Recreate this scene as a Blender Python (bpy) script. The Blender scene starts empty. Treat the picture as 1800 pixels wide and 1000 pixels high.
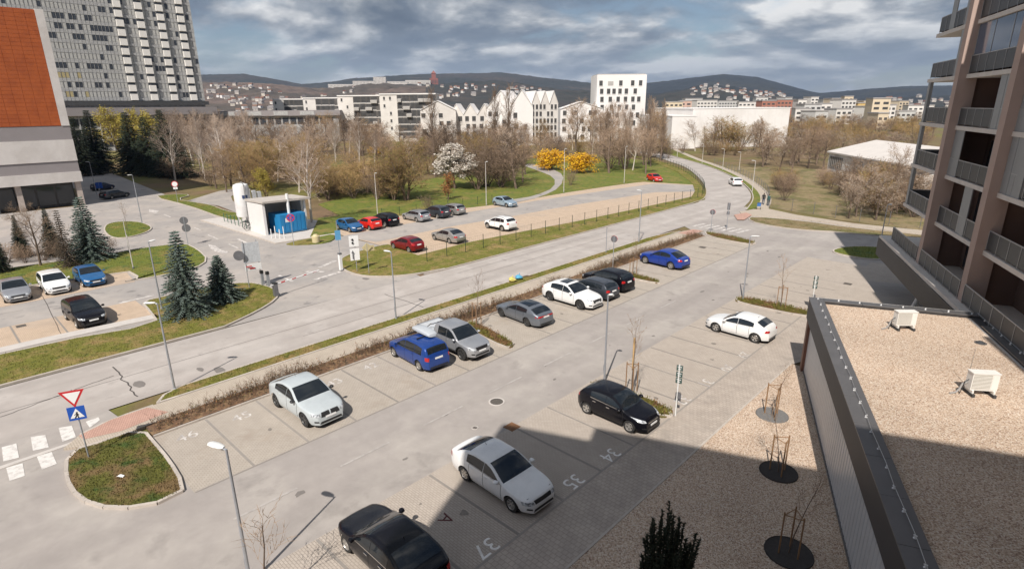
import bpy, bmesh, math, random
import numpy as np
from mathutils import Vector, Matrix, noise as mnoise

R = math.radians
PI = math.pi
scene = bpy.context.scene
COL = scene.collection

# ------------------------------------------------------------------ camera
cam_data = bpy.data.cameras.new('camera')
cam = bpy.data.objects.new('camera', cam_data)
COL.objects.link(cam)
cam_data.sensor_width = 36.0
cam_data.lens = 20.04
cam_data.clip_start = 0.1
cam_data.clip_end = 20000
cam.matrix_world = Matrix([[0.725947, -0.19972, 0.658113, 0], [0.6877, 0.222414, -0.691087, 0], [-0.00835, 0.954277, 0.298808, 14.6], [0, 0, 0, 1]])
scene.camera = cam

# ------------------------------------------------------------------ light
SUN_AZ = math.atan2(0.42, -0.91)      # direction towards the sun, from +Y clockwise
SUN_EL = R(48)
sun_d = bpy.data.lights.new('sun', 'SUN')
sun_d.energy = 5.0
sun_d.angle = R(0.5)
sun_d.color = (1.0, 0.935, 0.86)
sun = bpy.data.objects.new('sun', sun_d)
COL.objects.link(sun)
sv = Vector((math.sin(SUN_AZ) * math.cos(SUN_EL), math.cos(SUN_AZ) * math.cos(SUN_EL), math.sin(SUN_EL)))
sun.rotation_euler = sv.to_track_quat('Z', 'Y').to_euler()
sun.location = (20, -40, 60)

world = bpy.data.worlds.new('World')
scene.world = world
world.use_nodes = True
wt = world.node_tree
for n in list(wt.nodes):
    wt.nodes.remove(n)


def wn(t, **k):
    n = wt.nodes.new(t)
    for a, b in k.items():
        setattr(n, a, b)
    return n


def wmath(op, a, b=None, c=None, clamp=False):
    n = wn('ShaderNodeMath', operation=op, use_clamp=clamp)
    for i, q in enumerate((a, b, c)):
        if q is None:
            continue
        if isinstance(q, (int, float)):
            n.inputs[i].default_value = q
        else:
            wt.links.new(q, n.inputs[i])
    return n.outputs[0]


def build_sky():
    sky = wn('ShaderNodeTexSky', sky_type='NISHITA', sun_disc=False)
    sky.sun_elevation = SUN_EL
    sky.sun_rotation = SUN_AZ
    sky.altitude = 200
    sky.air_density = 1.0
    sky.dust_density = 1.2
    sky.ozone_density = 1.6
    tc = wn('ShaderNodeTexCoord')
    sep = wn('ShaderNodeSeparateXYZ')
    wt.links.new(tc.outputs['Generated'], sep.inputs[0])
    z = wmath('MAXIMUM', sep.outputs[2], 0.0)
    zz = wmath('ADD', z, 0.26)
    px = wmath('DIVIDE', sep.outputs[0], zz)
    py = wmath('DIVIDE', sep.outputs[1], zz)
    comb = wn('ShaderNodeCombineXYZ')
    wt.links.new(px, comb.inputs[0])
    wt.links.new(py, comb.inputs[1])

    def nz(scale, det, rough, dist, off, stretch=(1, 1, 1)):
        mp = wn('ShaderNodeMapping')
        mp.inputs['Location'].default_value = off
        mp.inputs['Scale'].default_value = stretch
        wt.links.new(comb.outputs[0], mp.inputs[0])
        n = wn('ShaderNodeTexNoise')
        n.inputs['Scale'].default_value = scale
        n.inputs['Detail'].default_value = det
        n.inputs['Roughness'].default_value = rough
        n.inputs['Distortion'].default_value = dist
        wt.links.new(mp.outputs[0], n.inputs['Vector'])
        return n.outputs['Fac']
    OFF = (0.4, 1.9, 0)
    big = nz(0.80, 10, 0.52, 0.15, OFF)
    # the same field shifted towards the sun: thick parts shade themselves
    big2 = nz(0.80, 10, 0.52, 0.15, (OFF[0] + 0.06, OFF[1] - 0.13, 0))
    wisp = nz(2.6, 9, 0.60, 0.4, (4.2, 1.3, 0))

    def ramp(fac, stops, interp='EASE'):
        r = wn('ShaderNodeValToRGB')
        r.color_ramp.interpolation = interp
        el = r.color_ramp.elements
        while len(el) < len(stops):
            el.new(0.5)
        for e, (p, c) in zip(el, stops):
            e.position = p
            e.color = c if len(c) == 4 else (*c, 1)
        wt.links.new(fac, r.inputs[0])
        return r.outputs[0]
    dens = wmath('ADD', wmath('MULTIPLY', big, 0.76), wmath('MULTIPLY', wisp, 0.24))
    cover = ramp(dens, [(0.41, (0, 0, 0)), (0.52, (1, 1, 1))])
    diff = wmath('MULTIPLY_ADD', wmath('SUBTRACT', big, big2), 4.2, 0.5)
    lit = ramp(diff, [(0.10, (0.13, 0.165, 0.225)), (0.40, (0.225, 0.262, 0.32)), (0.55, (0.44, 0.465, 0.50)), (0.75, (1.05, 1.03, 1.0))], 'LINEAR')
    edge = ramp(dens, [(0.42, (1.35, 1.35, 1.35)), (0.52, (1.0, 1.0, 1.0)), (0.62, (0.66, 0.68, 0.70))])
    mul = wn('ShaderNodeMix', data_type='RGBA', blend_type='MULTIPLY')
    mul.inputs[0].default_value = 1
    wt.links.new(lit, mul.inputs[6])
    wt.links.new(edge, mul.inputs[7])
    # a pale band of distant cloud towards the horizon, all the way round
    hz = ramp(z, [(0.0, (0.75, 0.75, 0.75)), (0.045, (0.45, 0.45, 0.45)), (0.13, (0, 0, 0))])
    mixh = wn('ShaderNodeMix', data_type='RGBA')
    wt.links.new(hz, mixh.inputs[0])
    wt.links.new(mul.outputs[2], mixh.inputs[6])
    mixh.inputs[7].default_value = (0.46, 0.52, 0.61, 1)
    bg1 = wn('ShaderNodeBackground')
    bg1.inputs[1].default_value = 0.07
    wt.links.new(sky.outputs[0], bg1.inputs[0])
    bg2 = wn('ShaderNodeBackground')
    bg2.inputs[1].default_value = 0.82
    wt.links.new(mixh.outputs[2], bg2.inputs[0])
    mx = wn('ShaderNodeMixShader')
    fac = wmath('MAXIMUM', wmath('MULTIPLY', cover, 0.92), hz)
    wt.links.new(fac, mx.inputs[0])
    wt.links.new(bg1.outputs[0], mx.inputs[1])
    wt.links.new(bg2.outputs[0], mx.inputs[2])
    out = wn('ShaderNodeOutputWorld')
    wt.links.new(mx.outputs[0], out.inputs[0])


build_sky()
vs = scene.view_settings
vs.view_transform = 'Standard'
vs.look = 'None'
vs.exposure = 0.18
vs.gamma = 1.0
vs.use_curve_mapping = False

# ------------------------------------------------------------------ materials
MATS = {}


def mat(name, base=(0.5, 0.5, 0.5), rough=0.8, var=0.12, scale=1.5, bump=0.0, bscale=30.0, metallic=0.0,
        spec=0.5, coat=0.0, alpha=1.0, second=None, smix=(0.45, 0.6), sscale=0.5, obj_coords=False, emit=0.0,
        third=None, tmix=(0.55, 0.62), tscale=6.0, rnd=0.0, transm=0.0, dist=0.2, streak=None):
    """Noise-varied principled material; second / third are further colours of the thing itself, in patches."""
    if name in MATS:
        return MATS[name]
    m = bpy.data.materials.new(name)
    m.use_nodes = True
    nt = m.node_tree
    b = nt.nodes['Principled BSDF']
    L = nt.links.new
    if obj_coords:
        tc = nt.nodes.new('ShaderNodeTexCoord')
        pos = tc.outputs['Object']
    else:
        g = nt.nodes.new('ShaderNodeNewGeometry')
        pos = g.outputs['Position']

    def nz(sc, det=5, rg=0.6):
        n = nt.nodes.new('ShaderNodeTexNoise')
        n.inputs['Scale'].default_value = sc
        n.inputs['Detail'].default_value = det
        n.inputs['Roughness'].default_value = rg
        n.inputs['Distortion'].default_value = dist
        L(pos, n.inputs['Vector'])
        return n.outputs['Fac']

    def mix(fac, a, c, bt='MIX'):
        x = nt.nodes.new('ShaderNodeMix')
        x.data_type = 'RGBA'
        x.blend_type = bt
        for i, q in ((0, fac), (6, a), (7, c)):
            if isinstance(q, (int, float)):
                x.inputs[i].default_value = q
            elif isinstance(q, tuple):
                x.inputs[i].default_value = (*q[:3], 1)
            else:
                L(q, x.inputs[i])
        return x.outputs[2]

    def mrange(fac, a, c, lo=0.0, hi=1.0):
        x = nt.nodes.new('ShaderNodeMapRange')
        x.inputs[1].default_value = a
        x.inputs[2].default_value = c
        x.inputs[3].default_value = lo
        x.inputs[4].default_value = hi
        L(fac, x.inputs[0])
        return x.outputs[0]
    col = tuple(base)
    if second is not None:
        col = mix(mrange(nz(sscale), *smix), col, tuple(second))
    if third is not None:
        col = mix(mrange(nz(tscale), *tmix), col, tuple(third))
    if var > 0:
        f = mrange(nz(scale, 6, 0.65), 0.25, 0.75, 1 - var, 1 + var)
        c3 = nt.nodes.new('ShaderNodeCombineXYZ')
        for i in range(3):
            L(f, c3.inputs[i])
        col = mix(1.0, col, c3.outputs[0], 'MULTIPLY')
    if streak:
        # wear along the driving direction: bands long in Y, narrow in X
        mp = nt.nodes.new('ShaderNodeMapping')
        mp.inputs['Scale'].default_value = (streak[0], streak[1], 1)
        L(pos, mp.inputs[0])
        n = nt.nodes.new('ShaderNodeTexNoise')
        n.inputs['Scale'].default_value = 1.0
        n.inputs['Detail'].default_value = 4
        L(mp.outputs[0], n.inputs['Vector'])
        f = mrange(n.outputs['Fac'], 0.3, 0.7, 1 - streak[2], 1 + streak[2])
        c3 = nt.nodes.new('ShaderNodeCombineXYZ')
        for i in range(3):
            L(f, c3.inputs[i])
        col = mix(1.0, col, c3.outputs[0], 'MULTIPLY')
    if rnd > 0:
        oi = nt.nodes.new('ShaderNodeObjectInfo')
        f = mrange(oi.outputs['Random'], 0, 1, 1 - rnd, 1 + rnd)
        c3 = nt.nodes.new('ShaderNodeCombineXYZ')
        for i in range(3):
            L(f, c3.inputs[i])
        col = mix(1.0, col, c3.outputs[0], 'MULTIPLY')
    if isinstance(col, tuple):
        b.inputs['Base Color'].default_value = (*col, 1)
    else:
        L(col, b.inputs['Base Color'])
    b.inputs['Roughness'].default_value = rough
    b.inputs['Metallic'].default_value = metallic
    b.inputs['Specular IOR Level'].default_value = spec
    b.inputs['Coat Weight'].default_value = coat
    b.inputs['Coat Roughness'].default_value = 0.04
    b.inputs['Alpha'].default_value = alpha
    b.inputs['Transmission Weight'].default_value = transm
    if emit > 0:
        b.inputs['Emission Color'].default_value = (*base, 1)
        b.inputs['Emission Strength'].default_value = emit
    if bump > 0:
        bp = nt.nodes.new('ShaderNodeBump')
        bp.inputs['Strength'].default_value = 1.0
        bp.inputs['Distance'].default_value = bump
        L(nz(bscale, 4, 0.7), bp.inputs['Height'])
        L(bp.outputs[0], b.inputs['Normal'])
    MATS[name] = m
    return m


def mat_cells(name, cols, scale, rough=0.9, bump=0.02, dirt=0.15, dscale=0.25):
    """loose stones: every Voronoi cell its own colour and height"""
    m = bpy.data.materials.new(name)
    m.use_nodes = True
    nt = m.node_tree
    L = nt.links.new
    b = nt.nodes['Principled BSDF']
    g = nt.nodes.new('ShaderNodeNewGeometry')
    v = nt.nodes.new('ShaderNodeTexVoronoi')
    v.inputs['Scale'].default_value = scale
    L(g.outputs['Position'], v.inputs['Vector'])
    sp = nt.nodes.new('ShaderNodeSeparateXYZ')
    L(v.outputs['Color'], sp.inputs[0])
    r = nt.nodes.new('ShaderNodeValToRGB')
    r.color_ramp.interpolation = 'CONSTANT'
    el = r.color_ramp.elements
    while len(el) < len(cols):
        el.new(0.5)
    for i, (e, c) in enumerate(zip(el, cols)):
        e.position = i / len(cols)
        e.color = (*c, 1)
    L(sp.outputs[0], r.inputs[0])
    n = nt.nodes.new('ShaderNodeTexNoise')
    n.inputs['Scale'].default_value = dscale
    n.inputs['Detail'].default_value = 6
    L(g.outputs['Position'], n.inputs['Vector'])
    mr = nt.nodes.new('ShaderNodeMapRange')
    mr.inputs[1].default_value = 0.3
    mr.inputs[2].default_value = 0.7
    mr.inputs[3].default_value = 1 - dirt
    mr.inputs[4].default_value = 1 + dirt
    L(n.outputs['Fac'], mr.inputs[0])
    x = nt.nodes.new('ShaderNodeMix')
    x.data_type = 'RGBA'
    x.blend_type = 'MULTIPLY'
    x.inputs[0].default_value = 1
    L(r.outputs[0], x.inputs[6])
    c3 = nt.nodes.new('ShaderNodeCombineXYZ')
    for i in range(3):
        L(mr.outputs[0], c3.inputs[i])
    L(c3.outputs[0], x.inputs[7])
    L(x.outputs[2], b.inputs['Base Color'])
    b.inputs['Roughness'].default_value = rough
    bp = nt.nodes.new('ShaderNodeBump')
    bp.inputs['Distance'].default_value = bump
    inv = nt.nodes.new('ShaderNodeMath')
    inv.operation = 'SUBTRACT'
    inv.inputs[0].default_value = 1
    L(v.outputs['Distance'], inv.inputs[1])
    L(inv.outputs[0], bp.inputs['Height'])
    L(bp.outputs[0], b.inputs['Normal'])
    MATS[name] = m
    return m


def mat_pavers(name, c1, c2, joint, w=0.2, h=0.1, mortar=0.008, patch=0.12, rot=0.0, stain=None, stscale=0.35, smix=(0.55, 0.68)):
    """small concrete setts far below the size that could be picked apart"""
    m = bpy.data.materials.new(name)
    m.use_nodes = True
    nt = m.node_tree
    L = nt.links.new
    b = nt.nodes['Principled BSDF']
    g = nt.nodes.new('ShaderNodeNewGeometry')
    mp = nt.nodes.new('ShaderNodeMapping')
    mp.inputs['Rotation'].default_value = (0, 0, rot)
    L(g.outputs['Position'], mp.inputs[0])
    br = nt.nodes.new('ShaderNodeTexBrick')
    br.inputs['Scale'].default_value = 1.0
    br.inputs['Brick Width'].default_value = w
    br.inputs['Row Height'].default_value = h
    br.inputs['Mortar Size'].default_value = mortar
    br.inputs['Color1'].default_value = (*c1, 1)
    br.inputs['Color2'].default_value = (*c2, 1)
    br.inputs['Mortar'].default_value = (*joint, 1)
    L(mp.outputs[0], br.inputs['Vector'])
    col = br.outputs['Color']

    def nz(sc):
        n = nt.nodes.new('ShaderNodeTexNoise')
        n.inputs['Scale'].default_value = sc
        n.inputs['Detail'].default_value = 7
        n.inputs['Roughness'].default_value = 0.65
        L(g.outputs['Position'], n.inputs['Vector'])
        return n.outputs['Fac']

    def mr(f, a, c, lo, hi):
        x = nt.nodes.new('ShaderNodeMapRange')
        for i, q in enumerate((a, c, lo, hi)):
            x.inputs[i + 1].default_value = q
        L(f, x.inputs[0])
        return x.outputs[0]
    if stain is not None:
        x = nt.nodes.new('ShaderNodeMix')
        x.data_type = 'RGBA'
        L(mr(nz(stscale), smix[0], smix[1], 0, 0.75), x.inputs[0])
        L(col, x.inputs[6])
        x.inputs[7].default_value = (*stain, 1)
        col = x.outputs[2]
    x = nt.nodes.new('ShaderNodeMix')
    x.data_type = 'RGBA'
    x.blend_type = 'MULTIPLY'
    x.inputs[0].default_value = 1
    c3 = nt.nodes.new('ShaderNodeCombineXYZ')
    f = mr(nz(1.1), 0.25, 0.75, 1 - patch, 1 + patch)
    for i in range(3):
        L(f, c3.inputs[i])
    L(col, x.inputs[6])
    L(c3.outputs[0], x.inputs[7])
    L(x.outputs[2], b.inputs['Base Color'])
    b.inputs['Roughness'].default_value = 0.9
    bp = nt.nodes.new('ShaderNodeBump')
    bp.inputs['Distance'].default_value = 0.004
    L(br.outputs['Fac'], bp.inputs['Height'])
    bp.invert = True
    L(bp.outputs[0], b.inputs['Normal'])
    MATS[name] = m
    return m


# ------------------------------------------------------------------ mesh helpers
class MB:
    """collects faces; build() links them as ONE mesh object"""

    def __init__(self):
        self.v = []
        self.f = []

    def add(self, vs_, fs_):
        o = len(self.v)
        self.v.extend([tuple(p) for p in vs_])
        self.f.extend([tuple(i + o for i in f) for f in fs_])
        return self

    def box(self, c, s, rz=0.0, bottom=True):
        cx, cy, cz = c
        hx, hy, hz = s[0] / 2, s[1] / 2, s[2] / 2
        ca, sa = math.cos(rz), math.sin(rz)
        vs_ = []
        for z in (-hz, hz):
            for x, y in ((-hx, -hy), (hx, -hy), (hx, hy), (-hx, hy)):
                vs_.append((cx + x * ca - y * sa, cy + x * sa + y * ca, cz + z))
        fs_ = [(4, 5, 6, 7), (0, 1, 5, 4), (1, 2, 6, 5), (2, 3, 7, 6), (3, 0, 4, 7)]
        if bottom:
            fs_.append((3, 2, 1, 0))
        return self.add(vs_, fs_)

    def b2(self, x0, x1, y0, y1, z0, z1):
        return self.box(((x0 + x1) / 2, (y0 + y1) / 2, (z0 + z1) / 2), (x1 - x0, y1 - y0, z1 - z0))

    def prism(self, poly, z0, z1, bottom=False):
        n = len(poly)
        a = sum(poly[i][0] * poly[(i + 1) % n][1] - poly[(i + 1) % n][0] * poly[i][1] for i in range(n))
        if a < 0:
            poly = poly[::-1]
        vs_ = [(p[0], p[1], z0) for p in poly] + [(p[0], p[1], z1) for p in poly]
        fs_ = [tuple(range(n, 2 * n))] + [(i, (i + 1) % n, n + (i + 1) % n, n + i) for i in range(n)]
        if bottom:
            fs_.append(tuple(range(n - 1, -1, -1)))
        return self.add(vs_, fs_)

    def sheet(self, poly, z):
        n = len(poly)
        a = sum(poly[i][0] * poly[(i + 1) % n][1] - poly[(i + 1) % n][0] * poly[i][1] for i in range(n))
        if a < 0:
            poly = poly[::-1]
        return self.add([(p[0], p[1], z) for p in poly], [tuple(range(n))])

    def tube(self, pts, rad, n=6, cap=True):
        pts = [Vector(p) for p in pts]
        if isinstance(rad, (int, float)):
            rad = [rad] * len(pts)
        rings = []
        up = Vector((0, 0, 1))
        for i, p in enumerate(pts):
            d = (pts[min(i + 1, len(pts) - 1)] - pts[max(i - 1, 0)])
            if d.length < 1e-9:
                d = Vector((0, 0, 1))
            d.normalize()
            a = d.cross(up if abs(d.z) < 0.95 else Vector((1, 0, 0))).normalized()
            b = d.cross(a).normalized()
            rings.append([p + (a * math.cos(2 * PI * k / n) + b * math.sin(2 * PI * k / n)) * rad[i] for k in range(n)])
        vs_ = [tuple(q) for r in rings for q in r]
        fs_ = []
        for i in range(len(pts) - 1):
            for k in range(n):
                fs_.append((i * n + k, i * n + (k + 1) % n, (i + 1) * n + (k + 1) % n, (i + 1) * n + k))
        if cap:
            fs_.append(tuple(range(n)))
            fs_.append(tuple(range(len(vs_) - 1, len(vs_) - n - 1, -1)))
        return self.add(vs_, fs_)

    def lathe(self, prof, n=16, c=(0, 0, 0), axis='Z', cap=False):
        vs_ = []
        for (r, h) in prof:
            for k in range(n):
                a = 2 * PI * k / n
                x, y = r * math.cos(a), r * math.sin(a)
                if axis == 'Z':
                    vs_.append((c[0] + x, c[1] + y, c[2] + h))
                elif axis == 'Y':
                    vs_.append((c[0] + x, c[1] + h, c[2] + y))
                else:
                    vs_.append((c[0] + h, c[1] + x, c[2] + y))
        fs_ = []
        for i in range(len(prof) - 1):
            for k in range(n):
                fs_.append((i * n + k, i * n + (k + 1) % n, (i + 1) * n + (k + 1) % n, (i + 1) * n + k))
        if cap:
            fs_.append(tuple(range(n - 1, -1, -1)))
            fs_.append(tuple(range(len(vs_) - n, len(vs_))))
        return self.add(vs_, fs_)

    def grid(self, P):
        """P: array rows x cols x 3"""
        P = np.asarray(P)
        r, c = P.shape[:2]
        fs_ = [(i * c + j, i * c + j + 1, (i + 1) * c + j + 1, (i + 1) * c + j) for i in range(r - 1) for j in range(c - 1)]
        return self.add(P.reshape(-1, 3).tolist(), fs_)

    def mesh(self, name, m=None, smooth=False, ang=35, fixn=False):
        me = bpy.data.meshes.new(name)
        me.from_pydata(self.v, [], self.f)
        if fixn:
            bm = bmesh.new()
            bm.from_mesh(me)
            bmesh.ops.remove_doubles(bm, verts=bm.verts, dist=0.0005)
            bmesh.ops.recalc_face_normals(bm, faces=bm.faces)
            bm.to_mesh(me)
            bm.free()
        if m:
            me.materials.append(m)
        if smooth:
            me.shade_smooth()
            me.set_sharp_from_angle(angle=R(ang))
        return me

    def build(self, name, m=None, parent=None, smooth=False, ang=35, fixn=False):
        o = bpy.data.objects.new(name, self.mesh(name, m, smooth, ang, fixn))
        COL.objects.link(o)
        if parent:
            o.parent = parent
        return o


def link(name, me, parent=None, loc=(0, 0, 0), rz=0.0, sc=None):
    o = bpy.data.objects.new(name, me)
    COL.objects.link(o)
    o.location = loc
    o.rotation_euler = (0, 0, rz)
    if sc:
        o.scale = sc
    if parent:
        o.parent = parent
    return o


def tag(o, label=None, cat=None, group=None, kind=None):
    if label:
        o['label'] = label
    if cat:
        o['category'] = cat
    if group:
        o['group'] = group
    if kind:
        o['kind'] = kind
    return o


def thing(name, label, cat, loc=(0, 0, 0), rz=0.0, group=None):
    o = bpy.data.objects.new(name, None)
    o.empty_display_size = 0.3
    COL.objects.link(o)
    o.location = loc
    o.rotation_euler = (0, 0, rz)
    return tag(o, label, cat, group)


def dup(root, loc, rz=0.0, label=None, sc=1.0):
    r = root.copy()
    COL.objects.link(r)
    r.location = loc
    r.rotation_euler = (0, 0, rz)
    r.scale = (sc, sc, sc) if isinstance(sc, (int, float)) else sc
    if label:
        r['label'] = label
    for ch in list(root.children):
        c = ch.copy()
        COL.objects.link(c)
        c.parent = r
        for g in ch.children:
            d = g.copy()
            COL.objects.link(d)
            d.parent = c
    return r


def struct(o):
    o['kind'] = 'structure'
    return o


def stuff(o):
    o['kind'] = 'stuff'
    return o


def smooth_poly(pts, it=2):
    """Chaikin corner cutting on a closed outline"""
    for _ in range(it):
        q = []
        for i in range(len(pts)):
            a, b = pts[i], pts[(i + 1) % len(pts)]
            q.append((a[0] * .75 + b[0] * .25, a[1] * .75 + b[1] * .25))
            q.append((a[0] * .25 + b[0] * .75, a[1] * .25 + b[1] * .75))
        pts = q
    return pts


def smooth_line(pts, it=2):
    for _ in range(it):
        q = [pts[0]]
        for i in range(len(pts) - 1):
            a, b = pts[i], pts[i + 1]
            q.append((a[0] * .75 + b[0] * .25, a[1] * .75 + b[1] * .25))
            q.append((a[0] * .25 + b[0] * .75, a[1] * .25 + b[1] * .75))
        q.append(pts[-1])
        pts = q
    return pts


def in_poly(x, y, poly):
    c = False
    j = len(poly) - 1
    for i in range(len(poly)):
        xi, yi = poly[i]
        xj, yj = poly[j]
        if (yi > y) != (yj > y) and x < (xj - xi) * (y - yi) / (yj - yi) + xi:
            c = not c
        j = i
    return c


def area_sign(poly):
    n = len(poly)
    return sum(poly[i][0] * poly[(i + 1) % n][1] - poly[(i + 1) % n][0] * poly[i][1] for i in range(n))


def offset_poly(poly, d):
    """move every edge inwards by d (ccw outline)"""
    if area_sign(poly) < 0:
        poly = poly[::-1]
    n = len(poly)
    out = []
    for i in range(n):
        a, b, c = Vector(poly[i - 1]), Vector(poly[i]), Vector(poly[(i + 1) % n])
        e1, e2 = (b - a), (c - b)
        if e1.length < 1e-6 or e2.length < 1e-6:
            out.append((b.x, b.y))
            continue
        e1.normalize()
        e2.normalize()
        n1, n2 = Vector((-e1.y, e1.x)), Vector((-e2.y, e2.x))
        m = n1 + n2
        k = m.length_squared
        m = m * (2 / k) if k > 0.3 else n1
        out.append((b.x + m.x * d, b.y + m.y * d))
    return out


def offset_line(pts, d):
    """line shifted d to the left of its direction"""
    out = []
    for i in range(len(pts)):
        a = Vector(pts[max(i - 1, 0)])
        b = Vector(pts[min(i + 1, len(pts) - 1)])
        t = (b - a).normalized()
        out.append((pts[i][0] - t.y * d, pts[i][1] + t.x * d))
    return out


def text_mesh(name, s, size, m, ext=0.0):
    cu = bpy.data.curves.new(name, 'FONT')
    cu.body = s
    cu.size = size
    cu.align_x = 'CENTER'
    cu.align_y = 'CENTER'
    cu.extrude = ext
    cu.resolution_u = 3
    o = bpy.data.objects.new(name, cu)
    COL.objects.link(o)
    dg = bpy.context.evaluated_depsgraph_get()
    me = bpy.data.meshes.new_from_object(o.evaluated_get(dg))
    COL.objects.unlink(o)
    bpy.data.objects.remove(o)
    me.materials.clear()
    me.materials.append(m)
    me.name = name
    return me

# ------------------------------------------------------------------ ground
M_GRASS = mat('grass_mixed', (0.150, 0.148, 0.020), 0.95, 0.28, 3.0, 0.05, 14, second=(0.27, 0.19, 0.07), smix=(0.46, 0.64), sscale=0.55,
              third=(0.085, 0.105, 0.012), tmix=(0.55, 0.68), tscale=2.3)
M_GRASS_LUSH = mat('grass_lush', (0.135, 0.155, 0.018), 0.95, 0.28, 2.4, 0.06, 9, second=(0.22, 0.175, 0.045), smix=(0.48, 0.64), sscale=0.22,
                   third=(0.05, 0.10, 0.018), tmix=(0.52, 0.66), tscale=1.2)
M_GRASS_DRY = mat('grass_dry', (0.24, 0.185, 0.095), 0.95, 0.25, 2.0, 0.05, 10, second=(0.14, 0.13, 0.045), smix=(0.47, 0.6), sscale=0.3,
                  third=(0.15, 0.095, 0.05), tmix=(0.56, 0.68), tscale=1.1)
M_GRASS_DARK = mat('grass_island_mixed', (0.105, 0.105, 0.016), 0.95, 0.3, 3.0, 0.05, 14, second=(0.175, 0.115, 0.048), smix=(0.45, 0.60), sscale=0.7,
                   third=(0.05, 0.085, 0.012), tmix=(0.55, 0.66), tscale=0.9)
M_GROUND = mat('meadow', (0.165, 0.115, 0.055), 0.95, 0.3, 0.25, 0.08, 3, second=(0.14, 0.135, 0.03), smix=(0.46, 0.60), sscale=0.03,
               third=(0.17, 0.11, 0.06), tmix=(0.52, 0.66), tscale=0.11)
M_ASPH = mat('asphalt_street', (0.375, 0.338, 0.31), 0.9, 0.07, 0.8, 0.004, 60, second=(0.425, 0.388, 0.358), sscale=0.35,
             third=(0.325, 0.292, 0.268), tmix=(0.60, 0.72), tscale=0.7, streak=(0.9, 0.025, 0.09))
M_AISLE = mat('asphalt_aisle', (0.325, 0.294, 0.272), 0.9, 0.08, 1.3, 0.004, 60, second=(0.375, 0.342, 0.312), sscale=0.25,
              third=(0.27, 0.245, 0.225), tmix=(0.58, 0.74), tscale=0.5, streak=(0.7, 0.03, 0.08))
M_ASPH_OLD = mat('asphalt_side', (0.325, 0.30, 0.28), 0.9, 0.09, 0.9, 0.004, 60, second=(0.385, 0.348, 0.315), sscale=0.2,
                 third=(0.215, 0.20, 0.19), tmix=(0.60, 0.70), tscale=0.6)
M_STALL = mat_pavers('stall_setts', (0.43, 0.38, 0.325), (0.40, 0.352, 0.30), (0.29, 0.25, 0.205), 0.2, 0.1, 0.008, 0.09, PI / 2,
                     stain=(0.34, 0.285, 0.23), stscale=0.5)
M_STALL_R = mat_pavers('stall_setts_right', (0.445, 0.39, 0.335), (0.405, 0.352, 0.30), (0.31, 0.265, 0.225), 0.2, 0.1, 0.010, 0.08, 0,
                       stain=(0.37, 0.32, 0.27), stscale=0.5)
M_PATH = mat_pavers('path_setts', (0.43, 0.37, 0.315), (0.39, 0.335, 0.285), (0.27, 0.235, 0.205), 0.2, 0.2, 0.008, 0.16, 0,
                    stain=(0.30, 0.265, 0.23), stscale=0.8)
M_STALL_O = mat_pavers('stall_setts_orange', (0.53, 0.41, 0.30), (0.49, 0.375, 0.28), (0.37, 0.285, 0.21), 0.2, 0.1, 0.008, 0.12, 0,
                       stain=(0.40, 0.33, 0.27), stscale=0.12)
M_WALK = mat_pavers('sidewalk_setts', (0.47, 0.405, 0.33), (0.44, 0.375, 0.305), (0.33, 0.28, 0.22), 0.2, 0.1, 0.008, 0.10, 0,
                    stain=(0.37, 0.32, 0.26), stscale=0.6)
M_CONC = mat('concrete_light', (0.52, 0.485, 0.45), 0.9, 0.12, 1.5, 0.003, 40)
M_KERB = mat('kerb_concrete', (0.46, 0.41, 0.36), 0.9, 0.14, 3.0, 0.003, 40, rnd=0.10)
M_KERB_D = mat('kerb_band', (0.26, 0.235, 0.21), 0.9, 0.12, 3.0, rnd=0.12)
M_PINK = mat_pavers('tactile_pavers', (0.50, 0.31, 0.245), (0.46, 0.285, 0.225), (0.33, 0.18, 0.14), 0.2, 0.1, 0.008, 0.12, 0.4)
M_PAINT = mat('road_paint', (0.78, 0.76, 0.73), 0.8, 0.10, 5.0, second=(0.55, 0.52, 0.49), smix=(0.52, 0.70), sscale=3.5)
M_PAINT_OLD = mat('road_paint_worn', (0.62, 0.585, 0.55), 0.85, 0.12, 5.0, second=(0.37, 0.34, 0.32), smix=(0.42, 0.58), sscale=3.0)
M_GRAVEL = mat_cells('gravel_bed', [(0.542, 0.407, 0.301), (0.415, 0.301, 0.216), (0.605, 0.489, 0.381), (0.467, 0.347, 0.251), (0.266, 0.175, 0.124), (0.563, 0.429, 0.321), (0.670, 0.581, 0.481)], 29, dirt=0.14)
M_GRAVEL_ROOF = mat_cells('gravel_roof', [(0.558, 0.424, 0.316), (0.440, 0.322, 0.232), (0.622, 0.505, 0.396), (0.494, 0.368, 0.267), (0.303, 0.200, 0.142), (0.580, 0.445, 0.337), (0.686, 0.598, 0.496)], 28, dirt=0.12)
M_CRACK = mat('tar_seam', (0.075, 0.068, 0.062), 0.8, 0.2, 6)
M_STAIN = mat('asphalt_patch', (0.19, 0.172, 0.158), 0.9, 0.15, 4)
M_IRON = mat('cast_iron', (0.13, 0.115, 0.10), 0.7, 0.25, 12, metallic=0.3)
M_RUST = mat('rusty_iron', (0.19, 0.095, 0.045), 0.85, 0.3, 14)

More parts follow.
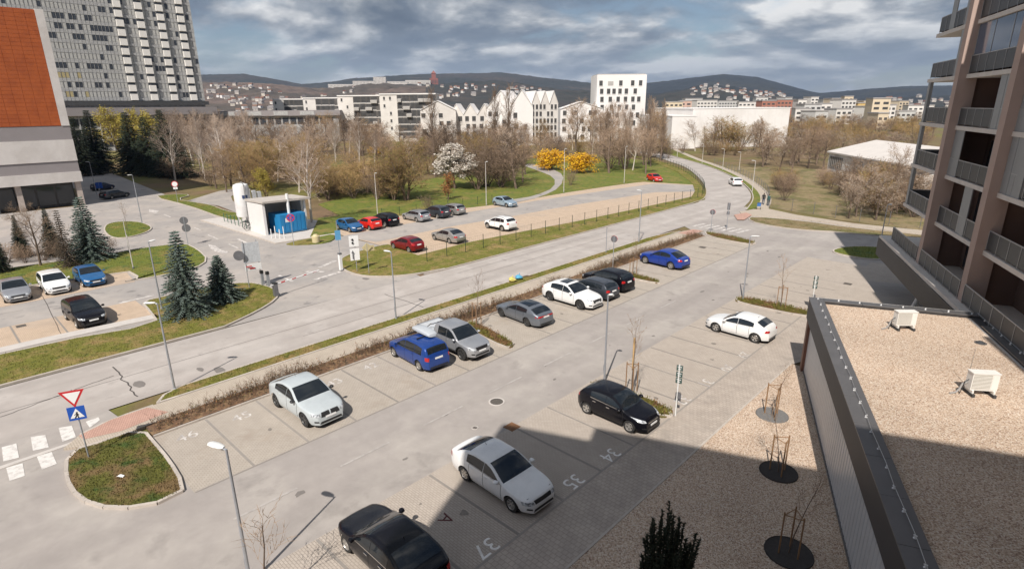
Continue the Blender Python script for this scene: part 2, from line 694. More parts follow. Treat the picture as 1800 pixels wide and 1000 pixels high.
# one sheet to the horizon, a fan of rings so that its triangles stay well shaped
g = MB()
rings = [0, 60, 150, 320, 700, 1500, 3200, 7000, 12000]
vs_ = [(0, 0, -0.06)]
fs_ = []
NS = 48
for r in rings[1:]:
    for k in range(NS):
        a = 2 * PI * k / NS
        vs_.append((r * math.cos(a), r * math.sin(a), -0.06))
for k in range(NS):
    fs_.append((0, 1 + k, 1 + (k + 1) % NS))
for i in range(len(rings) - 2):
    o1, o2 = 1 + i * NS, 1 + (i + 1) * NS
    for k in range(NS):
        fs_.append((o1 + k, o2 + k, o2 + (k + 1) % NS, o1 + (k + 1) % NS))
g.add(vs_, fs_)
struct(g.build('ground', M_GROUND))


def sheet(name, poly, z, m):
    return struct(MB().sheet(poly, z).build(name, m))


# street and side streets (near edge X = -32.8, far edge X = -40)
road_left = [(-40.0, -60), (-40.0, 84), (-40.91, 88.9), (-45.82, 99.58), (-53.18, 112.06), (-66.18, 131.53), (-76.71, 142.1), (-87.13, 153.25), (-118, 176)]
road_right = [(-32.8, -60), (-32.8, 84), (-35.28, 93.68), (-40.16, 104.33), (-49.55, 119.59), (-64.42, 138.24), (-80.93, 154.41), (-112, 186)]
rl = smooth_line(road_left[1:], 2)
rr = smooth_line(road_right[1:], 2)
main = [road_left[0]] + rl + rr[::-1] + [road_right[0]]
sheet('main_road', main, 0.0, M_ASPH)
side = [(-40.4, -3), (-39.9, 30), (-47, 31.2), (-52, 34.5), (-61.5, 34.2), (-66.5, 33.0), (-68.2, 28.9), (-77.56, 29.84), (-111.48, 31.1), (-146.54, 33.26), (-190, 36), (-190, 22), (-133.95, 22.23), (-112, 18), (-104, -10), (-62, -10), (-40.4, -10)]
sheet('side_street', side, -0.004, M_ASPH_OLD)
# lot: aisle asphalt and the cross street at its far end
lot = [(-32.9, -40), (-32.9, 3.5), (-28.4, 5.0), (-16.4, 5.0), (-16.4, 40), (-16.4, 62), (-9, 62), (-2, 74), (-14, 79.2), (-27.5, 80.5), (-31.5, 84.5), (-32.9, 86), (-32.9, 62), (-22.3, 62), (-22.3, 5.2), (-22.3, 4.9), (-27, 4.9), (-31, 2.5), (-31.4, -40)]
sheet('aisle', [(-32.9, -40), (-32.9, 4.5), (-28.4, 5.1), (-28.4, 62), (-32.9, 66), (-32.9, 85), (-28, 82), (-14, 79.5), (2, 79.5), (2, 62), (-9.3, 62), (-9.3, -40)], -0.002, M_AISLE)

# paved bays
STL_X0, STL_X1 = -28.15, -22.5
LINE0 = 5.08
sheet('left_bays', [(STL_X0, 5.15), (STL_X1 + 0.0, 5.15), (STL_X1, 62.4), (STL_X0, 62.4)], 0.006, M_STALL)
sheet('right_bays', [(-16.55, -12), (-11.4, -12), (-11.4, 60), (-16.55, 60)], 0.006, M_STALL_R)
sheet('far_right_bays', [(-11.4, 46), (-9.5, 46), (-1, 62), (-11.4, 62)], 0.005, M_STALL_R)
sheet('footpath', [(-11.4, -12), (-9.25, -12), (-9.25, 33), (-8.6, 35.0), (-9.6, 38.5), (-9.6, 46), (-11.4, 46)], 0.008, M_PATH)
# dark dividing rows of setts between bays
for i in range(0, 23):
    y = 7.55 + 2.49 * i
    if y > 61:
        break
    if abs(y - 24.9) < 0.6 or abs(y - 42.4) < 0.5:
        continue
    struct(MB().b2(STL_X0 + 0.05, STL_X1, y - 0.055, y + 0.055, 0.0, 0.011).build('bay_divider', M_KERB_D))
for i in range(-7, 17):
    y = 12.26 + 2.53 * i
    if y > 58 or 22 < y < 24.5 or 41.5 < y < 44:
        continue
    struct(MB().b2(-16.5, -11.42, y - 0.055, y + 0.055, 0.0, 0.011).build('bay_divider', M_KERB_D))
struct(MB().b2(-11.46, -11.36, -12, 46, 0.0, 0.013).build('bay_edge', M_KERB_D))
struct(MB().b2(-22.53, -22.45, 5.2, 62, 0.0, 0.012).build('bay_edge', M_KERB_D))

# gravel bed along the annex wall with its edging
struct(MB().sheet([(-9.2, -10), (6, -10), (-2.0, 18.0), (-8.15, 32.6), (-8.7, 33.4), (-9.2, 33.4)], 0.02).build('gravel_bed', M_GRAVEL))
struct(MB().b2(-9.27, -9.17, -12, 33.4, 0, 0.035).build('gravel_edging', M_KERB))

# sidewalk beside the street, verge strip, hedge bed
struct(MB().prism([(-31.4, 6.0), (-31.4, 62.8), (-30.9, 64.6), (-29.6, 64.6), (-29.55, 6.4), (-29.5, 4.2), (-30.6, 4.0)], -0.05, 0.105).build('sidewalk', M_WALK))
struct(MB().prism([(-29.6, 5.3), (-28.3, 5.3), (-28.3, 62.3), (-29.6, 62.3)], -0.05, 0.09).build('hedge_bed', mat('leaf_litter', (0.16, 0.09, 0.05), 0.95, 0.35, 5, 0.05, 12, second=(0.25, 0.16, 0.085), sscale=2.2, third=(0.07, 0.05, 0.03), tscale=4)))

KSTONE = MB().box((0, 0, 0), (1, 1, 1)).mesh('kerb_stone', M_KERB)


def kerb_line(pts, name='kerb', w=0.14, h=0.12, step=1.0, closed=False, z0=-0.03):
    """single kerb stones along a line, children of one kerb"""
    root = bpy.data.objects.new(name, None)
    COL.objects.link(root)
    struct(root)
    P = [Vector((p[0], p[1])) for p in pts]
    if closed:
        P.append(P[0])
    # walk the line
    cum = [0.0]
    for a, b in zip(P, P[1:]):
        cum.append(cum[-1] + (b - a).length)
    n = max(1, int(round(cum[-1] / step)))

    def at(t):
        for i in range(len(P) - 1):
            if t <= cum[i + 1] + 1e-6:
                k = (t - cum[i]) / max(1e-6, cum[i + 1] - cum[i])
                return P[i].lerp(P[i + 1], k)
        return P[-1]
    for i in range(n):
        a, b = at(cum[-1] * i / n), at(cum[-1] * (i + 1) / n)
        mid = (a + b) / 2
        d = b - a
        link('kerb_stone', KSTONE, root, (mid.x, mid.y, z0 + (h - z0) / 2), math.atan2(d.y, d.x), (max(0.05, d.length - 0.012), w, h - z0))
    return root


def kerb_mesh(pts, w=0.14, h=0.12, closed=False, name='kerb'):
    m = MB()
    P = list(pts) + ([pts[0]] if closed else [])
    if closed:
        inner = offset_poly(list(pts), w / 2)
        outer = offset_poly(list(pts), -w / 2)
        inner.append(inner[0])
        outer.append(outer[0])
    else:
        inner, outer = offset_line(P, w / 2), offset_line(P, -w / 2)
    for i in range(len(inner) - 1):
        a, b, c, d = outer[i], outer[i + 1], inner[i + 1], inner[i]
        m.add([(a[0], a[1], h), (b[0], b[1], h), (c[0], c[1], h), (d[0], d[1], h),
               (a[0], a[1], -0.03), (b[0], b[1], -0.03), (c[0], c[1], -0.03), (d[0], d[1], -0.03)],
              [(0, 1, 2, 3), (4, 5, 1, 0), (6, 7, 3, 2)])
    return struct(m.build(name, M_KERB, fixn=True))


GRASS_AREAS = []


def verge(name, poly, m=M_GRASS, h=0.10, kerb='stones', near=1.0, inset=0.13):
    if area_sign(poly) < 0:
        poly = poly[::-1]
    inn = offset_poly(poly, inset) if kerb else poly
    struct(MB().prism(inn, -0.05, h).build(name, m))
    if kerb == 'stones':
        kerb_line(offset_poly(poly, 0.065), step=1.0, closed=True, h=h + 0.015)
    elif kerb == 'mesh':
        kerb_mesh(offset_poly(poly, 0.065), closed=True, h=h + 0.015)
    if near > 0:
        GRASS_AREAS.append((inn, h, near, m))


# end island with the give-way sign
tip = [(-28.05, 5.2), (-25.65, 5.24), (-23.14, 5.07), (-22.65, 4.71), (-22.65, 3.75), (-23.52, 2.64), (-24.79, 1.99), (-26.17, 1.73), (-27.76, 1.81), (-29.27, 2.07), (-30.42, 2.39), (-30.4, 3.3), (-29.4, 4.7)]
verge('grass_island', smooth_poly([(-28.15, 5.2), (-25.65, 5.24), (-22.99, 5.07), (-22.62, 4.64), (-22.73, 3.77), (-23.55, 2.65), (-24.79, 1.99), (-26.27, 1.73), (-28, 1.85), (-29.69, 2.26), (-29.45, 3.1), (-29.55, 5.2)], 2), M_GRASS_DARK, near=1.0)
# strip between sidewalk and street
verge('grass_verge', [(-32.75, 7.9), (-32.75, 57.5), (-32.2, 61.0), (-31.5, 62.6), (-31.45, 7.9), (-31.5, 6.2), (-32.3, 6.9)], near=0.7)
kerb_line([(-28.2, 5.3), (-28.2, 62.3)], h=0.10, w=0.10)
kerb_line([(-30.9, 3.0), (-31.4, 4.3), (-31.45, 6.2)], h=0.10)
sheet('tactile_paving', [(-31.35, 5.9), (-30.05, 6.5), (-29.75, 4.4), (-30.2, 3.0), (-30.75, 2.9), (-31.3, 4.3)], 0.112, M_PINK)
struct(MB().prism([(-31.4, 6.3), (-29.5, 6.5), (-29.3, 3.2), (-30.0, 2.2), (-30.75, 2.9), (-31.35, 4.3)], -0.05, 0.104).build('sidewalk', M_WALK))
sheet('tactile_paving', [(-31.3, 61.3), (-29.7, 61.3), (-29.7, 64.5), (-31.0, 64.5)], 0.112, M_PINK)

# planted islands between the bays
M_COVER = mat('ground_cover', (0.14, 0.12, 0.04), 0.95, 0.35, 4, 0.06, 12, second=(0.19, 0.10, 0.045), smix=(0.4, 0.6), sscale=1.6)
PLANTERS = [
    [(-28.1, 24.3), (-23.2, 23.5), (-22.7, 24.0), (-23.2, 24.7), (-28.1, 25.6)],
    [(-28.1, 42.0), (-23.2, 41.9), (-22.6, 42.4), (-23.2, 42.9), (-28.1, 43.4)],
    [(-28.1, 62.2), (-23.3, 61.2), (-22.4, 61.9), (-22.7, 63.0), (-25.5, 63.9), (-28.6, 64.4), (-29.5, 64.4)],
    [(-16.4, 22.6), (-11.8, 22.5), (-11.2, 23.2), (-11.6, 24.0), (-16.3, 24.1)],
    [(-16.2, 41.8), (-11.2, 41.9), (-10.8, 42.8), (-11.2, 43.6), (-16.0, 43.6), (-16.6, 42.6)],
]
for p in PLANTERS:
    verge('planted_island', smooth_poly(p, 1), M_COVER, near=0.5)
verge('grass_island', smooth_poly([(-15.6, 63.5), (-15.2, 66.5), (-13.5, 68.6), (-10.5, 69.5), (-9.5, 67), (-10.8, 63.2), (-13, 62.5)], 2), M_GRASS_LUSH, kerb='mesh', near=0.3)
verge('grass_verge', smooth_poly([(-28.77, 75.37), (-28.89, 77.4), (-23.66, 78.77), (-16.85, 78.01), (-9, 79.0), (-4, 77.5), (-8, 75.6), (-17.23, 74.65), (-21.63, 72.51), (-26.65, 73.18)], 1), M_GRASS_DRY, kerb='mesh', near=0.3)
# sidewalk on the far side of the junction, and along the bend
struct(MB().prism([(-31.72, 80.08), (-30.07, 85.19), (-24.88, 82.52), (-17.6, 81.07), (-8, 82.0), (-2, 80.8), (-3, 79.0), (-17.13, 79.13), (-23.99, 79.78), (-29.33, 78.11), (-29.37, 75.91)], -0.05, 0.104).build('sidewalk', M_WALK))
sheet('tactile_paving', [(-31.23, 77.03), (-30.65, 79.82), (-29.38, 78.63), (-28.73, 74.36), (-29.4, 73.79)], 0.112, M_PINK)
ws = [(-31.18, 84.87), (-33.47, 92.62), (-37.13, 100.95), (-43.22, 111.68), (-51.12, 123.66), (-63.23, 139.19), (-73.22, 150.16), (-100, 185)]
wi = offset_line(smooth_line(ws, 2), -1.6)
struct(MB().prism(smooth_line(ws, 2) + wi[::-1], -0.05, 0.104).build('sidewalk', M_WALK))
vg = offset_line(smooth_line([(-31.73, 81.89), (-34.67, 92.35), (-39.82, 103.75), (-49.31, 119.15), (-64, 137.67), (-80.35, 153.66), (-111, 186.5)], 2), -0.2)
verge('grass_verge', vg + smooth_line(ws, 2)[::-1], M_GRASS_LUSH, kerb=None, near=0.0)
kerb_mesh(vg, h=0.12)
kerb_mesh(smooth_line([(-40.1, 30.5), (-39.9, 33), (-40.0, 84)] + road_left[2:], 2), h=0.12)

# verge between the street and the far car park, with its rounded nose
nose = [(-46.2, 34.2), (-52.4, 35.2), (-52.6, 33.4), (-51.6, 29.3), (-49.6, 27.4), (-46.8, 26.3), (-43.5, 26.4), (-41.0, 29.0), (-40.15, 33), (-40.15, 84)]
nose = smooth_line(nose[1:9], 2) + [(-40.15, 84), (-40.42, 87.46), (-41.96, 90.89), (-46.88, 100.27), (-54.23, 111.94), (-65.17, 127.3), (-75.07, 137.32), (-84.63, 146.83), (-115, 170), (-117, 168), (-81.8, 140.19),
         (-72, 130.38), (-62.62, 120.01), (-54.59, 109.19), (-50.11, 102.7), (-45.34, 94.03), (-43.17, 88.25), (-44.05, 70.05), (-44.82, 57.85), (-45.73, 50.1), (-46.45, 41.48), (-46.0, 34.4)]
verge('grass_verge', nose, M_GRASS, kerb=None, near=0.25, h=0.09)
kerb_mesh(smooth_line([(-52.6, 35.2), (-52.6, 33.4), (-51.6, 29.3), (-49.6, 27.4), (-46.8, 26.3), (-43.5, 26.4), (-41.0, 29.0), (-40.15, 33)], 2), h=0.11)

# far car park: orange bays either side of a grey aisle
sheet('far_car_park', [(-67, 34.5), (-50, 34.5), (-45.9, 34.4), (-45.73, 50.1), (-44.05, 70.05), (-43.17, 88.25), (-47.14, 98.09), (-50.48, 103.46), (-59.78, 100.76), (-62.5, 80.47), (-62.73, 62.18), (-66.0, 46.3), (-68.2, 41)], 0.002, M_STALL_O)
sheet('far_aisle', [(-60.4, 33.8), (-54.7, 35.2), (-55.0, 45.5), (-53.9, 56.8), (-53.2, 68.6), (-50.6, 89.5), (-45.65, 94.66), (-49.41, 102.23), (-56.5, 99.5), (-57.6, 91.3), (-60.1, 71.4), (-60.8, 55.6), (-60.6, 42.3)], 0.006, M_ASPH_OLD)
# meadow behind it
verge('meadow_strip', [(-67.5, 39.8), (-66.0, 46.6), (-63.9, 56.3), (-62.4, 62.2), (-62.0, 80), (-60.6, 96.2), (-59.4, 100.6), (-49.5, 103.0), (-60, 121), (-80, 139), (-105, 150), (-112, 120), (-100, 90), (-92, 60), (-84, 44)], M_GRASS_LUSH, kerb=None, near=0.0, h=0.03)

# left car park by the big building
verge('grass_verge', smooth_poly([(-40.15, -14), (-40.15, 13.0), (-40.21, 13.26), (-41.59, 16.07), (-43.15, 18.2), (-44.97, 19.29), (-47.46, 19.36), (-49.73, 18.66), (-50.79, 16.38), (-50.81, 12.83), (-50.71, 10.63), (-47.81, 10.44), (-44.24, 10.04), (-45.9, 4), (-46.0, -14)], 1), M_GRASS, kerb='mesh', near=0.55)
struct(MB().prism([(-46.05, -14), (-46.05, 4), (-45.6, 10.6), (-46.6, 10.5), (-47.1, 4), (-47.1, -14)], -0.05, 0.10).build('sidewalk', M_CONC))
sheet('left_car_park', [(-47.15, -14), (-47.1, 4), (-46.6, 10.5), (-51.6, 10.5), (-52.4, -14)], 0.006, M_STALL_O)
sheet('left_car_park', [(-58.2, -14), (-57.6, 4), (-57.6, 12.0), (-62.4, 12.4), (-63.3, -14)], 0.006, M_STALL_O)
for i in range(7):
    y = 10.4 - 2.55 * i - 2.5
    struct(MB().b2(-51.9, -47.1, y - 0.06, y + 0.06, 0, 0.012).build('bay_divider', M_KERB_D))
verge('grass_island', smooth_poly([(-58.09, 10.93), (-57.61, 13.93), (-57.95, 17.19), (-60.38, 19.24), (-65.8, 20.13), (-70.53, 20.23), (-71.41, 16.2), (-70.84, 12.39), (-73, -6), (-66, -14), (-63.4, -14), (-62.6, 12.4), (-58, 12.6)], 1), M_GRASS_LUSH, kerb='mesh', near=0.3)
verge('grass_island', smooth_poly([(-91.74, 17.5), (-90.16, 20.45), (-83.94, 20.8), (-80.37, 19.3), (-78.62, 16.61), (-79.81, 15.16), (-86.5, 15.73)], 2), M_GRASS_LUSH, kerb='mesh', near=0.2)
sheet('plaza', [(-112, -20), (-112, 22), (-106, 21.0), (-93, 14.0), (-86, 8), (-80, -20)], 0.004, M_ASPH_OLD)
# strip with bushes at the right-hand side of the side street
verge('grass_verge', smooth_poly([(-113.23, 28.77), (-114.52, 32.02), (-110.56, 34.49), (-107.13, 30.67), (-100.61, 31.6), (-96.27, 32.4), (-88.53, 31.7), (-84.04, 32.51), (-78.66, 29.92), (-82.15, 29.02), (-98.62, 29.67)], 1), M_GRASS_LUSH, kerb='mesh', near=0.2)
sheet('park_path', smooth_line([(-104.28, 31.51), (-107.91, 34.99), (-113.88, 41.1), (-112.49, 45.32), (-107.73, 43.32), (-106.13, 39.12), (-96.52, 35.83), (-85.78, 34.06), (-82.54, 32.05), (-94.78, 32.97)], 1), -0.01, M_ASPH_OLD)
sheet('park_path', smooth_line([(-63.95, 66.66), (-63.6, 72.55), (-67.69, 82.84), (-77.77, 95.12), (-89.36, 102.93), (-101.69, 110.38), (-101.39, 114.49), (-89.18, 107.95), (-78.77, 99.67), (-66.88, 83.51), (-62.05, 72.22), (-61.3, 65.19)], 1), 0.036, M_ASPH_OLD)
# paved apron of the oxygen kiosk, with a wedge of lawn
verge('kiosk_apron', [(-66.6, 27.0), (-62.4, 27.0), (-61.6, 34.4), (-67.3, 38.0), (-84, 34), (-84, 26.5)], M_CONC, kerb='mesh', near=0, h=0.09)
struct(MB().prism(smooth_poly([(-60.94, 27.23), (-58.47, 30.13), (-58.66, 32.21), (-61.98, 34.13), (-61.7, 31.89), (-61.75, 29.1)], 1), 0.0, 0.11).build('grass_island', M_GRASS_LUSH))
struct(MB().prism([(-62.17, 34.39), (-62.47, 31.22), (-72.62, 37.84), (-72.14, 41.05), (-68.18, 40.61), (-64.38, 36.46)], 0.0, 0.105).build('grass_island', M_GRASS_LUSH))

# field behind the junction
sheet('field', [(-37, 100), (-33, 90), (-30, 87), (-20, 83), (-4, 82), (30, 90), (10, 140), (-30, 150), (-60, 140), (-50, 122)], -0.03, M_GRASS_DRY)

# ---- painted markings
def mark(poly, z=0.010, m=M_PAINT_OLD, name='road_marking'):
    return struct(MB().sheet(poly, z).build(name, m))


def strip(a, b, w, z=0.010, m=M_PAINT_OLD, name='road_marking'):
    a, b = Vector(a), Vector(b)
    d = (b - a).normalized()
    n = Vector((-d.y, d.x)) * w / 2
    return mark([tuple(a - n), tuple(b - n), tuple(b + n), tuple(a + n)], z, m, name)


# zebra crossing by the give-way sign, and its twin at the junction
for q in ([(60, 686 + 82), (82, 764), (95, 784), (67, 789)], [(3, 784), (28, 779), (34, 805), (4, 810)], [(54, 767), (80, 763), (86, 786), (60, 791)], [(104, 751), (126, 747), (136, 769), (110, 776)],
          [(152, 737), (174, 733), (176, 740), (155, 752)], [(12, 823), (38, 817), (45, 837), (17, 845)], [(66, 800), (92, 793), (101, 815), (73, 825)]):
    pass
M_ZEBRA = mat('zebra_paint', (0.66, 0.635, 0.60), 0.8, 0.10, 5.0, second=(0.48, 0.45, 0.42), smix=(0.48, 0.66), sscale=3.5)
zeb = [[(-32.4, 0.31), (-32.32, 0.82), (-30.78, 0.73), (-30.91, 0.21)], [(-32.5, 1.36), (-32.23, 1.87), (-30.8, 1.78), (-31, 1.24)], [(-32.52, 2.42), (-32.3, 2.9), (-30.92, 2.82), (-30.92, 2.3)],
       [(-32.24, 3.45), (-32.29, 3.98), (-31.91, 3.97), (-31.4, 3.45)], [(-30.22, 0.23), (-30.12, 0.77), (-28.91, 0.69), (-28.94, 0.2)], [(-30.31, 1.28), (-30.26, 1.8), (-28.97, 1.78), (-28.93, 1.26)]]
for q in zeb:
    mark(q, 0.010, M_ZEBRA, 'crosswalk_stripe')
struct(MB().prism([(-30.55, -1.03), (-30.53, 0.06), (-30.55, 2.45), (-30.6, 2.85), (-30.37, 2.81), (-30.32, 2.42), (-30.26, 0.03), (-30.24, -1.05)], -0.03, 0.03).build('drain_channel', M_CONC))
for i in range(7):
    x0 = -32.3 + 0.95 * i
    mark([(x0, 66.4), (x0 + 0.5, 66.4), (x0 + 0.9, 69.2), (x0 + 0.4, 69.2)], 0.010, M_PAINT_OLD, 'crosswalk_stripe')
# dashes down the aisle
for i in range(8):
    y = 5.6 + 4.45 * i
    strip((-19.75, y), (-19.75, y + 2.5), 0.10, m=mat('paint_faint', (0.43, 0.40, 0.375), 0.9, 0.12, 4, second=(0.35, 0.32, 0.30), sscale=2.5))
# seams, cracks and patches in the street
random.seed(5)
strip((-36.5, -30), (-36.45, 58), 0.035, 0.007, M_CRACK, 'tar_seam')


def wander(a, b, n, amp, w, name='tar_seam', m=M_CRACK, z=0.009):
    a, b = Vector(a), Vector(b)
    pts = []
    d = (b - a).normalized()
    nrm = Vector((-d.y, d.x))
    for i in range(n + 1):
        q = a.lerp(b, i / n) + nrm * random.uniform(-amp, amp)
        pts.append((q.x, q.y))
    l, r_ = offset_line(pts, w / 2), offset_line(pts, -w / 2)
    mb = MB()
    for i in range(n):
        mb.add([(*l[i], z), (*l[i + 1], z), (*r_[i + 1], z), (*r_[i], z)], [(0, 1, 2, 3)])
    return struct(mb.build(name, m, fixn=True))


wander((-38.56, 5.98), (-33.26, 5.94), 14, 0.10, 0.07)
wander((-38.09, 24.88), (-33.17, 25.05), 8, 0.05, 0.06)
wander((-35.95, 0.62), (-37.16, 5.74), 20, 0.04, 0.05)
wander((-55.68, 2.65), (-55.53, 3.97), 4, 0.03, 0.03)
wander((-58.77, 5.65), (-46.59, 4.94), 8, 0.03, 0.04)
strip((-34.6, 16), (-34.65, 30), 0.05, 0.007, M_STAIN, 'tar_seam')
strip((-38.3, 33), (-38.2, 58), 0.05, 0.007, M_STAIN, 'tar_seam')
for c, r1, r2 in (((-33.4, 10.18), 0.45, 0.3), ((-34.33, 9.44), 0.35, 0.16), ((-34.84, 6.43), 0.5, 0.25), ((-43.03, 26.28), 0.4, 0.25)):
    mark([(c[0] + r1 * math.cos(k * PI / 6) * random.uniform(.8, 1.2), c[1] + r2 * math.sin(k * PI / 6) * random.uniform(.8, 1.2)) for k in range(12)], 0.008, M_STAIN, 'asphalt_patch')
# markings of the gated side street
for a, b in (((418, 466), (440, 470)), ((468, 475), (490, 482)), ((360, 412), (383, 420)), ((415, 422), (446, 433)), ((403, 429), (420, 436)), ((330, 383), (345, 390)), ((365, 402), (352, 396))):
    pass
strip((-73.33, 23.74), (-69.76, 23.6), 0.22)
strip((-68.34, 25.25), (-62.85, 24.83), 0.30)
strip((-66.43, 23.48), (-63.32, 23.36), 0.22)
strip((-79.44, 24.24), (-76.96, 24.08), 0.2)
strip((-93.11, 24.67), (-89.83, 24.58), 0.2)
strip((-49.94, 21.54), (-47.09, 21.48), 0.25)
strip((-49.13, 23.77), (-47.85, 24.92), 0.5)
strip((-46.14, 23.03), (-46.73, 25.91), 0.45)
strip((-49.63, 25.43), (-50.77, 27.79), 0.4)
strip((-51.81, 9.46), (-52.04, 11.92), 0.35)
mark([(-67.9, 21.81), (-66.73, 22.11), (-63.93, 21.79), (-62.84, 22.09), (-62.08, 21.44), (-63.59, 21.08), (-65.69, 21.26)])
mark([(-99.78, 24.58), (-96.86, 25.15), (-95, 24.25), (-96.94, 23.81)])

# bay numbers
NUMS = [('46', (-27.12, 6.39)), ('45', (-27.06, 8.88)), ('43', (-26.97, 13.93)), ('42', (-27.23, 16.45)), ('34', (-11.83, 18.54)), ('35', (-11.87, 15.96)), ('37', (-11.86, 11)), ('32', (-11.84, 25.13)), ('31', (-11.81, 27.74)), ('30', (-11.7, 30.34)), ('29', (-11.73, 32.78))]
for s, p in NUMS:
    left = p[0] < -20
    me = text_mesh('bay_number', s, 0.95, M_PAINT if not left and p[1] < 21.5 else M_PAINT_OLD)
    o = link('bay_number', me, None, (p[0], p[1], 0.012), PI / 2 if left else -PI / 2)
    struct(o)
# the red letter A sprayed on the setts
struct(link('painted_letter', text_mesh('painted_letter', 'A', 0.75, mat('faded_red_paint', (0.10, 0.03, 0.03), 0.85, 0.2, 8)), None, (*(-13.99, 11.02), 0.012), -PI / 2 + 0.3))

# manhole covers and gratings
def cover(p, r, m, label, square=False):
    mb = MB()
    t = thing('manhole_cover', label, 'manhole', (p[0], p[1], 0.0))
    if square:
        mb.b2(-r, r, -r, r, 0.0, 0.016)
        f = MB()
        for k in range(5):
            f.b2(-r * .9, r * .9, -r + r * 2 * (k + .35) / 5, -r + r * 2 * (k + .65) / 5, 0.016, 0.026)
        mb.build('lid', m, t)
        f.build('rib', m, t)
    else:
        mb.lathe([(r * 0.78, 0.018), (r * 0.78, 0.0)], 20)
        mb.add([(r * 0.78 * math.cos(2 * PI * k / 20), r * 0.78 * math.sin(2 * PI * k / 20), 0.018) for k in range(20)], [tuple(range(20))])
        mb.build('lid', m, t)
        f = MB().lathe([(r * 0.82, 0.012), (r * 0.82, 0.02), (r, 0.02), (r, 0.0)], 20)
        f.build('frame', M_CONC, t)
        MB().b2(-r * .5, r * .5, -0.04, 0.04, 0.018, 0.026).build('rib', M_IRON, t)
    return t


cover((-18.79, 18.5), 0.42, M_IRON, 'round manhole cover in the aisle behind the empty bays')
cover((-16.54, 17.28), 0.30, M_RUST, 'rusty square drain grate beside the white saloon car', True)
cover((-17.77, 16.02), 0.16, M_STAIN, 'small dark cover in the aisle left of the rusty drain grate')
cover((-51.29, 3.34), 0.28, M_IRON, 'dark drain grate at the edge of the left car park', True)
cover((-11.13, 52.86), 0.3, M_IRON, 'drain cover in the empty bays beyond the flat gravel roof', True)
cover((-26.09, 56.98), 0.35, M_IRON, 'drain cover in the empty bay past the blue hatchback', True)

# oil drips and tyre grime in the bays
random.seed(23)
M_OIL = mat('oil_stain', (0.21, 0.185, 0.16), 0.8, 0.2, 6)
for k in range(34):
    left = k % 2 == 0
    x = random.uniform(-27.2, -23.3) if left else random.uniform(-15.8, -12.2)
    y = random.uniform(6, 58)
    r1 = random.uniform(.05, .20)
    mark([(x + r1 * math.cos(q * PI / 5) * random.uniform(.6, 1.3), y + r1 * .8 * math.sin(q * PI / 5) * random.uniform(.6, 1.3)) for q in range(10)], 0.0125, M_OIL, 'oil_stain')
for k in range(16):
    x, y = random.uniform(-22, -17), random.uniform(4, 60)
    r1 = random.uniform(.08, .35)
    mark([(x + r1 * .5 * math.cos(q * PI / 5) * random.uniform(.6, 1.3), y + r1 * math.sin(q * PI / 5) * random.uniform(.6, 1.3)) for q in range(10)], 0.0065, M_STAIN, 'oil_stain')

# ------------------------------------------------------------------ buildings
VR = R(43.6)           # heading of the photograph's horizontal in the lot frame
M_CLAD = mat('metal_cladding', (0.50, 0.515, 0.53), 0.38, 0.06, 2.0, metallic=0.1)
M_DARKMETAL = mat('dark_metal', (0.055, 0.054, 0.056), 0.6, 0.10, 2.0, metallic=0.3)
M_CAP = mat('zinc_cap', (0.155, 0.15, 0.15), 0.45, 0.10, 1.2, metallic=0.4)
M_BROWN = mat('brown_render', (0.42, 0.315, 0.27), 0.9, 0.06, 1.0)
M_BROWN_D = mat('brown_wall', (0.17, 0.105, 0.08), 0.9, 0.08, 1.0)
M_SLAB = mat('slab_concrete', (0.60, 0.555, 0.51), 0.9, 0.10, 1.5)
M_RAIL = mat('railing_metal', (0.075, 0.08, 0.085), 0.5, 0.08, 3, metallic=0.3)
M_RAILPOST = mat('railing_post', (0.40, 0.40, 0.40), 0.5, 0.05, 3, metallic=0.3)
M_SCREEN = mat('grey_screen', (0.31, 0.32, 0.325), 0.55, 0.06, 2, metallic=0.2)
M_WINDOW = mat('window_glass', (0.025, 0.032, 0.04), 0.06, 0, spec=0.6)
M_GLAZ = mat('balcony_glazing', (0.10, 0.13, 0.19), 0.05, 0.03, 1, spec=0.7)
M_FRAME_W = mat('white_frame', (0.75, 0.75, 0.74), 0.5, 0.03)
M_STUD = mat('white_stud', (0.72, 0.72, 0.72), 0.5, 0.05)
M_WIRE = mat('conductor_wire', (0.45, 0.45, 0.44), 0.35, 0.05, metallic=0.8)

# building frame: e points into the block, f runs along its front towards the camera
BO = Vector((-8.73, 33.2))
BE = Vector((0.9231, 0.3846))
BF = Vector((0.3846, -0.9231))
BRZ = math.atan2(BE.y, BE.x)          # local x = e, local y = -f


def bw(e, f):
    p = BO + BE * e + BF * f
    return (p.x, p.y)


# ---- low annex with the gravel roof
an = thing('annex_building', 'low annex with a beige gravel roof and grey metal parapet', 'building', (*bw(0, 0), 0), BRZ)
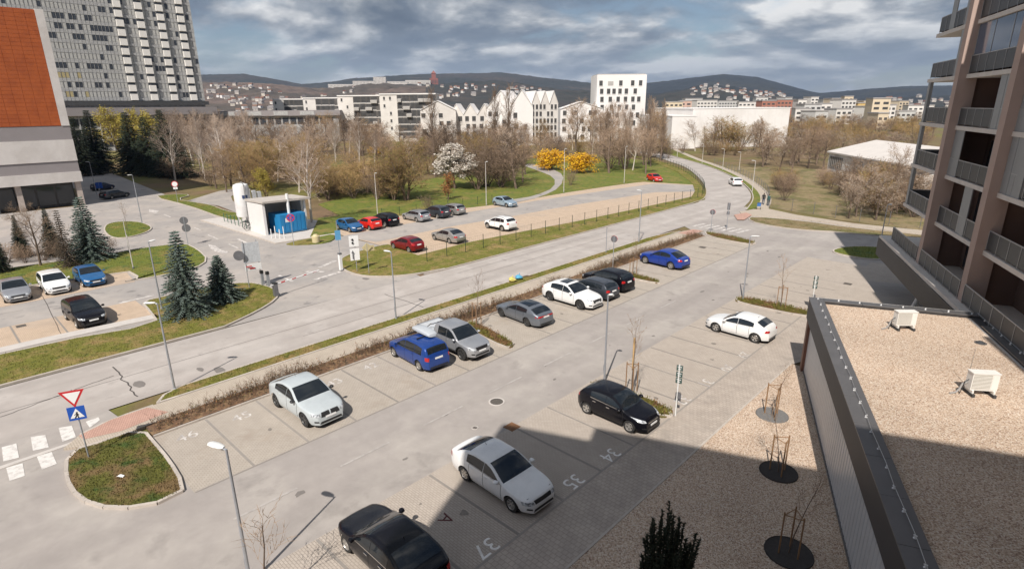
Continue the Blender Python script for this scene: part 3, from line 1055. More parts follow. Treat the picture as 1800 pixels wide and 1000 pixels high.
# local coordinates: x = e, y = -f
AH = 4.3
LEN = 36.0
MB().prism([(0.28, -0.25), (0.28, -LEN), (7.8, -LEN), (7.8, -0.25)], 0, 3.15).build('core', M_BROWN_D, an)
ridge = 0.36
for i in range(int((LEN - 0.5) / ridge)):
    y = -0.55 - i * ridge
    m = MB().add([(0.20, y, 0.12), (0.20, y - ridge * .74, 0.12), (0.20, y - ridge * .74, 3.18), (0.20, y, 3.18),
                  (0.27, y + .02, 0.12), (0.27, y - ridge * .96, 0.12), (0.27, y - ridge * .96, 3.18), (0.27, y + .02, 3.18)],
                 [(3, 2, 1, 0), (4, 0, 1, 5), (7, 3, 0, 4), (5, 1, 2, 6)])
    m.build('wall_panel', M_CLAD, an)
MB().b2(0.16, 0.30, -LEN, -0.3, 0.0, 0.10).build('plinth', M_CAP, an)
MB().b2(0.05, 0.5, -0.55, -0.05, 0.0, 3.15).build('corner_post', mat('rust_brown_steel', (0.16, 0.075, 0.05), 0.6, 0.15, 3), an)
MB().b2(-0.002, 0.10, -LEN, 0.0, 3.1, AH - 0.04).build('fascia', M_DARKMETAL, an)
MB().b2(0.10, 7.9, -0.11, 0.0, 3.1, AH - 0.04).build('fascia', M_DARKMETAL, an)
MB().b2(0.10, 0.64, -LEN, -0.11, 3.1, AH - 0.08).build('parapet', M_DARKMETAL, an)
MB().b2(0.64, 7.3, -0.50, -0.11, 3.1, AH - 0.08).build('parapet', M_DARKMETAL, an)
MB().b2(7.3, 7.95, -LEN, -0.11, 3.1, AH - 0.08).build('parapet', M_DARKMETAL, an)
# capping in two-metre lengths
for i in range(18):
    y = -i * 2.0
    MB().b2(-0.03, 0.68, max(y - 1.985, -LEN), y + (0.03 if i == 0 else 0), AH - 0.045 + 0.002 * (i % 2), AH + 0.002 * (i % 2)).build('cap_sheet', M_CAP, an)
    if i > 0:
        MB().b2(7.26, 7.98, max(y - 1.985, -LEN), y, AH - 0.045 + 0.002 * (i % 2), AH + 0.002 * (i % 2)).build('cap_sheet', M_CAP, an)
for i in range(4):
    MB().b2(0.69 + i * 1.82, 0.69 + i * 1.82 + 1.805, -0.52, 0.03, AH - 0.045 + 0.002 * (i % 2), AH + 0.002 * (i % 2)).build('cap_sheet', M_CAP, an)
rg = MB().sheet([(0.64, -0.5), (7.3, -0.5), (7.3, -LEN), (0.64, -LEN)], AH - 0.16).build('roof_gravel', M_GRAVEL_ROOF, an)
# conductor holders and wire on the capping
st = MB().lathe([(0.045, 0.0), (0.04, 0.02), (0.02, 0.04), (0.018, 0.08), (0.0, 0.08)], 8).box((0, 0, 0.078), (0.085, 0.025, 0.022)).mesh('wire_holder', M_STUD, True, 40)
wp = []
for i in range(34):
    y = -0.25 - i * 1.02
    x = 0.40 + 0.02 * math.sin(i * 2.1)
    link('wire_holder', st, an, (x, y, AH + 0.002), i * 0.3)
    wp.append((x, y, AH + 0.10))
    if i > 0:
        link('wire_holder', st, an, (7.6 + 0.02 * math.sin(i), y, AH + 0.002), i * 0.5)
for i in range(1, 8):
    link('wire_holder', st, an, (0.4 + i * 1.0, -0.26, AH + 0.002), i * 0.4)
MB().tube(wp, 0.008, 4).build('conductor_wire', M_WIRE, an)
MB().tube([(7.6, -0.3 - i * 1.02, AH + 0.10) for i in range(34)], 0.008, 4).build('conductor_wire', M_WIRE, an)
MB().tube([(0.4 + i, -0.26, AH + 0.10) for i in range(8)], 0.008, 4).build('conductor_wire', M_WIRE, an)


def ac_unit(e, f, rz, label):
    t = thing('air_conditioner', label, 'air conditioner', (*bw(e, f), AH - 0.16), BRZ + rz)
    W_a = mat('ac_white', (0.74, 0.73, 0.69), 0.5, 0.06, 3)
    bmx = MB().b2(-.45, .45, -.17, .17, .24, .90)
    bmx.build('casing', W_a, t)
    MB().b2(-.47, .47, -.19, .19, .90, .935).build('lid', W_a, t)
    gr = MB()
    gr.b2(-.42, .20, -.176, -.171, .29, .86)
    go = gr.build('fan_grille', mat('ac_grille', (0.36, 0.335, 0.29), 0.7, 0.1, 20), t)
    for k in range(10):
        MB().b2(-.42, .20, -.190, -.177, .31 + k * .055, .33 + k * .055).build('louvre', W_a, go)
    MB().b2(.22, .43, -.182, -.171, .28, .87).build('service_panel', W_a, t)
    for sx in (-.36, .36):
        MB().b2(sx - .05, sx + .05, -.30, .30, 0.0, .12).build('foot', mat('ac_foot', (0.05, 0.05, 0.05), .9, .1), t)
        MB().b2(sx - .03, sx + .03, -.22, .22, .12, .24).build('bracket', W_a, t)
    MB().tube([(-.45, .05, .45), (-.60, .05, .40), (-.68, .04, .15), (-.80, .0, .04), (-1.05, -.1, .03)], .035, 6).build('pipe', mat('pipe_wrap', (0.30, 0.29, 0.28), .8, .2, 20), t, True)
    MB().tube([(-.45, .0, .60), (-.58, .0, .50), (-.62, .0, .2), (-.7, -.05, .03)], .02, 6).build('cable', M_BLACKP if 'M_BLACKP' in globals() else M_RAIL, t, True)
    return t


ac_unit(3.75, 3.3, 0.32, 'white air conditioner on the gravel roof nearer the far parapet')
ac_unit(4.75, 9.9, 0.22, 'white air conditioner on the gravel roof nearer the camera')
rod = thing('lightning_rod', 'thin lightning rod standing on the gravel roof', 'lightning rod', (*bw(4.55, 9.2), AH - 0.16), BRZ)
MB().lathe([(.14, 0), (.14, .07), (.05, .09)], 10, cap=True).build('base', M_SLAB, rod)
MB().tube([(0, 0, .08), (.02, 0, 1.6)], [.012, .006], 5).build('rod', M_WIRE, rod)
dr = thing('roof_outlet', 'dark roof outlet on the gravel near the right parapet', 'roof outlet', (*bw(6.6, 4.1), AH - 0.16), BRZ)
MB().lathe([(.16, 0), (.16, .05), (.09, .09), (.0, .09)], 12).build('cover', M_RAIL, dr)
MB().lathe([(.24, 0.004), (.24, .02), (.16, .02)], 12).build('flange', M_CAP, dr)

# ---- apartment block at the right
ap = thing('apartment_block', 'brown and grey apartment block with recessed balconies at the right', 'building', (*bw(0, 0), 0), BRZ)
EF = 8.1                 # front plane
FZ = [4.15, 7.12, 10.15, 13.18, 16.2, 19.25, 22.3, 25.3]
COLF = [-10.85, -2.5, 5.85, 14.2, 22.5]
YN, YF = -30.0, 13.1     # local y extents of the solid core
for z in FZ[1:]:
    pass
# core behind the balconies, storey by storey with door openings
for k in range(len(FZ) - 1):
    z0, z1 = FZ[k], FZ[k + 1]
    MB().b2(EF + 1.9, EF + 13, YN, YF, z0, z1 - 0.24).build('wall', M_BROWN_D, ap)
    slab = MB()
    slab.b2(EF - 0.02, EF + 13.2, YN, 18.6, z1 - 0.24, z1)
    slab.build('floor_slab', M_SLAB, ap)
MB().b2(EF - 0.9, EF + 13.2, YN, 20.0, FZ[0] - 0.22, FZ[0]).build('terrace_slab', M_SLAB, ap)
# columns
for f in COLF:
    MB().b2(EF - 0.42, EF + 0.55, -f - 0.36, -f + 0.36, FZ[0], FZ[-1]).build('column', M_BROWN, ap)
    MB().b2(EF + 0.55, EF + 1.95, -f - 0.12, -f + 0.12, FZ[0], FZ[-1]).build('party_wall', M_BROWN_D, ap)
# windows and doors in the recessed walls
for k in range(len(FZ) - 1):
    for (y, w_) in ((9.2, 1.6), (5.0, 2.2), (-0.6, 1.8), (-4.2, 1.4), (-9.5, 2.0), (-12.6, 1.3), (-18.5, 2.2)):
        z0 = FZ[k] + 0.05
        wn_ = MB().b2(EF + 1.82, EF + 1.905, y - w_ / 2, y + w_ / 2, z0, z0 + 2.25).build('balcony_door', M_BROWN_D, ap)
        MB().b2(EF + 1.80, EF + 1.818, y - w_ / 2 + .10, y - .05, z0 + .12, z0 + 2.15).build('pane', M_WINDOW, wn_)
        MB().b2(EF + 1.80, EF + 1.818, y + .05, y + w_ / 2 - .10, z0 + .12, z0 + 2.15).build('pane', M_WINDOW, wn_)


def railing(y0, y1, z, x=EF + 0.06, infill=True):
    r = MB().b2(x, x + 0.03, y0 + .02, y1 - .02, z + 0.10, z + 1.02).build('railing_panel', M_RAIL, ap)
    MB().b2(x - 0.012, x + 0.045, y0, y1, z + 1.03, z + 1.075).build('handrail', M_RAILPOST, r)
    n = max(1, int(round((y1 - y0) / 1.25)))
    for i in range(n + 1):
        y = y0 + .02 + (y1 - y0 - .04) * i / n
        MB().b2(x - 0.02, x - 0.002, y - .018, y + .018, z + 0.005, z + 1.03).build('railing_post', M_RAILPOST, r)


def screen(y0, y1, z0, z1, x=EF + 0.04):
    n = max(1, int(round((y1 - y0) / 0.75)))
    for i in range(n):
        a, b = y0 + (y1 - y0) * i / n, y0 + (y1 - y0) * (i + 1) / n
        MB().b2(x + .01 * (i % 2), x + 0.05 + .01 * (i % 2), a + .008, b - .008, z0 + 0.004, z1 - 0.245).build('screen_panel', M_SCREEN, ap)


for k in range(len(FZ) - 1):
    z0, z1 = FZ[k], FZ[k + 1]
    # bay beyond the last column: corner balcony
    if k == 0:
        railing(11.3, 18.2, z0, EF - 0.45)
    else:
        railing(13.4, 18.3, z0)
        xs = EF + 0.02
        MB().b2(EF + 0.08, EF + 2.0, 18.30, 18.33, z0 + .10, z0 + 1.02).build('railing_panel', M_RAIL, ap)
        MB().b2(EF + 0.06, EF + 2.0, 18.285, 18.345, z0 + 1.03, z0 + 1.075).build('handrail', M_RAILPOST, ap)
        if k in (1, 2, 3):
            MB().b2(EF + 0.0, EF + 0.20, 17.75, 18.25, z0 + .004, z1 - .245).build('corner_panel', M_SCREEN, ap)
        if k in (5, 6):
            screen(15.2, 16.2, z0, z1)
        screen(11.25, 13.3 if k in (4, 5) else 12.4, z0, z1)
        if k not in (4, 5):
            railing(12.45, 13.4, z0)
    # bay between the first two columns (y 2.9 .. 10.5)
    a, b = 2.86, 10.49
    if k == 0:
        railing(a, b, z0, EF - 0.45)
    elif k == 1:
        railing(a, b, z0)
        screen(5.6, 6.9, z0, z1)
        screen(a + .02, 4.1, z0, z1)
    elif k == 2:
        railing(a, b, z0)
        screen(8.9, b - .02, z0, z1)
        screen(a + .02, 4.3, z0, z1)
    elif k == 3:
        railing(a, b, z0)
        screen(a + .02, 5.3, z0, z1)
    elif k == 4:
        railing(a, b, z0)
        gz = MB().b2(EF + .12, EF + .15, a + .05, b - .05, z0 + 1.08, z1 - .26).build('balcony_glazing', M_GLAZ, ap)
        for q in range(4):
            y = a + .05 + (b - a - .1) * q / 3
            MB().b2(EF + .10, EF + .17, y - .02, y + .02, z0 + 1.08, z1 - .26).build('glazing_bar', M_RAILPOST, gz)
    else:
        railing(a, b, z0)
    # bay next to the annex (y -5.5 .. 2.1)
    a, b = -5.49, 2.14
    if k == 0:
        railing(a, b, z0, EF - 0.45)
    elif k in (1,):
        railing(a, b, z0)
    elif k == 2:
        railing(a, b, z0)
        screen(-0.1, b - .02, z0, z1)
    elif k == 3:
        railing(a, b, z0)
        screen(-1.0, b - .02, z0, z1)
    else:
        railing(a, b, z0)
    for (a, b) in ((-13.84, -6.21), (-22.1, -14.6)):
        railing(a, b, z0, EF - .45 if k == 0 else EF + .06)
# edge beam under the terrace and the columns it stands on
MB().prism([(7.15, 20.0), (7.15, -0.2), (7.95, -0.2), (7.95, 20.0)], 2.55, FZ[0] - 0.225).build('edge_beam', M_DARKMETAL, ap)
MB().b2(7.95, 21.0, 19.2, 20.0, 2.55, FZ[0] - 0.225).build('edge_beam', M_DARKMETAL, ap)
MB().b2(7.95, 21.3, -30, 19.2, 3.2, FZ[0] - 0.225).build('soffit', M_SLAB, ap)
MB().b2(14, 21, -30, 12, 0, 3.2).build('ground_floor', M_BROWN_D, ap)
for (x, y) in ((9.2, 4.2), (9.2, 12.5)):
    MB().tube([(x - .9, y, 0), (x, y, 3.3)], .14, 10).build('pillar', M_FRAME_W, ap, True)
    MB().tube([(x + .5, y + .5, 0), (x + .1, y, 3.3)], .14, 10).build('pillar', M_FRAME_W, ap, True)
struct(MB().sheet([bw(7, -20.5), bw(22, -20.5), bw(22, 2), bw(7.8, 2), bw(7, 0.5)], 0.012).build('passage_floor', M_ASPH_OLD))

# ---- the tower block the camera stands in front of (it throws the shadow across the near bays)
hb = thing('tall_apartment_block', 'tall brown apartment block behind the viewpoint', 'building', (*bw(-4.7, 34.0), 0), BRZ)
MB().b2(-3.91, 30, -16, -2.6, 0, 29.12).build('wall', M_BROWN, hb)
MB().b2(-8.16, -3.91, -16, -3.5, 0, 28.82).build('wall', M_BROWN, hb)
for k in range(9):
    for j in range(9):
        x = -1.6 + 3.6 * j
        w_ = MB().b2(x - .9, x + .9, -2.65, -2.55, 1.0 + 3.03 * k, 2.6 + 3.03 * k).build('window', M_FRAME_W, hb)
        MB().b2(x - .8, x + .8, -2.60, -2.54, 1.1 + 3.03 * k, 2.5 + 3.03 * k).build('pane', M_WINDOW, w_)

# ---- big building with the orange front (front plane X = -112, corner Y = 19.2)
M_ORANGE = mat('orange_tiles', (0.39, 0.088, 0.016), 0.7, 0.10, 1.2, second=(0.34, 0.073, 0.013), sscale=0.5)
M_OFFW = mat('off_white_render', (0.62, 0.585, 0.555), 0.85, 0.06, 0.5, second=(0.54, 0.505, 0.475), sscale=0.25)
M_BANDG = mat('grey_band', (0.27, 0.245, 0.245), 0.8, 0.06, 0.6)
ob = thing('orange_building', 'large building with an orange tiled front above grey and white bands', 'building', (-112, 19.2, 0), 0)
MB().b2(-40, -0.4, -70, 0, 3.8, 28.2).build('core', M_OFFW, ob)
for (za, zb, m_, nm, d) in ((3.8, 5.35, M_OFFW, 'white_band', 0.25), (5.35, 7.0, M_BANDG, 'grey_band', 0.0), (7.0, 10.2, M_OFFW, 'white_band', 0.12), (10.2, 12.25, M_BANDG, 'grey_band', 0.0)):
    MB().b2(-0.39, d, -70, 0.0 + d * .2, za + 0.002, zb - 0.002).build(nm, m_, ob)
MB().b2(-0.395, 0.10, -1.0, 0.03, 12.26, 28.5).build('corner_trim', M_OFFW, ob)
# orange tiles: each course of the front as rows of long tiles
tile = MB().box((0, 0, 0), (0.06, 1.17, 0.525)).mesh('tile', M_ORANGE)
MB().b2(-0.395, 0.02, -70, -1.0, 12.26, 28.4).build('tile_backing', mat('orange_joint', (0.39, 0.078, 0.02), .8, .05), ob)
for i in range(29):
    for j in range(9):
        link('tile', tile, ob, (0.03, -1.62 - 1.2 * j, 12.56 + 0.553 * i))
MB().b2(-12, -2.0, -60, -1, 0, 3.8).build('ground_floor', mat('dark_lobby', (0.035, 0.033, 0.032), .5, .1), ob)
for j in range(9):
    y = -0.55 - 7.4 * j
    MB().b2(-1.2, -0.3, y - .35, y + .35, 0, 3.8).build('pillar', mat('stone_pillar', (0.42, 0.36, 0.32), .9, .15, 2), ob)
for j in range(20):
    y = -2.2 - 2.4 * j
    p_ = MB().b2(-2.03, -1.99, y - 1.05, y + 1.05, 0.4, 3.2).build('lobby_window', M_WINDOW, ob)
MB().b2(-0.6, 0.0, -11.6, -10.6, 0.0, 2.2).build('notice_board', M_RAIL, ob)

# ---- hospital tower
M_TWR = mat('tower_panels', (0.40, 0.395, 0.385), 0.8, 0.16, 0.9, second=(0.27, 0.27, 0.27), sscale=1.4)
M_TWR_L = mat('tower_spandrel', (0.43, 0.425, 0.415), 0.8, 0.2, 1.3, second=(0.34, 0.34, 0.335), sscale=2.0)
M_TWR_D = mat('tower_glass', (0.045, 0.05, 0.06), 0.2, 0.3, 1.3)
M_BLIND = mat('tower_blinds', (0.46, 0.455, 0.43), 0.7, 0.2, 2.0)
M_BLIND_Y = mat('tower_blinds_yellow', (0.42, 0.35, 0.18), 0.7, 0.2, 2.0)
M_BALC = mat('balcony_box', (0.80, 0.77, 0.72), 0.8, 0.05, 1)
TY = 91.6
tw = thing('hospital_tower', 'huge grey tower block with four columns of white balcony boxes', 'building', (-260, TY, 0), 0)
MB().b2(-30, -0.3, -110, 0, 0, 75).build('core', M_TWR, tw)
rnd = random.Random(3)
FH = 3.2
spand, dark, blind, yell, fins = MB(), MB(), MB(), MB(), MB()
BCOL = [-4.2, -11.3, -18.3, -25.1]
nc = 78
for k in range(17):
    z = 17.6 + FH * k
    spand.b2(-0.3, 0.02, -90, 0, z, z + 1.25)
    for j in range(nc):
        y = -0.55 - 1.15 * j
        r_ = rnd.random()
        band = 1.0 if (k in (0, 2, 7, 9) and 26 < j < 44) else 0.25
        tgt = dark if r_ < (0.50 if k in (1, 3, 6, 7, 8) and 26 < j < 44 else 0.13) else (yell if (k in (0, 2) and j > 33 and r_ < .7) else blind)
        tgt.b2(-0.12 if tgt is dark else -0.06, -0.02, y - .46, y + .46, z + 1.3, z + 3.1)
        fins.b2(-0.02, 0.08, y + .52, y + .60, z, z + FH)
for nm, mb, m_ in (('spandrels', spand, M_TWR_L), ('dark_windows', dark, M_TWR_D), ('shaded_windows', blind, M_BLIND), ('yellow_blinds', yell, M_BLIND_Y), ('fins', fins, M_TWR)):
    stuff(mb.build(nm, m_, tw))
bb = MB().b2(0, 0.9, -1.15, 1.15, 0.2, 2.45).mesh('balcony_box', M_BALC)
bd = MB().b2(-.2, 0.04, -1.15, 1.15, 2.46, 3.2).mesh('balcony_opening', M_TWR_D)
for k in range(17):
    for y in BCOL:
        b_ = link('balcony_box', bb, tw, (0.06, y, 17.6 + FH * k))
        link('balcony_opening', bd, b_, (0.14, 0, 0))
MB().b2(-32, 1.2, -112, 1.0, 16.0, 17.4).build('dark_ledge', mat('ledge_dark', (0.05, 0.05, 0.05), .7, .1), tw)
MB().b2(-32, 6, -112, 2.0, 12.4, 15.2).build('podium_roof', M_BANDG, tw)
MB().b2(-31, 4.5, -112, 0, 0, 12.4).build('podium', M_TWR_L, tw)
for j in range(36):
    y = -1.2 - 3.0 * j
    for z in (9.0, 5.2, 1.4):
        MB().b2(4.45, 4.56, y - 1.25, y + 1.25, z, z + 2.3).build('podium_window', M_TWR_D, tw)
    MB().b2(4.5, 4.9, y + 1.3, y + 1.6, 0, 12.4).build('podium_pier', M_TWR_L, tw)

# ---- long low wing right of the tower
lw = thing('low_wing', 'long low flat roofed wing stretching right from the tower', 'building', (*(-256.27, 114.99, 11.04)[:2], 0), VR + 0.16)
MB().b2(-42, 30, 0, 14, 0, 11.2).build('wall', M_TWR, lw)
MB().b2(-43, 31, -1.2, 15, 11.2, 13.4).build('roof_edge', M_BANDG, lw)
for j in range(22):
    MB().b2(-41 + 3.15 * j, -38.6 + 3.15 * j, -0.06, 0.05, 7.6, 10.4).build('window', M_TWR_D, lw)
for j in range(5):
    MB().b2(-30 + 11 * j, -24 + 11 * j, -1.3, -1.15, 11.5, 13.1).build('roof_panel', M_TWR_L, lw)

# ---- white housing beyond the park
M_WHITE = mat('white_plaster', (0.68, 0.645, 0.60), 0.9, 0.05, 0.3, second=(0.61, 0.575, 0.535), sscale=0.12)
M_WHITE2 = mat('bright_plaster', (0.74, 0.715, 0.69), 0.9, 0.04, 0.3)
M_WIN_FAR = mat('far_window', (0.07, 0.068, 0.066), 0.3, 0.4, 0.8)
M_GREYP = mat('grey_plaster', (0.40, 0.38, 0.355), 0.9, 0.06, 0.4)


def win(root, x, y, z, w_, h_, face='front', m_=None, reveal=0.25):
    """a recessed-looking window: dark pane in a pale frame set into the wall face at y"""
    fr = MB().b2(x - w_ / 2, x + w_ / 2, y - 0.05, y + 0.1, z, z + h_).build('window', m_ or M_WIN_FAR, root)
    MB().b2(x - w_ / 2 - .12, x + w_ / 2 + .12, y - 0.16, y - 0.03, z - .18, z - .02).build('sill', M_WHITE2, fr)
    return fr


def win_side(root, x, y, z, w_, h_, sgn, m_=None):
    return MB().b2(x - 0.05 if sgn < 0 else x - 0.1, x + 0.1 if sgn < 0 else x + 0.05, y - w_ / 2, y + w_ / 2, z, z + h_).build('window', m_ or M_WIN_FAR, root)


HOUSING = {'479_176_300': (-293.06, 135.18, 18.38), '535_176_300': (-281.53, 146.17, 18.25), '498_176_300': (-289.15, 138.91, 18.34), '532_174_285': (-268.0, 138.34, 18.59), '594_174_285': (-255.88, 149.89, 18.45), '554_174_285': (-263.7, 142.44, 18.54), '593_170_272': (-244.32, 142.94, 19.26), '668_170_272': (-230.33, 156.26, 19.1), '620_170_272': (-239.29, 147.73, 19.2), '667_167_258': (-218.62, 148.08, 19.56), '765_167_258': (-201.29, 164.58, 19.36), '697_167_258': (-213.31, 153.13, 19.5)}
# four stepped blocks: pale end wall on the left, dark balconied front on the right
rr_ = random.Random(11)
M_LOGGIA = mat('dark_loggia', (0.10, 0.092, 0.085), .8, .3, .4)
for i, (x0, x1, xm, yt, D, lab) in enumerate((
        (479, 535, 498, 176, 300, 'lowest pale block of the housing row, at its left end'),
        (532, 594, 554, 174, 285, 'pale block with dark balconies, second from the left'),
        (593, 668, 620, 170, 272, 'pale block with a white bay window in its dark front'),
        (667, 765, 697, 167, 258, 'pale block with dark balconies, rightmost of the stepped row'))):
    a = HOUSING['%d_%d_%d' % (x0, yt, D)]
    b = HOUSING['%d_%d_%d' % (x1, yt, D)]
    mth = HOUSING['%d_%d_%d' % (xm, yt, D)]
    w_ = math.hypot(b[0] - a[0], b[1] - a[1])
    wm = math.hypot(mth[0] - a[0], mth[1] - a[1])
    h_ = a[2]
    t = thing('housing_block', lab, 'building', (a[0], a[1], 0), VR)
    MB().b2(0, w_, 0, 14, 0, h_).build('wall', M_WHITE, t)
    MB().b2(-.2, w_ + .2, -.3, 14.2, h_, h_ + .5).build('roof_edge', M_WHITE2, t)
    fl = int(h_ / 3.1)
    for k in range(fl):
        z = h_ - 3.1 * (k + 1) + .35
        for x in (wm * .25, wm * .6):
            if rr_.random() < .55:
                win(t, x, 0, z + .6, .8, 1.3)
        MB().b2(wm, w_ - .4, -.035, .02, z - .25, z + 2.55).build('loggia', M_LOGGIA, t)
        x = wm + .3
        while x < w_ - 1.6:
            ww = rr_.choice((1.6, 2.2, 3.0))
            if rr_.random() < .72:
                win(t, x + ww / 2, 0, z, min(ww, w_ - x - .3), 2.6)
            else:
                MB().b2(x, min(x + ww, w_ - .2), -1.1, 0.02, z - .3, z + 1.0).build('balcony', M_GREYP, t)
                win(t, x + ww / 2, 0, z + 1.1, min(ww, w_ - x - .3) * .9, 1.3)
            x += ww + rr_.choice((.2, .35, .6))


def gabled(name, lab, ax, ay, rz, w_, dpt, he, hr, ng, m_, wins, side_w=True):
    """house with ng gables along its front"""
    t = thing(name, lab, 'building', (ax, ay, 0), rz)
    gw = w_ / ng
    m = MB()
    poly = [(0, 0)]
    for g_ in range(ng):
        poly += [(g_ * gw + 1e-3, he), (g_ * gw + gw / 2, hr), ((g_ + 1) * gw - 1e-3, he)]
    poly += [(w_, 0)]
    n = len(poly)
    vs_ = [(p[0], 0, p[1]) for p in poly] + [(p[0], dpt, p[1]) for p in poly]
    fs_ = [tuple(range(n)), tuple(range(2 * n - 1, n - 1, -1))] + [(i, (i + 1) % n, n + (i + 1) % n, n + i) for i in range(n)]
    m.add(vs_, fs_)
    m.build('wall', m_, t, fixn=True)
    for g_ in range(ng):
        for (xa, za, xb, zb) in ((g_ * gw, he, g_ * gw + gw / 2, hr), (g_ * gw + gw / 2, hr, (g_ + 1) * gw, he)):
            q = MB().add([(xa, -.3, za + .12), (xb, -.3, zb + .12), (xb, dpt + .3, zb + .12), (xa, dpt + .3, za + .12), (xa, -.3, za + .32), (xb, -.3, zb + .32), (xb, dpt + .3, zb + .32), (xa, dpt + .3, za + .32)],
                         [(0, 3, 2, 1), (4, 5, 6, 7), (0, 1, 5, 4), (1, 2, 6, 5), (2, 3, 7, 6), (3, 0, 4, 7)])
            q.build('roof', M_WHITE2, t)
    for (x, z, a, b) in wins:
        win(t, x, 0, z, a, b)
    return t


def grid_wins(w_, h_, nx, pitch, ww, wh, rng, p=.85, x0=.0, jit=.5):
    out = []
    for k in range(int(h_ / pitch)):
        for j in range(nx):
            if rng.random() < p:
                out.append((x0 + (j + .5) * w_ / nx + rng.uniform(-jit, jit), h_ - pitch * (k + 1) + .8, ww, wh))
    return out


rg_ = random.Random(4)
a = (-187.88, 145.6, 14.53)
gabled('gabled_house', 'low white house with two gables right of the stepped blocks', a[0], a[1], VR + .05, 14.0, 14, 13.0, 16.5, 1, M_WHITE, grid_wins(13, 12.5, 4, 3.0, 1.6, 1.7, rg_, .7))
a = (-183.35, 156.81, 11.8)
gabled('gabled_house', 'white terrace with a row of three small gables', a[0], a[1], VR - .05, 17.0, 14, 11.2, 15.3, 3, M_WHITE, grid_wins(17, 11, 6, 3.0, 1.5, 1.9, rg_, .85))
a = (-166.8, 161.53, 11.77)
gabled('gabled_house', 'tall white gabled house with a blank end wall, seen behind poplars', a[0], a[1], VR - .3, 12.0, 16, 13.5, 20.0, 1, M_WHITE2, grid_wins(11, 13, 4, 3.1, 1.4, 1.8, rg_, .7))
a = (-155.22, 162.88, 11.78)
gabled('gabled_house', 'bright white house front with scattered square windows and slanted top', a[0], a[1], VR - .1, 8.6, 14, 14.0, 20.2, 1, M_WHITE2, grid_wins(8, 13.5, 2, 4.2, 1.5, 2.0, rg_, .9))
a = (-149.46, 168.37, 11.72)
gabled('gabled_house', 'white house with three sharp gables over rows of loggias', a[0], a[1], VR + .25, 10.6, 16, 15.0, 19.6, 3, M_WHITE, grid_wins(10.4, 15, 7, 2.55, .9, 1.7, rg_, .97, jit=.05))
a = (-154.08, 191.59, 10.23)
gabled('gabled_house', 'white house with a slanted roof left of the cube tower', a[0], a[1], VR, 17.5, 14, 13.0, 15.8, 1, M_WHITE2, grid_wins(16, 13, 6, 3.2, 1.5, 1.9, rg_, .75))
# white cube tower
a = (-149.31, 209.94, 26.69)
b = (-134.05, 224.47, 26.51)
w_ = math.hypot(b[0] - a[0], b[1] - a[1])
ct = thing('cube_tower', 'white cube shaped tower with scattered square windows', 'building', (a[0], a[1], 0), VR + .03)
H_T = a[2]
MB().b2(0, w_, 0, w_ * .75, 0, H_T).build('wall', M_WHITE2, ct)
MB().b2(.5, w_ - .5, .5, w_ * .75 - .5, H_T, H_T + .35).build('roof', M_GREYP, ct)
for k, row in enumerate(([.08, .48, .72, .88], [.10, .24, .35, .47, .60, .78], [.11, .28, .44, .59, .74, .86], [.12, .31, .47, .62, .76], [.09, .27, .43, .58, .73, .85], [.11, .30, .46, .62, .78], [.1, .3, .5, .7, .85], [.1, .3, .5, .7, .85])):
    for x in row:
        win(ct, x * w_, 0, H_T - 4.4 - 3.25 * k, 1.45, 2.1)
MB().b2(.22 * w_, .33 * w_, -.06, .05, H_T - 4.3, H_T - 2.6).build('terrace_opening', M_GREYP, ct)
for k in range(8):
    for y in (2.2, 5.5, 9.0, 12.5):
        win_side(ct, w_, y, H_T - 4.2 - 3.25 * k, 1.7, 2.0, 1)

# white industrial hall
hl = thing('white_hall', 'big blank white hall beyond the bend of the street', 'building', (*(-98.85, 183.28), 0), VR + 0.06)
M_HALL = mat('hall_panels', (0.76, 0.735, 0.71), 0.75, 0.05, 0.3, second=(0.69, 0.66, 0.63), sscale=0.15)
MB().b2(0, 8.5, 0, 40, 0, 10.6).build('front_bay', M_HALL, hl)
MB().b2(8.5, 43, 4, 48, 0, 13.0).build('main_bay', M_HALL, hl)
for i in range(14):
    x = 8.6 + 2.45 * i
    MB().b2(x, x + 2.42, 3.90, 3.995, 3.9, 12.9).build('wall_panel', M_HALL, hl)
    MB().b2(x, x + 2.42, 3.90, 3.995, 0.1, 3.8).build('wall_panel', M_HALL, hl)
MB().b2(8.3, 43.2, 3.8, 48.2, 13.0, 13.3).build('roof_edge', M_WHITE2, hl)
MB().b2(-.1, 8.5, -.1, 40.1, 10.6, 10.9).build('roof_edge', M_WHITE2, hl)

# shed with the pale pitched roof behind the field
sh_a, sh_b = Vector((-32.69, 122.64)), Vector((-17.45, 103.37))
dv = (sh_b - sh_a)
sh = thing('pale_roofed_shed', 'whitewashed shed with a broad pale roof behind bare bushes', 'building', (sh_a.x, sh_a.y, 0), math.atan2(dv.y, dv.x))
SL = dv.length + 6
MB().b2(0, SL, 0, 17, 0, 5.6).build('wall', mat('whitewash', (0.70, 0.67, 0.63), .9, .15, .8, second=(.50, .46, .43), sscale=.5), sh)
q = MB().add([(-.4, -.3, 5.55), (SL + .8, -.3, 5.55), (SL + .8, 8.5, 7.6), (-.8, 8.5, 7.6), (-.8, 18, 5.55), (SL + .8, 18, 5.55),
              (-.4, -.3, 5.8), (SL + .8, -.3, 5.8), (SL + .8, 8.5, 7.85), (-.8, 8.5, 7.85), (-.8, 18, 5.8), (SL + .8, 18, 5.8)],
             [(6, 7, 8, 9), (9, 8, 11, 10), (0, 1, 7, 6), (4, 10, 11, 5), (0, 6, 9, 3), (3, 9, 10, 4), (1, 2, 8, 7), (2, 5, 11, 8), (0, 3, 2, 1), (3, 4, 5, 2)])
q.build('roof', mat('pale_roofing', (0.60, 0.56, 0.52), .8, .08, .5), sh)
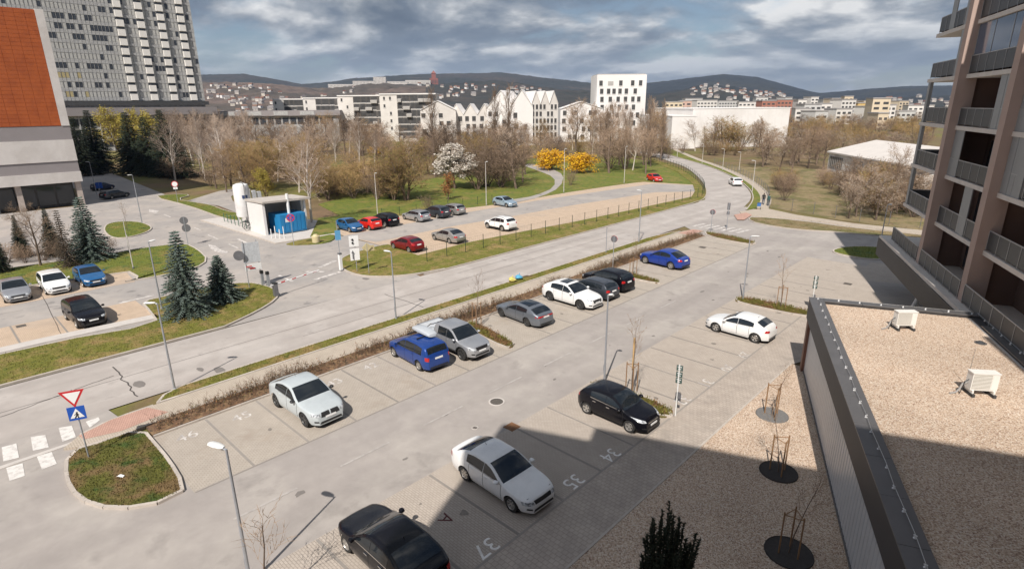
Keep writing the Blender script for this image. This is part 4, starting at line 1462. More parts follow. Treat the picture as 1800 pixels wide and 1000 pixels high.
for x, w_ in ((3.2, 5.2), (11.5, 3.2), (18.5, 5.0)):
    f_ = MB().b2(x - w_ / 2, x + w_ / 2, -.06, .05, 3.0, 5.0).build('window', M_WIN_FAR, sh)
    for k in range(7):
        MB().b2(x - w_ / 2 + w_ * (k + .45) / 7, x - w_ / 2 + w_ * (k + .6) / 7, -.10, -.06, 3.0, 5.0).build('mullion', M_GREYP, f_)

# oxygen kiosk: open-fronted shelter
kp = Vector((-67.22, 28.27))
ks = thing('kiosk_shelter', 'white open fronted shelter with a flat grey roof by the side street', 'shelter', (kp.x, kp.y, 0), 0.0)
# local: front faces +x (the street), runs along +y
M_KW = mat('kiosk_white', (0.70, 0.68, 0.66), .85, .06, 1)
KH = 3.91
MB().b2(-4.3, 0, -0.15, 0.15, 0.09, KH - .16).build('side_wall', M_KW, ks)
MB().b2(-4.3, -4.05, 0.15, 5.2, 0.09, KH - .3).build('back_wall', M_KW, ks)
MB().b2(-4.3, -1.2, 5.2, 5.45, 0.09, KH - .28).build('side_wall', M_KW, ks)
q = MB().add([(-4.5, -.25, KH - .15), (.45, -.25, KH), (.45, 5.7, KH - .1), (-4.5, 5.7, KH - .25), (-4.5, -.25, KH + .10), (.45, -.25, KH + .22), (.45, 5.7, KH + .15), (-4.5, 5.7, KH + .0)],
             [(0, 3, 2, 1), (4, 5, 6, 7), (0, 1, 5, 4), (1, 2, 6, 5), (2, 3, 7, 6), (3, 0, 4, 7)])
q.build('roof', mat('kiosk_roof', (0.46, 0.42, 0.38), .9, .15, 1.5), ks)
MB().b2(-.25, .0, 5.0, 5.25, .09, KH - .11).build('post', M_KW, ks)
bc = thing('blue_container', 'blue technical container inside the white shelter', 'container', (kp.x - 0.6, kp.y + 2.95, 0.09), 0.0)
M_BLUEC = mat('container_blue', (0.018, 0.20, 0.44), .5, .08, 1.5)
MB().b2(-1.5, 1.6, -1.6, 1.6, .12, 2.3).build('body', M_BLUEC, bc)
for k in range(6):
    MB().b2(1.6, 1.64, -1.52 + .51 * k, -1.12 + .51 * k, .3, 2.15).build('panel', M_BLUEC, bc)
MB().tube([(.9, -.1, 2.3), (.9, -.1, KH + .75)], .17, 10).build('flue', M_FRAME_W, bc, True)
MB().b2(-1.5, 1.6, -1.6, 1.6, 0, .12).build('base', M_RAIL, bc)
MB().b2(1.642, 1.66, -1.0, -.4, 1.4, 1.9).build('notice', M_PLATE if 'M_PLATE' in globals() else M_FRAME_W, bc)
tk_p = Vector((-77.44, 29.94))
TKH = 5.27
tk = thing('gas_tank', 'tall white cylindrical tank beside the shelter', 'tank', (tk_p.x, tk_p.y, 0), 0.0)
M_TANK = mat('tank_white', (0.76, 0.75, 0.74), .45, .05, .6, second=(.66, .64, .62), sscale=.4)
MB().lathe([(.90, .9), (.97, 1.1), (.97, TKH - .5), (.88, TKH - .2), (.5, TKH - .04), (.0, TKH)], 24).build('vessel', M_TANK, tk, True, 40)
for k in range(3):
    a_ = 2 * PI * k / 3 + .4
    MB().b2(0.8 * math.cos(a_) - .09, 0.8 * math.cos(a_) + .09, 0.8 * math.sin(a_) - .09, 0.8 * math.sin(a_) + .09, 0, 1.25).build('leg', M_TANK, tk)
MB().tube([(1.07, 0, .3), (1.07, 0, TKH - .2), (.5, 0, TKH + .2), (0, 0, TKH)], .05, 6).build('pipe', M_WIRE, tk)
MB().b2(.955, .99, -.35, .35, TKH - 1.9, TKH - 1.5).build('tank_sign', mat('sign_navy', (.06, .09, .2), .6, .05), tk)
for k, dy in enumerate((1.2, 2.0, 2.7)):
    v_ = thing('evaporator_rack', 'slim grey evaporator column between tank and shelter, %s' % ('nearest the tank', 'the middle one', 'nearest the shelter')[k], 'evaporator', (tk_p.x - 2.5, tk_p.y + dy + .6, 0), 0)
    MB().b2(-.25, .25, -.22, .22, 0.2, 4.0 - .2 * k).build('fins', M_CLAD, v_)
    for s_ in (-.2, .2):
        MB().b2(s_ - .03, s_ + .03, -.03, .03, 0, .25).build('leg', M_CLAD, v_)

# ------------------------------------------------------------------ cars
M_GLASS = mat('car_glass', (0.012, 0.016, 0.02), 0.04, 0, spec=0.7)
M_TYRE = mat('tyre_rubber', (0.022, 0.021, 0.02), 0.85, 0.15, 20)
M_RIM = mat('alloy_rim', (0.52, 0.50, 0.47), 0.35, 0.05, 10, metallic=0.7)
M_RIM_D = mat('dark_rim', (0.10, 0.10, 0.10), 0.4, 0.05, 10, metallic=0.6)
M_BLACKP = mat('black_plastic', (0.02, 0.02, 0.021), 0.55, 0.1, 10)
M_LAMP = mat('headlamp', (0.62, 0.65, 0.68), 0.08, 0.25, 18, spec=0.8, coat=1.0, second=(0.12, 0.13, 0.14), sscale=9)
M_RED = mat('tail_lamp', (0.42, 0.012, 0.012), 0.15, 0.15, 15, coat=1.0)
M_PLATE = mat('number_plate', (0.75, 0.75, 0.74), 0.5, 0.05, 20)
M_CHROME = mat('chrome_trim', (0.7, 0.7, 0.7), 0.15, 0, metallic=1.0)
M_SEAM = mat('panel_gap', (0.01, 0.01, 0.01), 0.9, 0)


def paint(name, c, metallic=0.25, rough=0.32, coat=0.55, spec=0.5):
    return mat('paint_' + name, c, rough, 0.04, 3.0, metallic=metallic, coat=coat, spec=spec, second=tuple(q * 0.86 for q in c), smix=(0.5, 0.75), sscale=1.2)


def pchip(xs, ys):
    xs, ys = np.asarray(xs, float), np.asarray(ys, float)
    h = np.diff(xs)
    dl = np.diff(ys) / h
    d = np.zeros_like(ys)
    for i in range(1, len(xs) - 1):
        if dl[i - 1] * dl[i] > 0:
            w1, w2 = 2 * h[i] + h[i - 1], h[i] + 2 * h[i - 1]
            d[i] = (w1 + w2) / (w1 / dl[i - 1] + w2 / dl[i])
    d[0], d[-1] = dl[0], dl[-1]

    def f(x):
        x = np.clip(np.asarray(x, float), xs[0], xs[-1])
        i = np.clip(np.searchsorted(xs, x, 'right') - 1, 0, len(xs) - 2)
        t = (x - xs[i]) / h[i]
        return ys[i] * (1 + 2 * t) * (1 - t) ** 2 + h[i] * d[i] * t * (1 - t) ** 2 + ys[i + 1] * t * t * (3 - 2 * t) + h[i] * d[i + 1] * t * t * (t - 1)
    return f


WHEELS = {}


def wheel_meshes(r, style):
    k = (round(r, 3), style)
    if k in WHEELS:
        return WHEELS[k]
    t = MB().lathe([(r * .66, -.09), (r * .70, -.105), (r * .93, -.105), (r, -.085), (r, .085), (r * .93, .105), (r * .70, .105), (r * .66, .09)], 28, axis='Y')
    me_t = t.mesh('tyre', M_TYRE, True, 40, True)
    q = MB()
    ri = r * .69
    q.lathe([(ri, .085), (ri * .93, .098), (ri * .88, .08), (ri * .86, .0)], 28, axis='Y')
    q.lathe([(0.001, .070), (ri * .17, .070), (ri * .20, .055)], 14, axis='Y')
    ns = {'five': 5, 'ten': 10, 'seven': 7}[style.split('_')[0]]
    for i in range(ns):
        a = 2 * PI * i / ns + .3
        w = ri * (0.30 if ns == 5 else 0.22 if ns == 7 else 0.15)
        c, s = math.cos(a), math.sin(a)
        pts = []
        for (rr_, ww, y) in ((ri * .12, w * .42, .066), (ri * .92, w * .62, .086)):
            for sg in (-1, 1):
                pts.append((rr_ * c - sg * ww * s, y, rr_ * s + sg * ww * c))
        for (rr_, ww, y) in ((ri * .12, w * .42, .03), (ri * .92, w * .62, .03)):
            for sg in (-1, 1):
                pts.append((rr_ * c - sg * ww * s, y, rr_ * s + sg * ww * c))
        q.add(pts, [(0, 1, 3, 2), (0, 2, 6, 4), (1, 5, 7, 3)])
    me_r = q.mesh('rim', M_RIM_D if style.endswith('dark') else M_RIM, True, 30, True)
    b = MB().lathe([(0.001, .02), (ri * .9, .02), (ri * .9, -.02)], 20, axis='Y')
    me_b = b.mesh('brake_disc', M_BLACKP, False, 30, True)
    WHEELS[k] = (me_t, me_r, me_b)
    return WHEELS[k]


class CarShape:
    def __init__(s, L, W, top, belt, wheels, rw, sill=0.24, tumble=0.40, nose=(0.95, 0.30), tail=(0.75, 0.22), crown=0.05, edge=0.06, bulge=0.035):
        s.L, s.W, s.rw, s.sill, s.tumble, s.nose, s.tail, s.crown, s.edge, s.bulge = L, W, rw, sill, tumble, nose, tail, crown, edge, bulge
        s.ztop = pchip(*zip(*top))
        s.beltf = pchip(*zip(*belt))
        s.sf, s.sr = wheels

    def plan(s, t):
        t = np.asarray(t, float)
        a = np.clip(1 - t / s.nose[0], 0, 1)
        b = np.clip(1 - (s.L - t) / s.tail[0], 0, 1)
        return s.W / 2 * (1 - s.nose[1] * a ** 3 - 0.035 * a - s.tail[1] * b ** 3 - 0.05 * b)

    def w(s, t, z):
        t, z = np.broadcast_arrays(np.asarray(t, float), np.asarray(z, float))
        p = s.plan(t)
        bl = s.beltf(t)
        lo = np.clip((0.58 - z) / 0.36, 0, 1.4)
        hi = np.clip((z - 0.58) / (bl - 0.58), 0, 1)
        up = np.clip(z - bl, 0, 3)
        # shoulder line and flared arches
        fl = 0.018 * (np.exp(-((t - s.sf) / .42) ** 2) + np.exp(-((t - s.sr) / .42) ** 2)) * np.clip(1 - np.abs(z - .55) / .4, 0, 1)
        return p - 0.07 * lo ** 2 - s.bulge * hi ** 2 + fl - s.tumble * (up - 0.05 * (1 - np.exp(-up / 0.05)))

    def zedge(s, t):
        return s.ztop(t) - s.crown - s.edge

    def ztopy(s, t, y):
        t, y = np.broadcast_arrays(np.asarray(t, float), np.asarray(y, float))
        wt_ = np.maximum(s.w(t, s.zedge(t)), .05)
        u = np.clip(np.abs(y) / wt_, 0, 1)
        v = np.clip((u - .80) / .20, 0, 1)
        return s.ztop(t) - s.crown * u ** 2 - s.edge * (1 - np.sqrt(np.clip(1 - v * v, 0, 1)))

    def zbot(s, t):
        t = np.asarray(t, float)
        z = np.full_like(t, s.sill)
        z = z + 0.10 * np.clip(1 - t / .55, 0, 1) ** 2 * 0 + 0.07 * np.clip(1 - (s.L - t) / .7, 0, 1)
        ra = s.rw + .065
        for c in (s.sf, s.sr):
            d = np.abs(t - c)
            z = np.where(d < ra, np.maximum(z, s.rw + np.sqrt(np.clip(ra * ra - d * d, 0, None))), z)
        return z

    def front(s, y, z, rear=False):
        y, z = np.broadcast_arrays(np.asarray(y, float), np.asarray(z, float))
        ts = np.linspace(0, 1.2, 161)
        if rear:
            ts = s.L - ts
        T = ts.reshape((-1,) + (1,) * y.ndim)
        ins = (np.abs(y)[None] <= s.w(T, z[None])) & (z[None] <= s.ztopy(T, y[None]))
        i = np.where(ins.any(0), ins.argmax(0), len(ts) - 1)
        return ts[i]

    # ---- meshes (local frame: x forward, origin under the centre)
    def X(s, t):
        return s.L / 2 - np.asarray(t, float)

    def rows_at(s, ts, ns, nt_):
        """sections at stations ts: half outline from sill over the edge to the centre line"""
        zb = s.zbot(ts)
        ze = np.maximum(s.zedge(ts), zb + .05)
        zz = zb[:, None] + (ze - zb)[:, None] * np.linspace(0, 1, ns)[None]
        yy = s.w(ts[:, None], zz)
        u = np.sin(np.linspace(PI / 2, 0, nt_))[1:]
        yt = yy[:, -1:] * u[None]
        zt = s.ztopy(ts[:, None], yt)
        Y = np.concatenate([yy, yt], 1)
        Z = np.concatenate([zz, zt], 1)
        Y = np.concatenate([Y, -Y[:, ::-1][:, 1:]], 1)
        Z = np.concatenate([Z, Z[:, ::-1][:, 1:]], 1)
        return np.stack([np.broadcast_to(s.X(ts)[:, None], Y.shape), Y, Z], -1)

    def body(s):
        ra = s.rw + .065
        ts = list(np.linspace(0, .30, 10)) + list(np.linspace(.30, s.L - .30, 58)[1:-1]) + list(np.linspace(s.L - .30, s.L, 10))
        for c in (s.sf, s.sr):
            if c > s.L:
                continue
            ts += [c - ra + 1e-3, c - ra * .97, c - ra * .9, c + ra * .9, c + ra * .97, c + ra - 1e-3]
        ts = np.array(sorted(ts))
        ns, nt_ = 11, 9
        rows = s.rows_at(ts, ns, nt_)
        m = MB().grid(rows)
        n = len(rows[0])
        m.f.append(tuple(range(n)))
        m.f.append(tuple(range(len(m.v) - 1, len(m.v) - n - 1, -1)))
        return m

    def side(s, t0, t1, zlo, zhi, off, sgn, nc=12, nr=4):
        t = np.linspace(t0, t1, nc)
        lo = np.array([float(zlo(q)) for q in t])
        hi = np.array([float(zhi(q)) for q in t])
        hi = np.maximum(hi, lo + .004)
        k = np.linspace(0, 1, nr)[:, None]
        z = lo[None] + (hi - lo)[None] * k
        T = np.broadcast_to(t[None], z.shape)
        y = (s.w(T, z) + off) * sgn
        P = np.stack([s.X(T), y, z], -1)
        if sgn > 0:
            P = P[::-1]
        return P

    def top(s, t0, t1, u0, u1, off, nr=8, nc=9, bow=0.0):
        t = np.linspace(t0, t1, nr)[:, None]
        u = np.linspace(u0, u1, nc)[None]
        T = t + bow * (u * u) * np.ones_like(t)
        w_ = s.w(T, s.zedge(T))
        y = w_ * u
        z = s.ztopy(T, y) + off
        return np.stack([s.X(T), y, z], -1)

    def end(s, quad, off, rear=False, n=7, m=4):
        (a, b, c, d) = [np.array(q, float) for q in quad]
        i = np.linspace(0, 1, m)[:, None, None]
        j = np.linspace(0, 1, n)[None, :, None]
        Q = (a * (1 - j) + b * j) * (1 - i) + (d * (1 - j) + c * j) * i
        y, z = Q[..., 0], Q[..., 1]
        t = s.front(y, z, rear)
        x = s.X(t) + (-off if rear else off)
        # where the panel wraps round the corner push it sideways too
        yy = y + np.sign(y) * off * .6
        return np.stack([x, yy, z], -1)


def flip(q):
    return [(-y, z) for (y, z) in q]


CAR_N = [0]


def car(label, loc, rz, shape, pt, cat='car', style='five', glass=(1.25, 2.0), rear=None, windows=None, doors=(1.35, 2.35, 3.25), head=None, tail_l=None,
        grille=None, intake=None, plate_f=True, plate_r=True, rails=False, pano=None, clad=False, chrome=False, name='parked_car', mirror_m=None, group='parked cars', kidney=False,
        rear_u=0.86, side_hi=0.022, fog=True):
    s = shape
    root = thing(name, label, cat, (loc[0], loc[1], 0.006), rz, group)
    s.body().build('body', pt, root, True, 32, True)
    L, W = s.L, s.W
    MB().b2(-L / 2 + .25, L / 2 - .25, -W / 2 + .27, W / 2 - .27, .17, .75).build('underbody', M_BLACKP, root)
    # axle-wide dark liners
    for c in (s.sf, s.sr):
        if c < L:
            MB().lathe([(s.rw + .055, -W / 2 + .09), (s.rw + .055, W / 2 - .09)], 20, (L / 2 - c, 0, s.rw), 'Y').build('wheel_arch', M_BLACKP, root)
    mt, mr_, mb_ = wheel_meshes(s.rw, style)
    for c in (s.sf, s.sr):
        for sg in (-1, 1):
            if c > L:
                continue
            wob = link('wheel', mb_, root, (L / 2 - c, sg * (W / 2 - .125), s.rw), 0 if sg > 0 else PI)
            link('tyre', mt, wob)
            link('rim', mr_, wob)
    # glazing
    def gl(nm, P, off_m=M_GLASS, parent=root):
        return MB().grid(P).build(nm, off_m, parent, True, 60)
    g0, g1 = glass
    gl('windscreen', s.top(g0 + .05, g1 - .03, -.90, .90, .006, 10, 11, .05))
    if rear:
        gl('rear_window', s.top(rear[0], rear[1], -rear_u, rear_u, .006, 9, 9))
    if pano:
        gl('glass_roof', s.top(pano[0], pano[1], -.72, .72, .005, 8, 7))
    belt = lambda t: float(s.beltf(t)) + .015
    hi = lambda t: float(s.zedge(t)) - side_hi
    if windows is None:
        windows = [(g0 + .28, doors[1] - .04), (doors[1] + .04, doors[2] - .02)]
    windows = [(a, windows[i + 1][0] - .022 if i + 1 < len(windows) else b) for i, (a, b) in enumerate(windows)]
    for (a, b) in windows:
        for sg in (-1, 1):
            gl('side_window', s.side(a, b, belt, lambda t, a=a, b=b: hi(t), .005, sg, 12, 4))
    # doors with a dark gap round them
    ra = s.rw + .10

    def dlo(t):
        z = s.sill + (.14 if clad else .09)
        for c in (s.sf, s.sr):
            d = abs(t - c)
            if d < ra:
                z = max(z, s.rw + math.sqrt(ra * ra - d * d))
        return z
    dhi = lambda t: float(s.beltf(t)) - .012
    for (a, b) in zip(doors, doors[1:]):
        for sg in (-1, 1):
            d = gl('door', s.side(a + .012, b - .012, lambda t: dlo(t) + .012, dhi, .007, sg, 14, 8), pt)
            gl('door_gap', s.side(a - .006, b + .006, lambda t: dlo(t) - .006, lambda t: dhi(t) + .01, .003, sg, 14, 8), M_SEAM, d)
            zt = float(s.beltf(b)) - .13
            y = float(s.w(b - .16, zt)) + .018
            MB().b2(L / 2 - b + .06, L / 2 - b + .25, sg * y - .014, sg * y + .014, zt - .018, zt + .018).build('door_handle', pt if not chrome else M_CHROME, d)
    if chrome:
        for sg in (-1, 1):
            gl('window_trim', s.side(windows[0][0], windows[-1][1], lambda t: belt(t) - .025, lambda t: belt(t) + .004, .009, sg, 14, 2), M_CHROME)
    if clad:
        for sg in (-1, 1):
            gl('sill_cladding', s.side(s.sf + s.rw + .07, min(s.sr - s.rw - .07, L - .05), lambda t: s.sill, lambda t: s.sill + .12, .012, sg, 8, 3), M_BLACKP)
            for c in (s.sf, s.sr):
                if c > L:
                    continue
                pts = []
                for k in range(13):
                    an = PI * k / 12
                    for r_ in (s.rw + .06, s.rw + .12):
                        t = c + r_ * math.cos(an)
                        z = max(s.rw + r_ * math.sin(an), s.sill + .02)
                        pts.append((L / 2 - t, sg * (float(s.w(t, z)) + .012), z))
                P = np.array(pts).reshape(13, 2, 3)
                gl('arch_cladding', P, M_BLACKP)
    # mirrors
    for sg in (-1, 1):
        t = g0 + .33
        z = float(s.beltf(t)) + .06
        y = float(s.w(t, z))
        q = MB()
        for i, (dx, r1) in enumerate(((-.09, .05), (-.03, .085), (.03, .085), (.08, .05))):
            pass
        prof = [(-.08, .8), (-.02, 1.0), (.05, .95), (.10, .55)]
        rows = []
        for dx, k in prof:
            rows.append([(L / 2 - t + dx + .03, sg * (y + .14 + .10 * k * math.cos(2 * PI * j / 10)), z + .03 + .075 * k * math.sin(2 * PI * j / 10)) for j in range(11)])
        q.grid(rows)
        q.f.append(tuple(range(10)))
        q.f.append(tuple(range(33, 43)))
        q.b2(L / 2 - t - .03, L / 2 - t + .05, min(sg * (y - .02), sg * (y + .10)), max(sg * (y - .02), sg * (y + .10)), z - .02, z + .02)
        q.build('mirror', mirror_m or pt, root, True, 50, True)
    # lamps, grille, plates
    zf = float(s.ztop(.25))
    head = head or [(.44 * W, zf - .20), (.27 * W, zf - .24), (.25 * W, zf - .12), (.45 * W, zf - .06)]
    for q in (head, flip(head)):
        gl('headlight', s.end(q, .010), M_LAMP)
    if grille is None:
        grille = [(-.23 * W, zf - .25), (.23 * W, zf - .25), (.24 * W, zf - .13), (-.24 * W, zf - .13)]
    if kidney:
        for sg in (-1, 1):
            gl('grille', s.end([(sg * .02, zf - .32), (sg * .25 * W, zf - .29), (sg * .22 * W, zf - .08), (sg * .03, zf - .07)], .012), M_BLACKP)
    else:
        gr = gl('grille', s.end(grille, .010), M_BLACKP)
        a, b, c, d = grille
        gl('grille_bar', s.end([(a[0] * .98, (a[1] + d[1]) / 2 - .012), (b[0] * .98, (a[1] + d[1]) / 2 - .012), (c[0] * .98, (a[1] + d[1]) / 2 + .012), (d[0] * .98, (a[1] + d[1]) / 2 + .012)], .016), M_CHROME if chrome else M_BLACKP, gr)
    intake = intake or [(-.30 * W, s.sill + .06), (.30 * W, s.sill + .06), (.27 * W, s.sill + .17), (-.27 * W, s.sill + .17)]
    gl('air_intake', s.end(intake, .010), M_BLACKP)
    if fog:
        fz = s.sill + .15
        fq = [(.32 * W, fz), (.40 * W, fz), (.40 * W, fz + .08), (.33 * W, fz + .08)]
        for q in (fq, flip(fq)):
            gl('fog_light', s.end(q, .012), M_BLACKP)
    if plate_f:
        gl('number_plate', s.end([(-.26, zf - .36), (.26, zf - .36), (.26, zf - .26), (-.26, zf - .26)], .024), M_PLATE)
    zr = float(s.beltf(L - .1))
    tail_l = tail_l or [(.46 * W, zr - .22), (.30 * W, zr - .20), (.30 * W, zr - .06), (.44 * W, zr - .02)]
    for q in (tail_l, flip(tail_l)):
        gl('tail_light', s.end(q, .012, True), M_RED)
    if plate_r:
        gl('number_plate', s.end([(-.26, zr - .24), (.26, zr - .24), (.26, zr - .13), (-.26, zr - .13)], .016, True), M_PLATE)
    gl('rear_bumper', s.end([(-.36 * W, s.sill + .10), (.36 * W, s.sill + .10), (.34 * W, s.sill + .20), (-.34 * W, s.sill + .20)], .012, True), M_BLACKP)
    if rails:
        for sg in (-1, 1):
            ts = np.linspace(g1 + .15, (rear[0] if rear else L - .5) - .1, 8)
            pts = [(L / 2 - t, sg * float(s.w(t, s.zedge(t))) * .90, float(s.ztopy(t, s.w(t, s.zedge(t)) * .90)) + (.035 if 0 < i < 7 else 0)) for i, t in enumerate(ts)]
            MB().tube(pts, .016, 6).build('roof_rail', M_BLACKP if not chrome else M_CHROME, root, True)
    # wipers
    for k in (0, 1):
        a = s.top(g0 + .07, g0 + .071, .05 + .45 * k - .5, .06 + .45 * k - .5, .02, 2, 2)[0, 0]
        b = s.top(g0 + .16, g0 + .161, .40 + .45 * k - .5, .41 + .45 * k - .5, .02, 2, 2)[0, 0]
        MB().tube([a, b], .008, 4).build('wiper', M_BLACKP, root)
    t = (rear[0] if rear else L - .8) - .25
    MB().tube([(L / 2 - t, 0, float(s.ztop(t))), (L / 2 - t - .10, 0, float(s.ztop(t)) + .10)], [.012, .005], 5).build('antenna', M_BLACKP, root)
    return root


def S_liftback():      # saloon-like liftback
    return CarShape(4.66, 1.82, [(0, .50), (.05, .64), (.16, .74), (.55, .84), (1.20, .955), (1.32, .985), (1.75, 1.22), (2.10, 1.39), (2.45, 1.455), (3.0, 1.46), (3.45, 1.40), (3.95, 1.22), (4.25, 1.075), (4.45, 1.045), (4.58, .98), (4.66, .80)],
                    [(0, .74), (1.3, .90), (3.4, .97), (4.66, .98)], (.88, 3.56), .315, .21)


def S_coupe_suv():
    return CarShape(4.75, 1.94, [(0, .58), (.05, .76), (.16, .88), (.55, .99), (1.20, 1.07), (1.38, 1.11), (1.80, 1.34), (2.15, 1.53), (2.5, 1.61), (2.9, 1.615), (3.4, 1.54), (3.95, 1.33), (4.40, 1.13), (4.60, 1.08), (4.70, .99), (4.75, .82)],
                    [(0, .85), (1.3, 1.02), (3.4, 1.10), (4.75, 1.08)], (.88, 3.74), .37, .26, tumble=.42)


def S_hatch():         # small five-door
    return CarShape(3.95, 1.72, [(0, .52), (.05, .66), (.15, .76), (.50, .88), (.95, .98), (1.08, 1.02), (1.50, 1.28), (1.85, 1.43), (2.25, 1.48), (2.7, 1.47), (3.2, 1.41), (3.55, 1.29), (3.78, 1.08), (3.90, .92), (3.95, .74)],
                    [(0, .78), (1.1, .92), (2.6, 1.0), (3.95, 1.06)], (.80, 3.29), .305, .21, nose=(.85, .30), tail=(.6, .20), tumble=.42)


def S_mid_hatch():     # longer five-door
    return CarShape(4.30, 1.79, [(0, .52), (.05, .66), (.15, .75), (.50, .86), (1.08, .97), (1.22, 1.01), (1.65, 1.26), (2.0, 1.42), (2.4, 1.475), (2.9, 1.465), (3.4, 1.39), (3.80, 1.22), (4.10, 1.06), (4.23, .92), (4.30, .74)],
                    [(0, .77), (1.2, .92), (2.8, .99), (4.30, 1.04)], (.87, 3.52), .32, .21, tumble=.42)


def S_mpv():
    return CarShape(4.40, 1.80, [(0, .55), (.05, .70), (.15, .80), (.50, .92), (.95, 1.03), (1.08, 1.07), (1.55, 1.36), (1.95, 1.56), (2.4, 1.63), (3.2, 1.64), (3.8, 1.60), (4.08, 1.52), (4.28, 1.22), (4.37, 1.0), (4.40, .76)],
                    [(0, .82), (1.1, .97), (2.8, 1.02), (4.40, 1.06)], (.86, 3.54), .32, .21, tumble=.28, tail=(.5, .14))


def S_wagon():
    return CarShape(4.62, 1.80, [(0, .50), (.05, .65), (.16, .74), (.55, .84), (1.18, .955), (1.30, .985), (1.75, 1.24), (2.10, 1.41), (2.5, 1.47), (3.2, 1.475), (3.9, 1.43), (4.20, 1.34), (4.46, 1.08), (4.57, .93), (4.62, .74)],
                    [(0, .74), (1.3, .90), (3.4, .97), (4.62, 1.0)], (.88, 3.55), .315, .21, tumble=.38, tail=(.55, .17))


def S_suv():
    return CarShape(4.50, 1.85, [(0, .60), (.05, .78), (.15, .88), (.50, .99), (1.02, 1.06), (1.18, 1.11), (1.60, 1.38), (1.95, 1.56), (2.35, 1.64), (3.2, 1.645), (3.75, 1.58), (4.05, 1.48), (4.30, 1.22), (4.44, 1.02), (4.50, .80)],
                    [(0, .88), (1.2, 1.02), (2.9, 1.08), (4.50, 1.12)], (.88, 3.52), .35, .27, tumble=.36, tail=(.55, .18))


def S_big_suv():
    return CarShape(4.98, 1.96, [(0, .58), (.05, .76), (.16, .86), (.60, .98), (1.35, 1.08), (1.52, 1.12), (1.95, 1.38), (2.30, 1.56), (2.7, 1.645), (3.3, 1.64), (3.9, 1.55), (4.35, 1.38), (4.70, 1.17), (4.90, 1.04), (4.98, .82)],
                    [(0, .86), (1.5, 1.02), (3.4, 1.10), (4.98, 1.10)], (.95, 3.93), .385, .26, tumble=.44, nose=(1.1, .32))


def S_shooting():      # low fastback estate
    return CarShape(4.60, 1.80, [(0, .49), (.05, .62), (.16, .71), (.55, .82), (1.22, .93), (1.35, .96), (1.80, 1.20), (2.15, 1.35), (2.55, 1.42), (3.2, 1.40), (3.85, 1.27), (4.30, 1.07), (4.50, .98), (4.57, .88), (4.60, .70)],
                    [(0, .72), (1.3, .88), (3.4, .97), (4.60, 1.0)], (.88, 3.53), .32, .19, tumble=.44)


def S_pickup():
    return CarShape(3.62, 1.86, [(0, .66), (.05, .86), (.15, .96), (.55, 1.06), (1.10, 1.13), (1.22, 1.17), (1.62, 1.46), (1.95, 1.66), (2.3, 1.75), (3.1, 1.755), (3.45, 1.70), (3.56, 1.55), (3.60, 1.30), (3.62, 1.10)],
                    [(0, .95), (1.2, 1.10), (2.9, 1.13), (3.62, 1.13)], (.92, 9.0), .385, .36, tumble=.30, tail=(.2, .02))


P_ = {
    'ice': paint('ice_grey', (0.50, 0.545, 0.56), 0.1), 'white': paint('white', (0.78, 0.78, 0.77), 0.0), 'black': paint('black', (0.005, 0.005, 0.008), 0.0, .22, .12, .3),
    'blue': paint('blue', (0.012, 0.055, 0.26), 0.25), 'silver': paint('silver', (0.42, 0.43, 0.45), 0.55), 'grey': paint('steel_grey', (0.185, 0.205, 0.235), 0.5),
    'dgrey': paint('dark_grey', (0.055, 0.062, 0.075), 0.4), 'red': paint('red', (0.52, 0.018, 0.018), 0.1), 'dred': paint('dark_red', (0.22, 0.008, 0.014), 0.3),
    'sky': paint('sky_blue', (0.36, 0.47, 0.56), 0.4), 'mblue': paint('mid_blue', (0.02, 0.13, 0.33), 0.3), 'navy': paint('navy', (0.015, 0.03, 0.075), 0.3),
    'vred': paint('bright_red', (0.62, 0.022, 0.012), 0.0), 'warm': paint('warm_silver', (0.37, 0.36, 0.345), 0.5),
    'blue2': paint('royal_blue', (0.010, 0.045, 0.30), 0.2),
}

# ---- near lot, left row
car('pale grey coupe SUV with dark windows alone among empty bays', (-25.35, 11.45), 0.02, S_coupe_suv(), P_['ice'], glass=(1.32, 2.2), rear=(3.45, 4.3), doors=(1.45, 2.45, 3.30), windows=[(1.66, 2.42), (2.50, 3.62)], kidney=True, style='five_dark', mirror_m=M_BLACKP)
mpv = car('dark blue people carrier with a silver roof box', (-25.95, 18.95), PI - 0.06, S_mpv(), P_['blue'], cat='minivan', glass=(1.02, 1.98), rear=(4.10, 4.30), doors=(1.2, 2.15, 3.05), windows=[(1.30, 2.12), (2.18, 3.05), (3.15, 3.85)], tail_l=[(.47 * 1.8, .80), (.38 * 1.8, .78), (.36 * 1.8, 1.0), (.46 * 1.8, 1.02)], style='seven')
# roof box: rests on the roof of the people carrier
bx = thing('roof_box', 'silver roof box on the dark blue people carrier', 'roof box', (-25.75, 19.35, 1.66), PI - 0.06)
q = MB()
rows = []
for t, w_, h_ in ((-.98, .16, .03), (-.92, .30, .16), (-.6, .36, .27), (.2, .37, .30), (.75, .32, .24), (.98, .20, .12), (1.08, .08, .04)):
    rows.append([(t, w_ * math.copysign(abs(math.cos(a)) ** .6, math.cos(a)), .05 + h_ * .5 + h_ * .5 * math.copysign(abs(math.sin(a)) ** .6, math.sin(a))) for a in np.linspace(0, 2 * PI, 17)])
q.grid(rows)
q.f.append(tuple(range(16)))
q.f.append(tuple(range(6 * 17, 6 * 17 + 16)))
q.build('shell', mat('roofbox_plastic', (0.46, 0.49, 0.52), .4, .06, 4), bx, True, 40, True)
for dx in (-.5, .5):
    MB().b2(dx - .03, dx + .03, -.50, .85, -.02, .05).build('cross_bar', M_BLACKP, bx)

